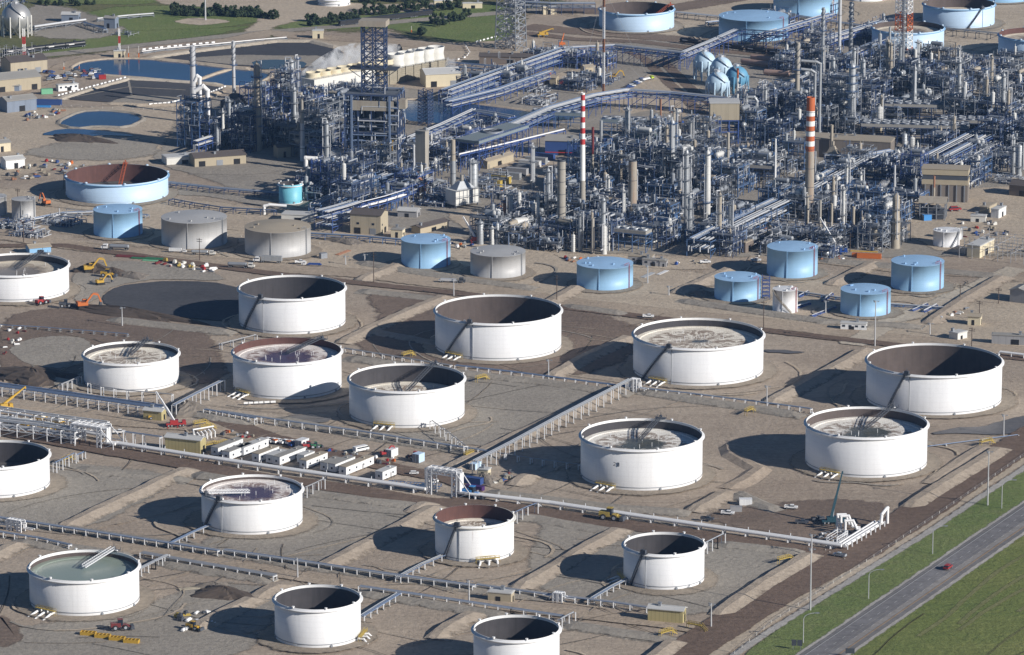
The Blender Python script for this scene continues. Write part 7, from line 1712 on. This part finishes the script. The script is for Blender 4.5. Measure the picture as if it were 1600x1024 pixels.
# yellow gangways over pipes and dikes
def gang(x, y, rz, label, L=7, h=2.6):
    m = MB(); 
    for s in (-1, 1):
        m.bar((-L/2, s*.7, h), (L/2, s*.7, h), .2, .35); m.bar((-L/2, s*.7, h+1.1), (L/2, s*.7, h+1.1), .14); m.bar((L/2, s*.7, h), (L/2+3, s*.7, .2), .2, .35); m.bar((L/2, s*.7, h+1.1), (L/2+3, s*.7, 1.3), .14)
        for k in range(6): m.bar((-L/2+L*k/5, s*.7, 0 if k in (0, 5) else h), (-L/2+L*k/5, s*.7, h+1.1), .16)
    m.box(0, 0, h, L, 1.5, .12); mk('gangway', label, 'gangway', m.mesh('gangway', 'mustard'), G(x, y), rz)
for x, y, rz, lb in [(636,560,R(50),'yellow gangway between the rust-rimmed tank and the large brown tank'),(751,563+34,R(50),'small yellow gangway right of the half-sunk roof tank'),(1040,996,R(45),'yellow gangway over the dike at the bottom right'),(1170,648,R(60),'yellow gangway on the pipe row in front of the stained-roof tank'),
    (105,724,R(60),'small yellow steps right of the leftmost deep tank'),(732,716,R(60),'yellow gangway over the pipe row behind the white portal'),(838,812,R(60),'x'),(1085,985,R(-35),'yellow stair of the house on stilts'),(1225,881,R(40),'small yellow valve stand in the last cell'),(1540,697,R(40),'small tan gangway at the muddy corner'),(328,702,R(40),'orange yellow ramp right of the yellow ribbed house'),(345,700,R(50),'second orange yellow ramp beside the first'),(312,668,R(40),'yellow pipe rack beside the grey mound'),(322,674,R(40),'yellow pipe rack in front, beside the grey mound')]:
    if lb != 'x': gang(x, y, rz, lb)
for k, (x, y) in enumerate([(62,662),(90,668),(118,674),(40,672),(75,678)]):
    m = MB(); m.box(0,0,3,6,5,.4); m.box(0,0,3.4,5,4,2.2,1)
    for i in (-1,1):
        for j in (-1,1): m.bar((i*2.8,j*2.3,0),(i*2.8,j*2.3,3),.4)
        m.bar((-3,i*2.5,4.6),(3,i*2.5,4.6),.2)
    mk('valve_platform', ['yellow valve platform inside the left white rack, leftmost rear','yellow valve platform inside the left white rack, middle rear','yellow valve platform nearest the left pipe portal','yellow valve platform at the front left of the white rack','yellow valve platform at the front, second one'][k], 'valve platform', [part('frame', m, ['yellow', 'offwhite'])], G(x, y), UA)
for i, ln in enumerate([((300,676),(312,664)),((316,682),(330,668))]):
    pass
# arched white pipes on the yellow skid
m = MB()
for k in range(6): x = k*2.6; m.path([(x,-2,0),(x,-2,2.8),(x+.2,0,3.9),(x+.4,2,2.8),(x+.4,2,0)], .35, 8)
m.path([(-1.5,-2,0),(-1.5,-2,5),(0,0,6),(14,0,5)], .4, 8); mk('arched_pipes', 'row of white arched pipes over a yellow skid behind the yellow ribbed house', 'pipe spool', m.mesh('arched_pipes', 'pipe_white'), G(302,690), R(48))
# steel grids beside the small trailer
m = MB()
for k in range(3):
    for s in (-1, 1): m.bar((k*9, s*2.5, 1.2), (k*9+8, s*2.5, 1.2), .3); m.bar((k*9, s*2.5, .2), (k*9+8, s*2.5, .2), .25)
    for j in range(5): m.bar((k*9+j*2, -2.5, 1.2), (k*9+j*2, 2.5, 1.2), .22); m.bar((k*9+j*2, -2.5, .2), (k*9+j*2, -2.5, 1.2), .22)
mk('steel_grid', 'low grey steel grid frames left of the white portal', 'steel frame', m.mesh('steel_grid', 'steel_lightblue'), G(606,757), UA*.5)
# ================================================================ lamps, poles, fences, signs
def street_lamp(h, arm=5):
    m = MB(); m.tube((0,0,0),(0,0,h*.82),.22,8,0,.16); out = [part('pole', m, 'pole_metal')]; m = MB(); pv = Vector((0,0,h*.8))
    for k in range(1, 8): t = k/7; p = Vector((arm*(1-math.cos(t*PI/2)), 0, h*.8+h*.2*math.sin(t*PI/2))); m.tube(pv, p, .13, 6); pv = p
    out.append(part('arm', m, 'pole_metal')); m = MB(); m.box(arm+.7, 0, h-.15, 1.8, .7, .3); out.append(part('lamp_head', m, 'steel_grey')); return out
for x, yb, yt, lb in [(1565,796,750,'curved street lamp furthest up the highway verge'),(1457,867,822,'curved street lamp, second from the top right'),(1357,937,890,'curved street lamp, third from the top right'),(1255,1006,958,'curved street lamp nearest the road signs')]:
    mk('street_lamp', lb, 'street lamp', street_lamp(HT(x, yb, yt)), G(x, yb), 0, group='street lamps on the highway verge')
def mast(h, heads=3):
    m = MB(); m.tube((0,0,0),(0,0,h),.42,8,0,.22); out = [part('pole', m, 'pole_metal')]; m = MB()
    for k in range(heads): a = 2*PI*k/heads; m.bar((0,0,h-.3),(1.3*math.cos(a),1.3*math.sin(a),h-.3),.15); m.box(1.5*math.cos(a),1.5*math.sin(a),h-.6,.8,.6,.4,0,a)
    out.append(part('floodlight', m, 'steel_grey')); return out
for x, yb, yt, lb in [(1266,955,857,'tallest light mast on the highway verge'),(1543,791,705,'tall light mast at the top of the verge'),(857,592,562,'white lamp post at the end of a dike beside the thin pipe row'),(1198,637,603,'white lamp post on the thin pipe row right of the stained-roof tank'),(465,904,872,'lamp post on the farm road above the deep small tank'),(733,946,907,'lamp post on the farm road left of the tan pump house'),
    (1111,981,943,'lamp post on a concrete pad near the yellow house on stilts'),(1367,541,470,'white lamp post behind the left side of the largest tank'),(191,510,480,'white lamp post on the dark earth bank'),(709,463,437,'white lamp post behind the large brown tank'),(1568,682,648,'lamp post beside the wet mud'),(1268,870,835,'lamp post at the dirt road corner near the pipeline end'),
    (1012,443,415,'small lamp post right of the low light blue tank'),(1045,462,447,'short lamp post in the shade left of the scaffolded tank'),(540,414,400,'short lamp post on the gravel yard'),(570,410,397,'second short lamp post on the gravel yard'),(1290,490,470,'lamp post among pipe spurs left of the nearest light blue tank'),(1453,523,505,'short lamp post beside the scrap line at the right'),
    (1414,805-35,757,'x')]:
    if lb != 'x': mk('light_mast', lb, 'lamp post', mast(HT(x, yb, yt)), G(x, yb), 0)
def tpole(h):
    m = MB(); m.tube((0,0,0),(0,0,h),.26,6,0,.18); out = [part('pole', m, 'pole_wood')]
    for z in (h*.93, h*.84): m = MB(); m.bar((-1.8,0,z),(1.8,0,z),.22); [m.bar((q,0,z),(q,0,z+.4),.14) for q in (-1.6,-.6,.6,1.6)]; out.append(part('cross_arm', m, 'pole_wood'))
    return out
for x, yb, yt, lb in [(584,443,394,'timber power pole below the rusty pipe stack'),(870,473,430,'timber power pole left of the low light blue tank'),(1193,517,470,'timber pole behind the stained-roof tank'),(37,380,345,'timber pole beside the curved pipe row'),(312,408,372,'timber pole in front of the silver tank'),(28,318,295,'timber pole near the orange digger'),(1518,545-1,512,'timber pole behind the right side of the largest tank'),
    (880,400-20,345,'x'),(1328,395,365,'timber pole right of the long orange container'),(1500,470,445,'timber pole inside the dike corner'),(1560,475,450,'timber pole on the dike road at the right'),(1530,500,470,'timber pole near the cream hut'),(100,300-5,268,'timber pole on the shaded yard left of the wide pale blue tank')]:
    if lb != 'x': mk('utility_pole', lb, 'utility pole', tpole(HT(x, yb, yt)), G(x, yb), UA)
def fence(px, gap, label, ph=2.2, post='offwhite', world=False, wire=True, name='fence', r_=.1):
    pts = [G(*p) for p in px]; o = pts[0].copy(); pts = [p-o for p in pts]; out = []; m0 = MB(); m0.bar((0,0,0),(0,0,ph),r_*2); pm = m0.mesh('post', post); w_ = MB(); e = mk(name, label, 'fence', [], o)
    for i in range(len(pts)-1):
        a, b = pts[i], pts[i+1]; n = max(1, round((b-a).length/gap))
        for k in range(n): c = a+(b-a)*k/n; child(e, 'post', pm, c)
        for z in (ph*.95, ph*.5): w_.bar(a+Vector((0,0,z)), b+Vector((0,0,z)), .06)
    if wire: child(e, 'wire', w_.mesh('wire', 'steel_grey'))
fence([(1088,1075),(1205,975),(1342,888),(1445,820),(1545,752),(1660,672)], 9, 'post and wire fence between the dirt road and the gravel verge', 1.8)
fence([(95,166),(160,170),(240,172),(300,170),(345,150)], 7, 'fence of short posts around the lower side of the lined pit', 1.2, 'offwhite')
fence([(270,365),(420,374),(520,385)], 9, 'thin fence in front of the sandy-roofed tank', 1.6)
fence([(1290,862),(1310,872),(1330,880)], 4, 'pale bollard posts at the end of the long pipeline', 1.2, wire=False)
fence([(1440,516),(1500,470),(1565,430)], 8, 'pale pipe rail along the dike corner road', .8, 'offwhite')
def sign(w_, h_, label, x, y, rz, faces=1):
    out = []; m = MB(); 
    for s in (-1, 1): m.bar((s*w_*.35, .12, 0), (s*w_*.35, .12, 2.2+h_), .18)
    out.append(part('post', m, 'steel_grey'))
    for k in range(faces): m = MB(); q = (k-(faces-1)/2)*w_*.52; m.box(q, 0, 2.2, w_*(.46 if faces > 1 else 1), .12, h_); out.append(part('sign_board', m, 'steel_dark'))
    mk('road_sign', label, 'road sign', out, G(x, y), rz)
sign(4.6, 2.6, 'pair of dark road sign backs on the near verge', 1245, 1017, R(-12), 2); sign(3.8, 2.2, 'dark road sign back at the bottom edge beside the highway', 1328, 1029, R(-8))
# barrier blocks round the lined pits
m = MB(); m.box(0,0,0,2.6,.8,.9,0,0,(1,.5)); bar_me = m.mesh('barrier_block', 'white'); 
def barriers(px, n, desc):
    pts = densify([G(*p) for p in px], 1); 
    for k in range(n):
        i = int(k/(n-1)*(len(pts)-2)); t = pts[i+1]-pts[i]; q = pts[i].copy(); q.z = 1.0; mk('barrier_block', None, 'barrier block', bar_me, q, math.atan2(t.y, t.x), 1.0, 'barrier blocks around the lined pits', auto=desc)
barriers([(92,152),(140,139),(196,124)], 18, 'white barrier block in the row on the near side of the lined pit'.replace(' in the row on the near side of the lined pit','')); barriers([(236,166),(262,164),(280,160)], 8, 'white block, short row'); barriers([(330,147),(352,138)], 6, 'white block, corner row')
barriers([(225,80),(260,76),(335,69)], 12, 'white block, pipeline row'); barriers([(728,75),(734,84),(728,92),(715,96)], 8, 'white block, curved row'); barriers([(745,68),(775,60)], 6, 'white block, meadow row'); barriers([(385,634),(430,632)], 6, 'white block beside the rust-rimmed tank')
# switchyards
def switchyard(x, y, L, W, seed, label, H=9):
    r = random.Random(seed); out = []; m = MB(); nx, ny = int(L/7), int(W/7)
    for i in range(nx+1):
        for j in range(ny+1):
            p = (-L/2+L*i/nx, -W/2+W*j/ny); h = H*r.uniform(.7, 1.1); m.bar((*p, 0), (*p, h), .28); m.bar((p[0]-1.2, p[1], h), (p[0]+1.2, p[1], h), .15)
            if i < nx: m.bar((p[0], p[1], H*.7), (p[0]+L/nx, p[1], H*.7), .2)
            if j < ny and i % 2 == 0: m.bar((p[0], p[1], H*.6), (p[0], p[1]+W/ny, H*.6), .2)
    out.append(part('bus_frame', m, 'pole_metal'))
    for k in range(5): m = MB(); q = (r.uniform(-L/2, L/2), r.uniform(-W/2, W/2)); m.box(*q, 0, 2.6, 2, 2.4); m.cyl(q[0]-.7, q[1], 2.4, 3.8, .2, 6); m.cyl(q[0]+.7, q[1], 2.4, 3.8, .2, 6); out.append(part('transformer', m, 'steel_grey'))
    mk('switchyard', label, 'switchyard', out, G(x, y), UA)
switchyard(1572,396,40,46,1,'large open switchyard of grey gantries at the right edge'); switchyard(20,98,32,26,2,'small pale switchyard below the silver sphere',12); switchyard(182,54,30,14,3,'low field of grey valves beside the blue-grey metering house',2.5)
# ================================================================ loose material on the yards
rj = random.Random(21)
def junk(n, poly, cols, smin, smax, desc, name='crate', cat='crate', grp_='loose material in the yards'):
    c = 0; xs = [p[0] for p in poly]; ys = [p[1] for p in poly]
    while c < n:
        x, y = rj.uniform(min(xs), max(xs)), rj.uniform(min(ys), max(ys))
        if not inpoly(x, y, poly): continue
        c += 1; col, cn = rj.choice(cols); key = ('j', col, rj.randrange(3))
        if key not in VC:
            m = MB(); k = key[2]
            if k == 0: m.box(0,0,0,2.4,1.6,1.2); m.box(.3,.1,1.2,1.5,1.2,.6)
            elif k == 1: m.box(0,0,0,4.5,1.0,.6); m.box(.2,.9,0,4,.6,.5); m.box(0,.3,.6,3.6,.7,.4)
            else: m.cyl(0,0,0,1.5,.9,10); m.box(1.6,.4,0,1.4,1.4,.9)
            VC[key] = m.mesh('crate', {'red':'maroon','orange':'vessel_rust','blue':'wall_blue'}.get(col, col) if key[2] else col)
        p = G(x, y); p.z = .5; mk(name, None, cat, VC[key], p, rj.choice((UA, VA, .3, 1.2)), rj.uniform(smin, smax)*.8, grp_, auto=desc % cn)
C1 = [('red','red'),('white','white'),('steel_grey','grey'),('wood_slat','tan'),('blue','blue'),('orange','orange'),('offwhite','cream'),('steel_dark','black')]
junk(22, [(505,704),(560,712),(640,722),(600,728),(520,716)], C1, .6, 1.1, '%s scrap item'); junk(16, [(350,672),(400,680),(400,688),(345,682)], C1, .6, 1.1, '%s stacked part')
junk(26, [(250,408),(340,420),(330,428),(245,415)], [('white','white'),('offwhite','cream'),('red','red'),('mustard','yellow'),('steel_grey','grey')], .8, 1.4, '%s stored part')
junk(40, [(0,262),(60,252),(140,256),(100,275),(20,285)], C1, .8, 1.5, '%s scrap item'); junk(22, [(40,178),(105,171),(90,186),(40,190)], C1, .7, 1.3, '%s scrap item')
junk(30, [(1200,395),(1330,400),(1320,410),(1180,402)], C1, .6, 1.1, '%s stored part'); junk(26, [(1450,495),(1500,480),(1520,485),(1465,505)], C1, .6, 1.1, '%s scrap item')
junk(30, [(640,376),(740,382),(735,392),(645,388)], C1, .7, 1.2, '%s stored part'); junk(26, [(870,402),(1090,410),(1085,418),(880,410)], C1, .6, 1.1, '%s stored part')
junk(24, [(1480,350),(1600,345),(1600,372),(1500,372)], C1, .8, 1.4, '%s stored part'); junk(16, [(275,960),(330,955),(335,975),(285,990)], [('white','white'),('steel_dark','black'),('mustard','yellow'),('steel_grey','grey')], .8, 1.4, '%s stored part')
junk(24, [(790,118),(900,120),(900,135),(800,150)], C1, .8, 1.4, '%s stored part'); junk(20, [(1000,165),(1100,175),(1090,195),(1010,200)], C1, .8, 1.4, '%s stored part'); junk(14, [(0,510),(40,515),(40,545),(0,560)], [('red','red'),('white','white'),('offwhite','cream')], .6, 1.1, '%s stored part')
junk(18, [(1270,838),(1330,825),(1345,838),(1290,850)], [('steel_dark','black'),('steel_grey','grey'),('white','white')], .6, 1.1, '%s stored part'); junk(16, [(760,752),(800,735),(800,750),(770,760)], C1, .6, 1.1, '%s stored part')
# ================================================================ trees and shrubs
def leafball(m, c, r_, n, rr, sz=(.5, 1.1), mi=0):
    for _ in range(n):
        u = rr.uniform(-1, 1); a = rr.uniform(0, 6.283); q = r_*rr.uniform(.55, 1.05); s = math.sqrt(1-u*u); p = Vector((c[0]+q*s*math.cos(a), c[1]+q*s*math.sin(a), c[2]+q*u*.9)); k = rr.uniform(*sz)
        t = Vector((rr.uniform(-1,1), rr.uniform(-1,1), rr.uniform(-.4,1))).normalized(); b = t.cross(Vector((0,0,1))).normalized()
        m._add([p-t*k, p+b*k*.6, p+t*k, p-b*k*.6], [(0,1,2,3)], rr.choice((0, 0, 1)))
def tree(seed, h, w_):
    rr = random.Random(seed); m = MB(); m.tube((0,0,0),(0,0,h*.6),h*.03,6,0,h*.012)
    for k in range(4): a = k*1.6; m.tube((0,0,h*.3),(w_*.3*math.cos(a),w_*.3*math.sin(a),h*.6),h*.012,4)
    out = [part('trunk', m, 'bark')]; m = MB()
    for k in range(9): z = h*rr.uniform(.25, .92); f = 1-abs(z/h-.5)*1.2; a = rr.uniform(0, 6.28); q = w_*.3*f; leafball(m, (q*math.cos(a), q*math.sin(a), z), w_*rr.uniform(.16, .27), 46, rr)
    out.append(part('crown', m, ['foliage', 'foliage_pale'])); return out
trees_ = [tree(s, h, w_) for s, h, w_ in ((1,6,5.5),(2,5,6),(3,7.5,4.5),(4,3.5,5))]
rt = random.Random(5)
def belt(x0, y0, x1, y1, n, jy, kinds, desc):
    for k in range(n):
        t = (k+rt.random()*.8)/n; x, y = x0+(x1-x0)*t, y0+(y1-y0)*t+rt.uniform(-jy, jy); s = rt.uniform(.75, 1.25)
        mk('tree', desc, 'tree', trees_[rt.choice(kinds)], G(x, y), rt.uniform(0, 6), (s, s, s*rt.uniform(.85, 1.2)), desc.replace(' tree', ' trees'))
belt(268,22,405,25,60,3.5,(0,1,2),'dark bushy tree in the long belt right of the light mast meadow'); belt(480,38,560,30,26,4,(0,1,3),'bushy tree in the belt left of the hopper wagons'); belt(565,22,720,12,32,4.5,(0,1,2),'dark tree in the belt behind the hopper wagons'); belt(672,40,735,28,14,5,(0,1,2),'dark tree in the clump right of the hopper wagons')
belt(400,24,430,30,8,3,(1,3),'low bushy tree beside the track past the long belt'); belt(655,60,664,52,4,2,(2,0),'dark tree standing alone in the meadow behind the derrick'); belt(60,8,150,8,8,2,(3,3),'small bush tree on the far meadow beyond the sphere'); belt(560,4,800,-2,24,2,(0,1),'distant tree in the row along the top edge')
# switch track and gate frames near the ponds
for x, yb, yt, lb in [(100,110,98,'thin orange and white marker post left of the upper pond'),(124,109,98,'orange flagged marker post at the pond tip'),(201,92,72,'left post of the orange warning gantry'),(217,92,72,'right post of the orange warning gantry'),(643,52,41,'small orange crossing post beside the meadow')]:
    h = HT(x, yb, yt); m = MB(); m.bar((0,0,0),(0,0,h),.3); m2 = MB(); m2.bar((0,0,h*.1),(0,0,h*.45),.8); mk('marker_post', lb, 'marker post', [part('post', m, 'offwhite'), part('sleeve', m2, 'orange')], G(x, yb))
# ================================================================ steam
def steam(name, pts, dens, label, col=(.99,.99,.99)):
    """a plume: overlapping swollen segments filled with a broken-up volume"""
    if name not in M:
        m = bpy.data.materials.new(name); m.use_nodes = True; nt = m.node_tree; M[name] = m; nt.nodes.remove(nt.nodes['Principled BSDF']); v = nt.nodes.new('ShaderNodeVolumePrincipled')
        n = noise(nt, coords(nt), .13, 5, .6, .8); f = nd(nt, 'ShaderNodeMapRange'); f.inputs['From Min'].default_value = .47; f.inputs['From Max'].default_value = .62; f.inputs['To Max'].default_value = dens; nt.links.new(n, f.inputs['Value'])
        nt.links.new(f.outputs[0], v.inputs['Density']); v.inputs['Color'].default_value = (*col, 1); nt.links.new(v.outputs[0], nt.nodes['Material Output'].inputs['Volume'])
    o = pts[0][0].copy(); m = MB(); prof = []
    n = 14
    for k, (p, r_) in enumerate(pts):
        t = (pts[min(k+1, len(pts)-1)][0]-pts[max(0, k-1)][0]).normalized(); a = t.cross(Vector((0,0,1))).normalized() if abs(t.z) < .98 else Vector((1,0,0)); b = a.cross(t)
        for i in range(n): an = 2*PI*i/n; q = p-o+a*math.cos(an)*r_+b*math.sin(an)*r_; m.v.append(tuple(q))
    for k in range(len(pts)-1):
        for i in range(n): m.f.append((k*n+i, k*n+(i+1) % n, (k+1)*n+(i+1) % n, (k+1)*n+i)); m.m.append(0); m.sm.append(True)
    m.f += [tuple(range(n)), tuple(range((len(pts)-1)*n, len(pts)*n))[::-1]]; m.m += [0, 0]; m.sm += [False, False]
    me = m.mesh('steam', name); bm = bmesh.new(); bm.from_mesh(me); bmesh.ops.recalc_face_normals(bm, faces=bm.faces); bm.to_mesh(me); bm.free()
    mk('steam', label, None, me, o, kind='stuff')
def at(x, y, yt): p = G(x, y); p.z = HT(x, y, yt); return p
steam('steam_soft', [(at(462,148,134),1.5),(at(480,146,122),6),(at(508,138,108),9),(at(540,128,94),11),(at(580,122,86),10),(at(625,118,80),5)], .34, 'pale steam drifting along the cooling tower')
steam('steam_white', [(at(490,262,252),2),(at(520,262,246),6),(at(560,262,242),8),(at(610,262,246),7),(at(635,262,250),2)], .5, 'low white steam in front of the coke structure')
steam('steam_white', [(at(1300,340,327),1.5),(at(1315,340,326),4),(at(1345,340,328),5),(at(1368,340,324),5),(at(1385,340,308),2)], .5, 'white steam cloud among the short post stacks')
steam('steam_white', [(at(1358,310,300),.8),(at(1368,310,294),2),(at(1380,310,286),3),(at(1390,310,280),1)], .5, 'thin steam wisp left of the thin white stack')
steam('steam_white', [(at(696,125,118),.8),(at(700,125,106),3.5),(at(706,125,96),4.5),(at(714,125,92),1)], .5, 'small steam puff over the white-roofed hall')
# ================================================================ labels of the many alike things: say what they stand beside
LM = [(910,250,'slim red and white chimney'), (1264,250,'orange and white chimney'), (588,160,'drilling derrick'), (302,150,'leftmost spiral-top stack'), (366,120,'thin stack between ponds'),
      (473,200,'tapered white stack'), (877,300,'plain concrete chimney'), (988,300,'dark-capped concrete chimney'), (708,260,'tan tapering stack'), (740,290,'cone-topped silver vessel'), (660,245,'concrete stair tower'),
      (1131,180,'box on stilts'), (1120,120,'blue sphere tanks'), (1320,240,'long beige hall'), (1245,120,'grey spiral-top stack'), (1330,150,'crowded reactor column'), (1410,60,'orange and white lattice mast'),
      (1507,160,'short white stack'), (1399,345,'large tan reactor'), (1459,300,'rusty roof stack'), (1479,372,'squat white tank'), (454,300,'teal tank'), (575,345,'beige gabled hall'), (770,215,'slatted blue cooler'),
      (700,180,'pond by the derrick'), (950,350,'row of nine fans'), (1072,300,'pointed ringed column'), (1105,300,'pale smooth column'), (1050,250,'tall silver column'), (403,160,'tallest tan column'), (798,40,'grey lattice tower'),
      (670,120,'white roofed hall'), (1237,410,'tallest light blue tank'), (26,33,'silver sphere tank'), (845,250,'blue-walled hall'), (185,350,'dented light blue tank'), (1570,300,'red-topped shed'), (1460,200,'rear cooler bank'), (665,395,'light blue tank with red ladder'),
      (70,440,'leftmost white tank'), (90,120,'beige hall by the ponds'), (450,690,'row of site trailers'), (700,750,'white pipe portal'), (130,660,'left pipe portal'), (1330,830,'white manifold')]
ORD = ['nearest', 'second nearest', 'third nearest', 'fourth nearest', 'fifth nearest', 'sixth nearest', 'seventh nearest', 'eighth nearest', 'ninth nearest', 'tenth nearest', 'eleventh nearest', 'twelfth nearest']+['%dth nearest' % k for k in range(13, 99)]
grp = {}
for o, desc in REG:
    x, y = PX(o.location); x0, y0, nm = min(LM, key=lambda l: (l[0]-x)**2+((l[1]-y)*1.6)**2); dx, dy = x-x0, (y-y0)*1.6
    dr = ('right of' if dx > 0 else 'left of') if abs(dx) > abs(dy) else ('before' if dy > 0 else 'behind')
    grp.setdefault((desc, nm, dr), []).append((dx*dx+dy*dy, o))
for (desc, nm, dr), l in grp.items():
    l.sort(key=lambda t: t[0])
    for k, (_, o) in enumerate(l): o['label'] = ('%s, %s %s the %s' % (desc, ORD[k], dr, nm)) if len(l) > 1 else '%s %s the %s' % (desc, dr, nm)
# ================================================================ light, sky, camera
w = bpy.data.worlds.new('World'); sc.world = w; w.use_nodes = True; nt = w.node_tree; bg = nt.nodes['Background']
sky = nt.nodes.new('ShaderNodeTexSky'); sky.sky_type = 'NISHITA'; sky.sun_disc = False; sky.sun_elevation = SUN_EL
sky.sun_rotation = math.atan2(SUNDIR.x, SUNDIR.y); sky.air_density = 1.0; sky.dust_density = .2; sky.ozone_density = 6.0
nt.links.new(sky.outputs[0], bg.inputs['Color']); bg.inputs['Strength'].default_value = .05
sl = bpy.data.lights.new('sun', 'SUN'); sl.energy = 5.0; sl.angle = R(.5); sl.color = (1, .945, .87)
so = bpy.data.objects.new('sun', sl); COL.objects.link(so)
sd = Vector((SUNDIR.x*math.cos(SUN_EL), SUNDIR.y*math.cos(SUN_EL), math.sin(SUN_EL)))
so.rotation_euler = sd.to_track_quat('Z', 'Y').to_euler(); so.location = (300, 1500, 400)
cam = bpy.data.cameras.new('camera'); co = bpy.data.objects.new('camera', cam); COL.objects.link(co); sc.camera = co
cam.sensor_width = 36; cam.lens = 36*FPX/1600; cam.clip_start = 10; cam.clip_end = 30000
co.location = (0, 0, CAMH); co.rotation_euler = (PI/2-PITCH, 0, 0)
sc.view_settings.view_transform = 'Standard'; sc.view_settings.look = 'None'; sc.view_settings.exposure = EXPO; sc.view_settings.gamma = 1
sc.cycles.transparent_max_bounces = 48; sc.cycles.volume_step_rate = 2.0; sc.cycles.max_bounces = 6; sc.cycles.volume_bounces = 3
# air between the camera and the plant
m = bpy.data.materials.new('haze_air'); m.use_nodes = True; nt = m.node_tree; nt.nodes.remove(nt.nodes['Principled BSDF']); v = nt.nodes.new('ShaderNodeVolumePrincipled')
v.inputs['Color'].default_value = (.30, .55, 1, 1); v.inputs['Density'].default_value = HAZE; v.inputs['Anisotropy'].default_value = .0
nt.links.new(v.outputs[0], nt.nodes['Material Output'].inputs['Volume'])
if HAZE:
    hb = MB(); hb.box(0, 3900, -1, 7000, 8400, 640); M['haze_air'] = m; mk('haze', 'thin bluish air over the whole plant', None, hb.mesh('haze', 'haze_air'), kind='stuff')
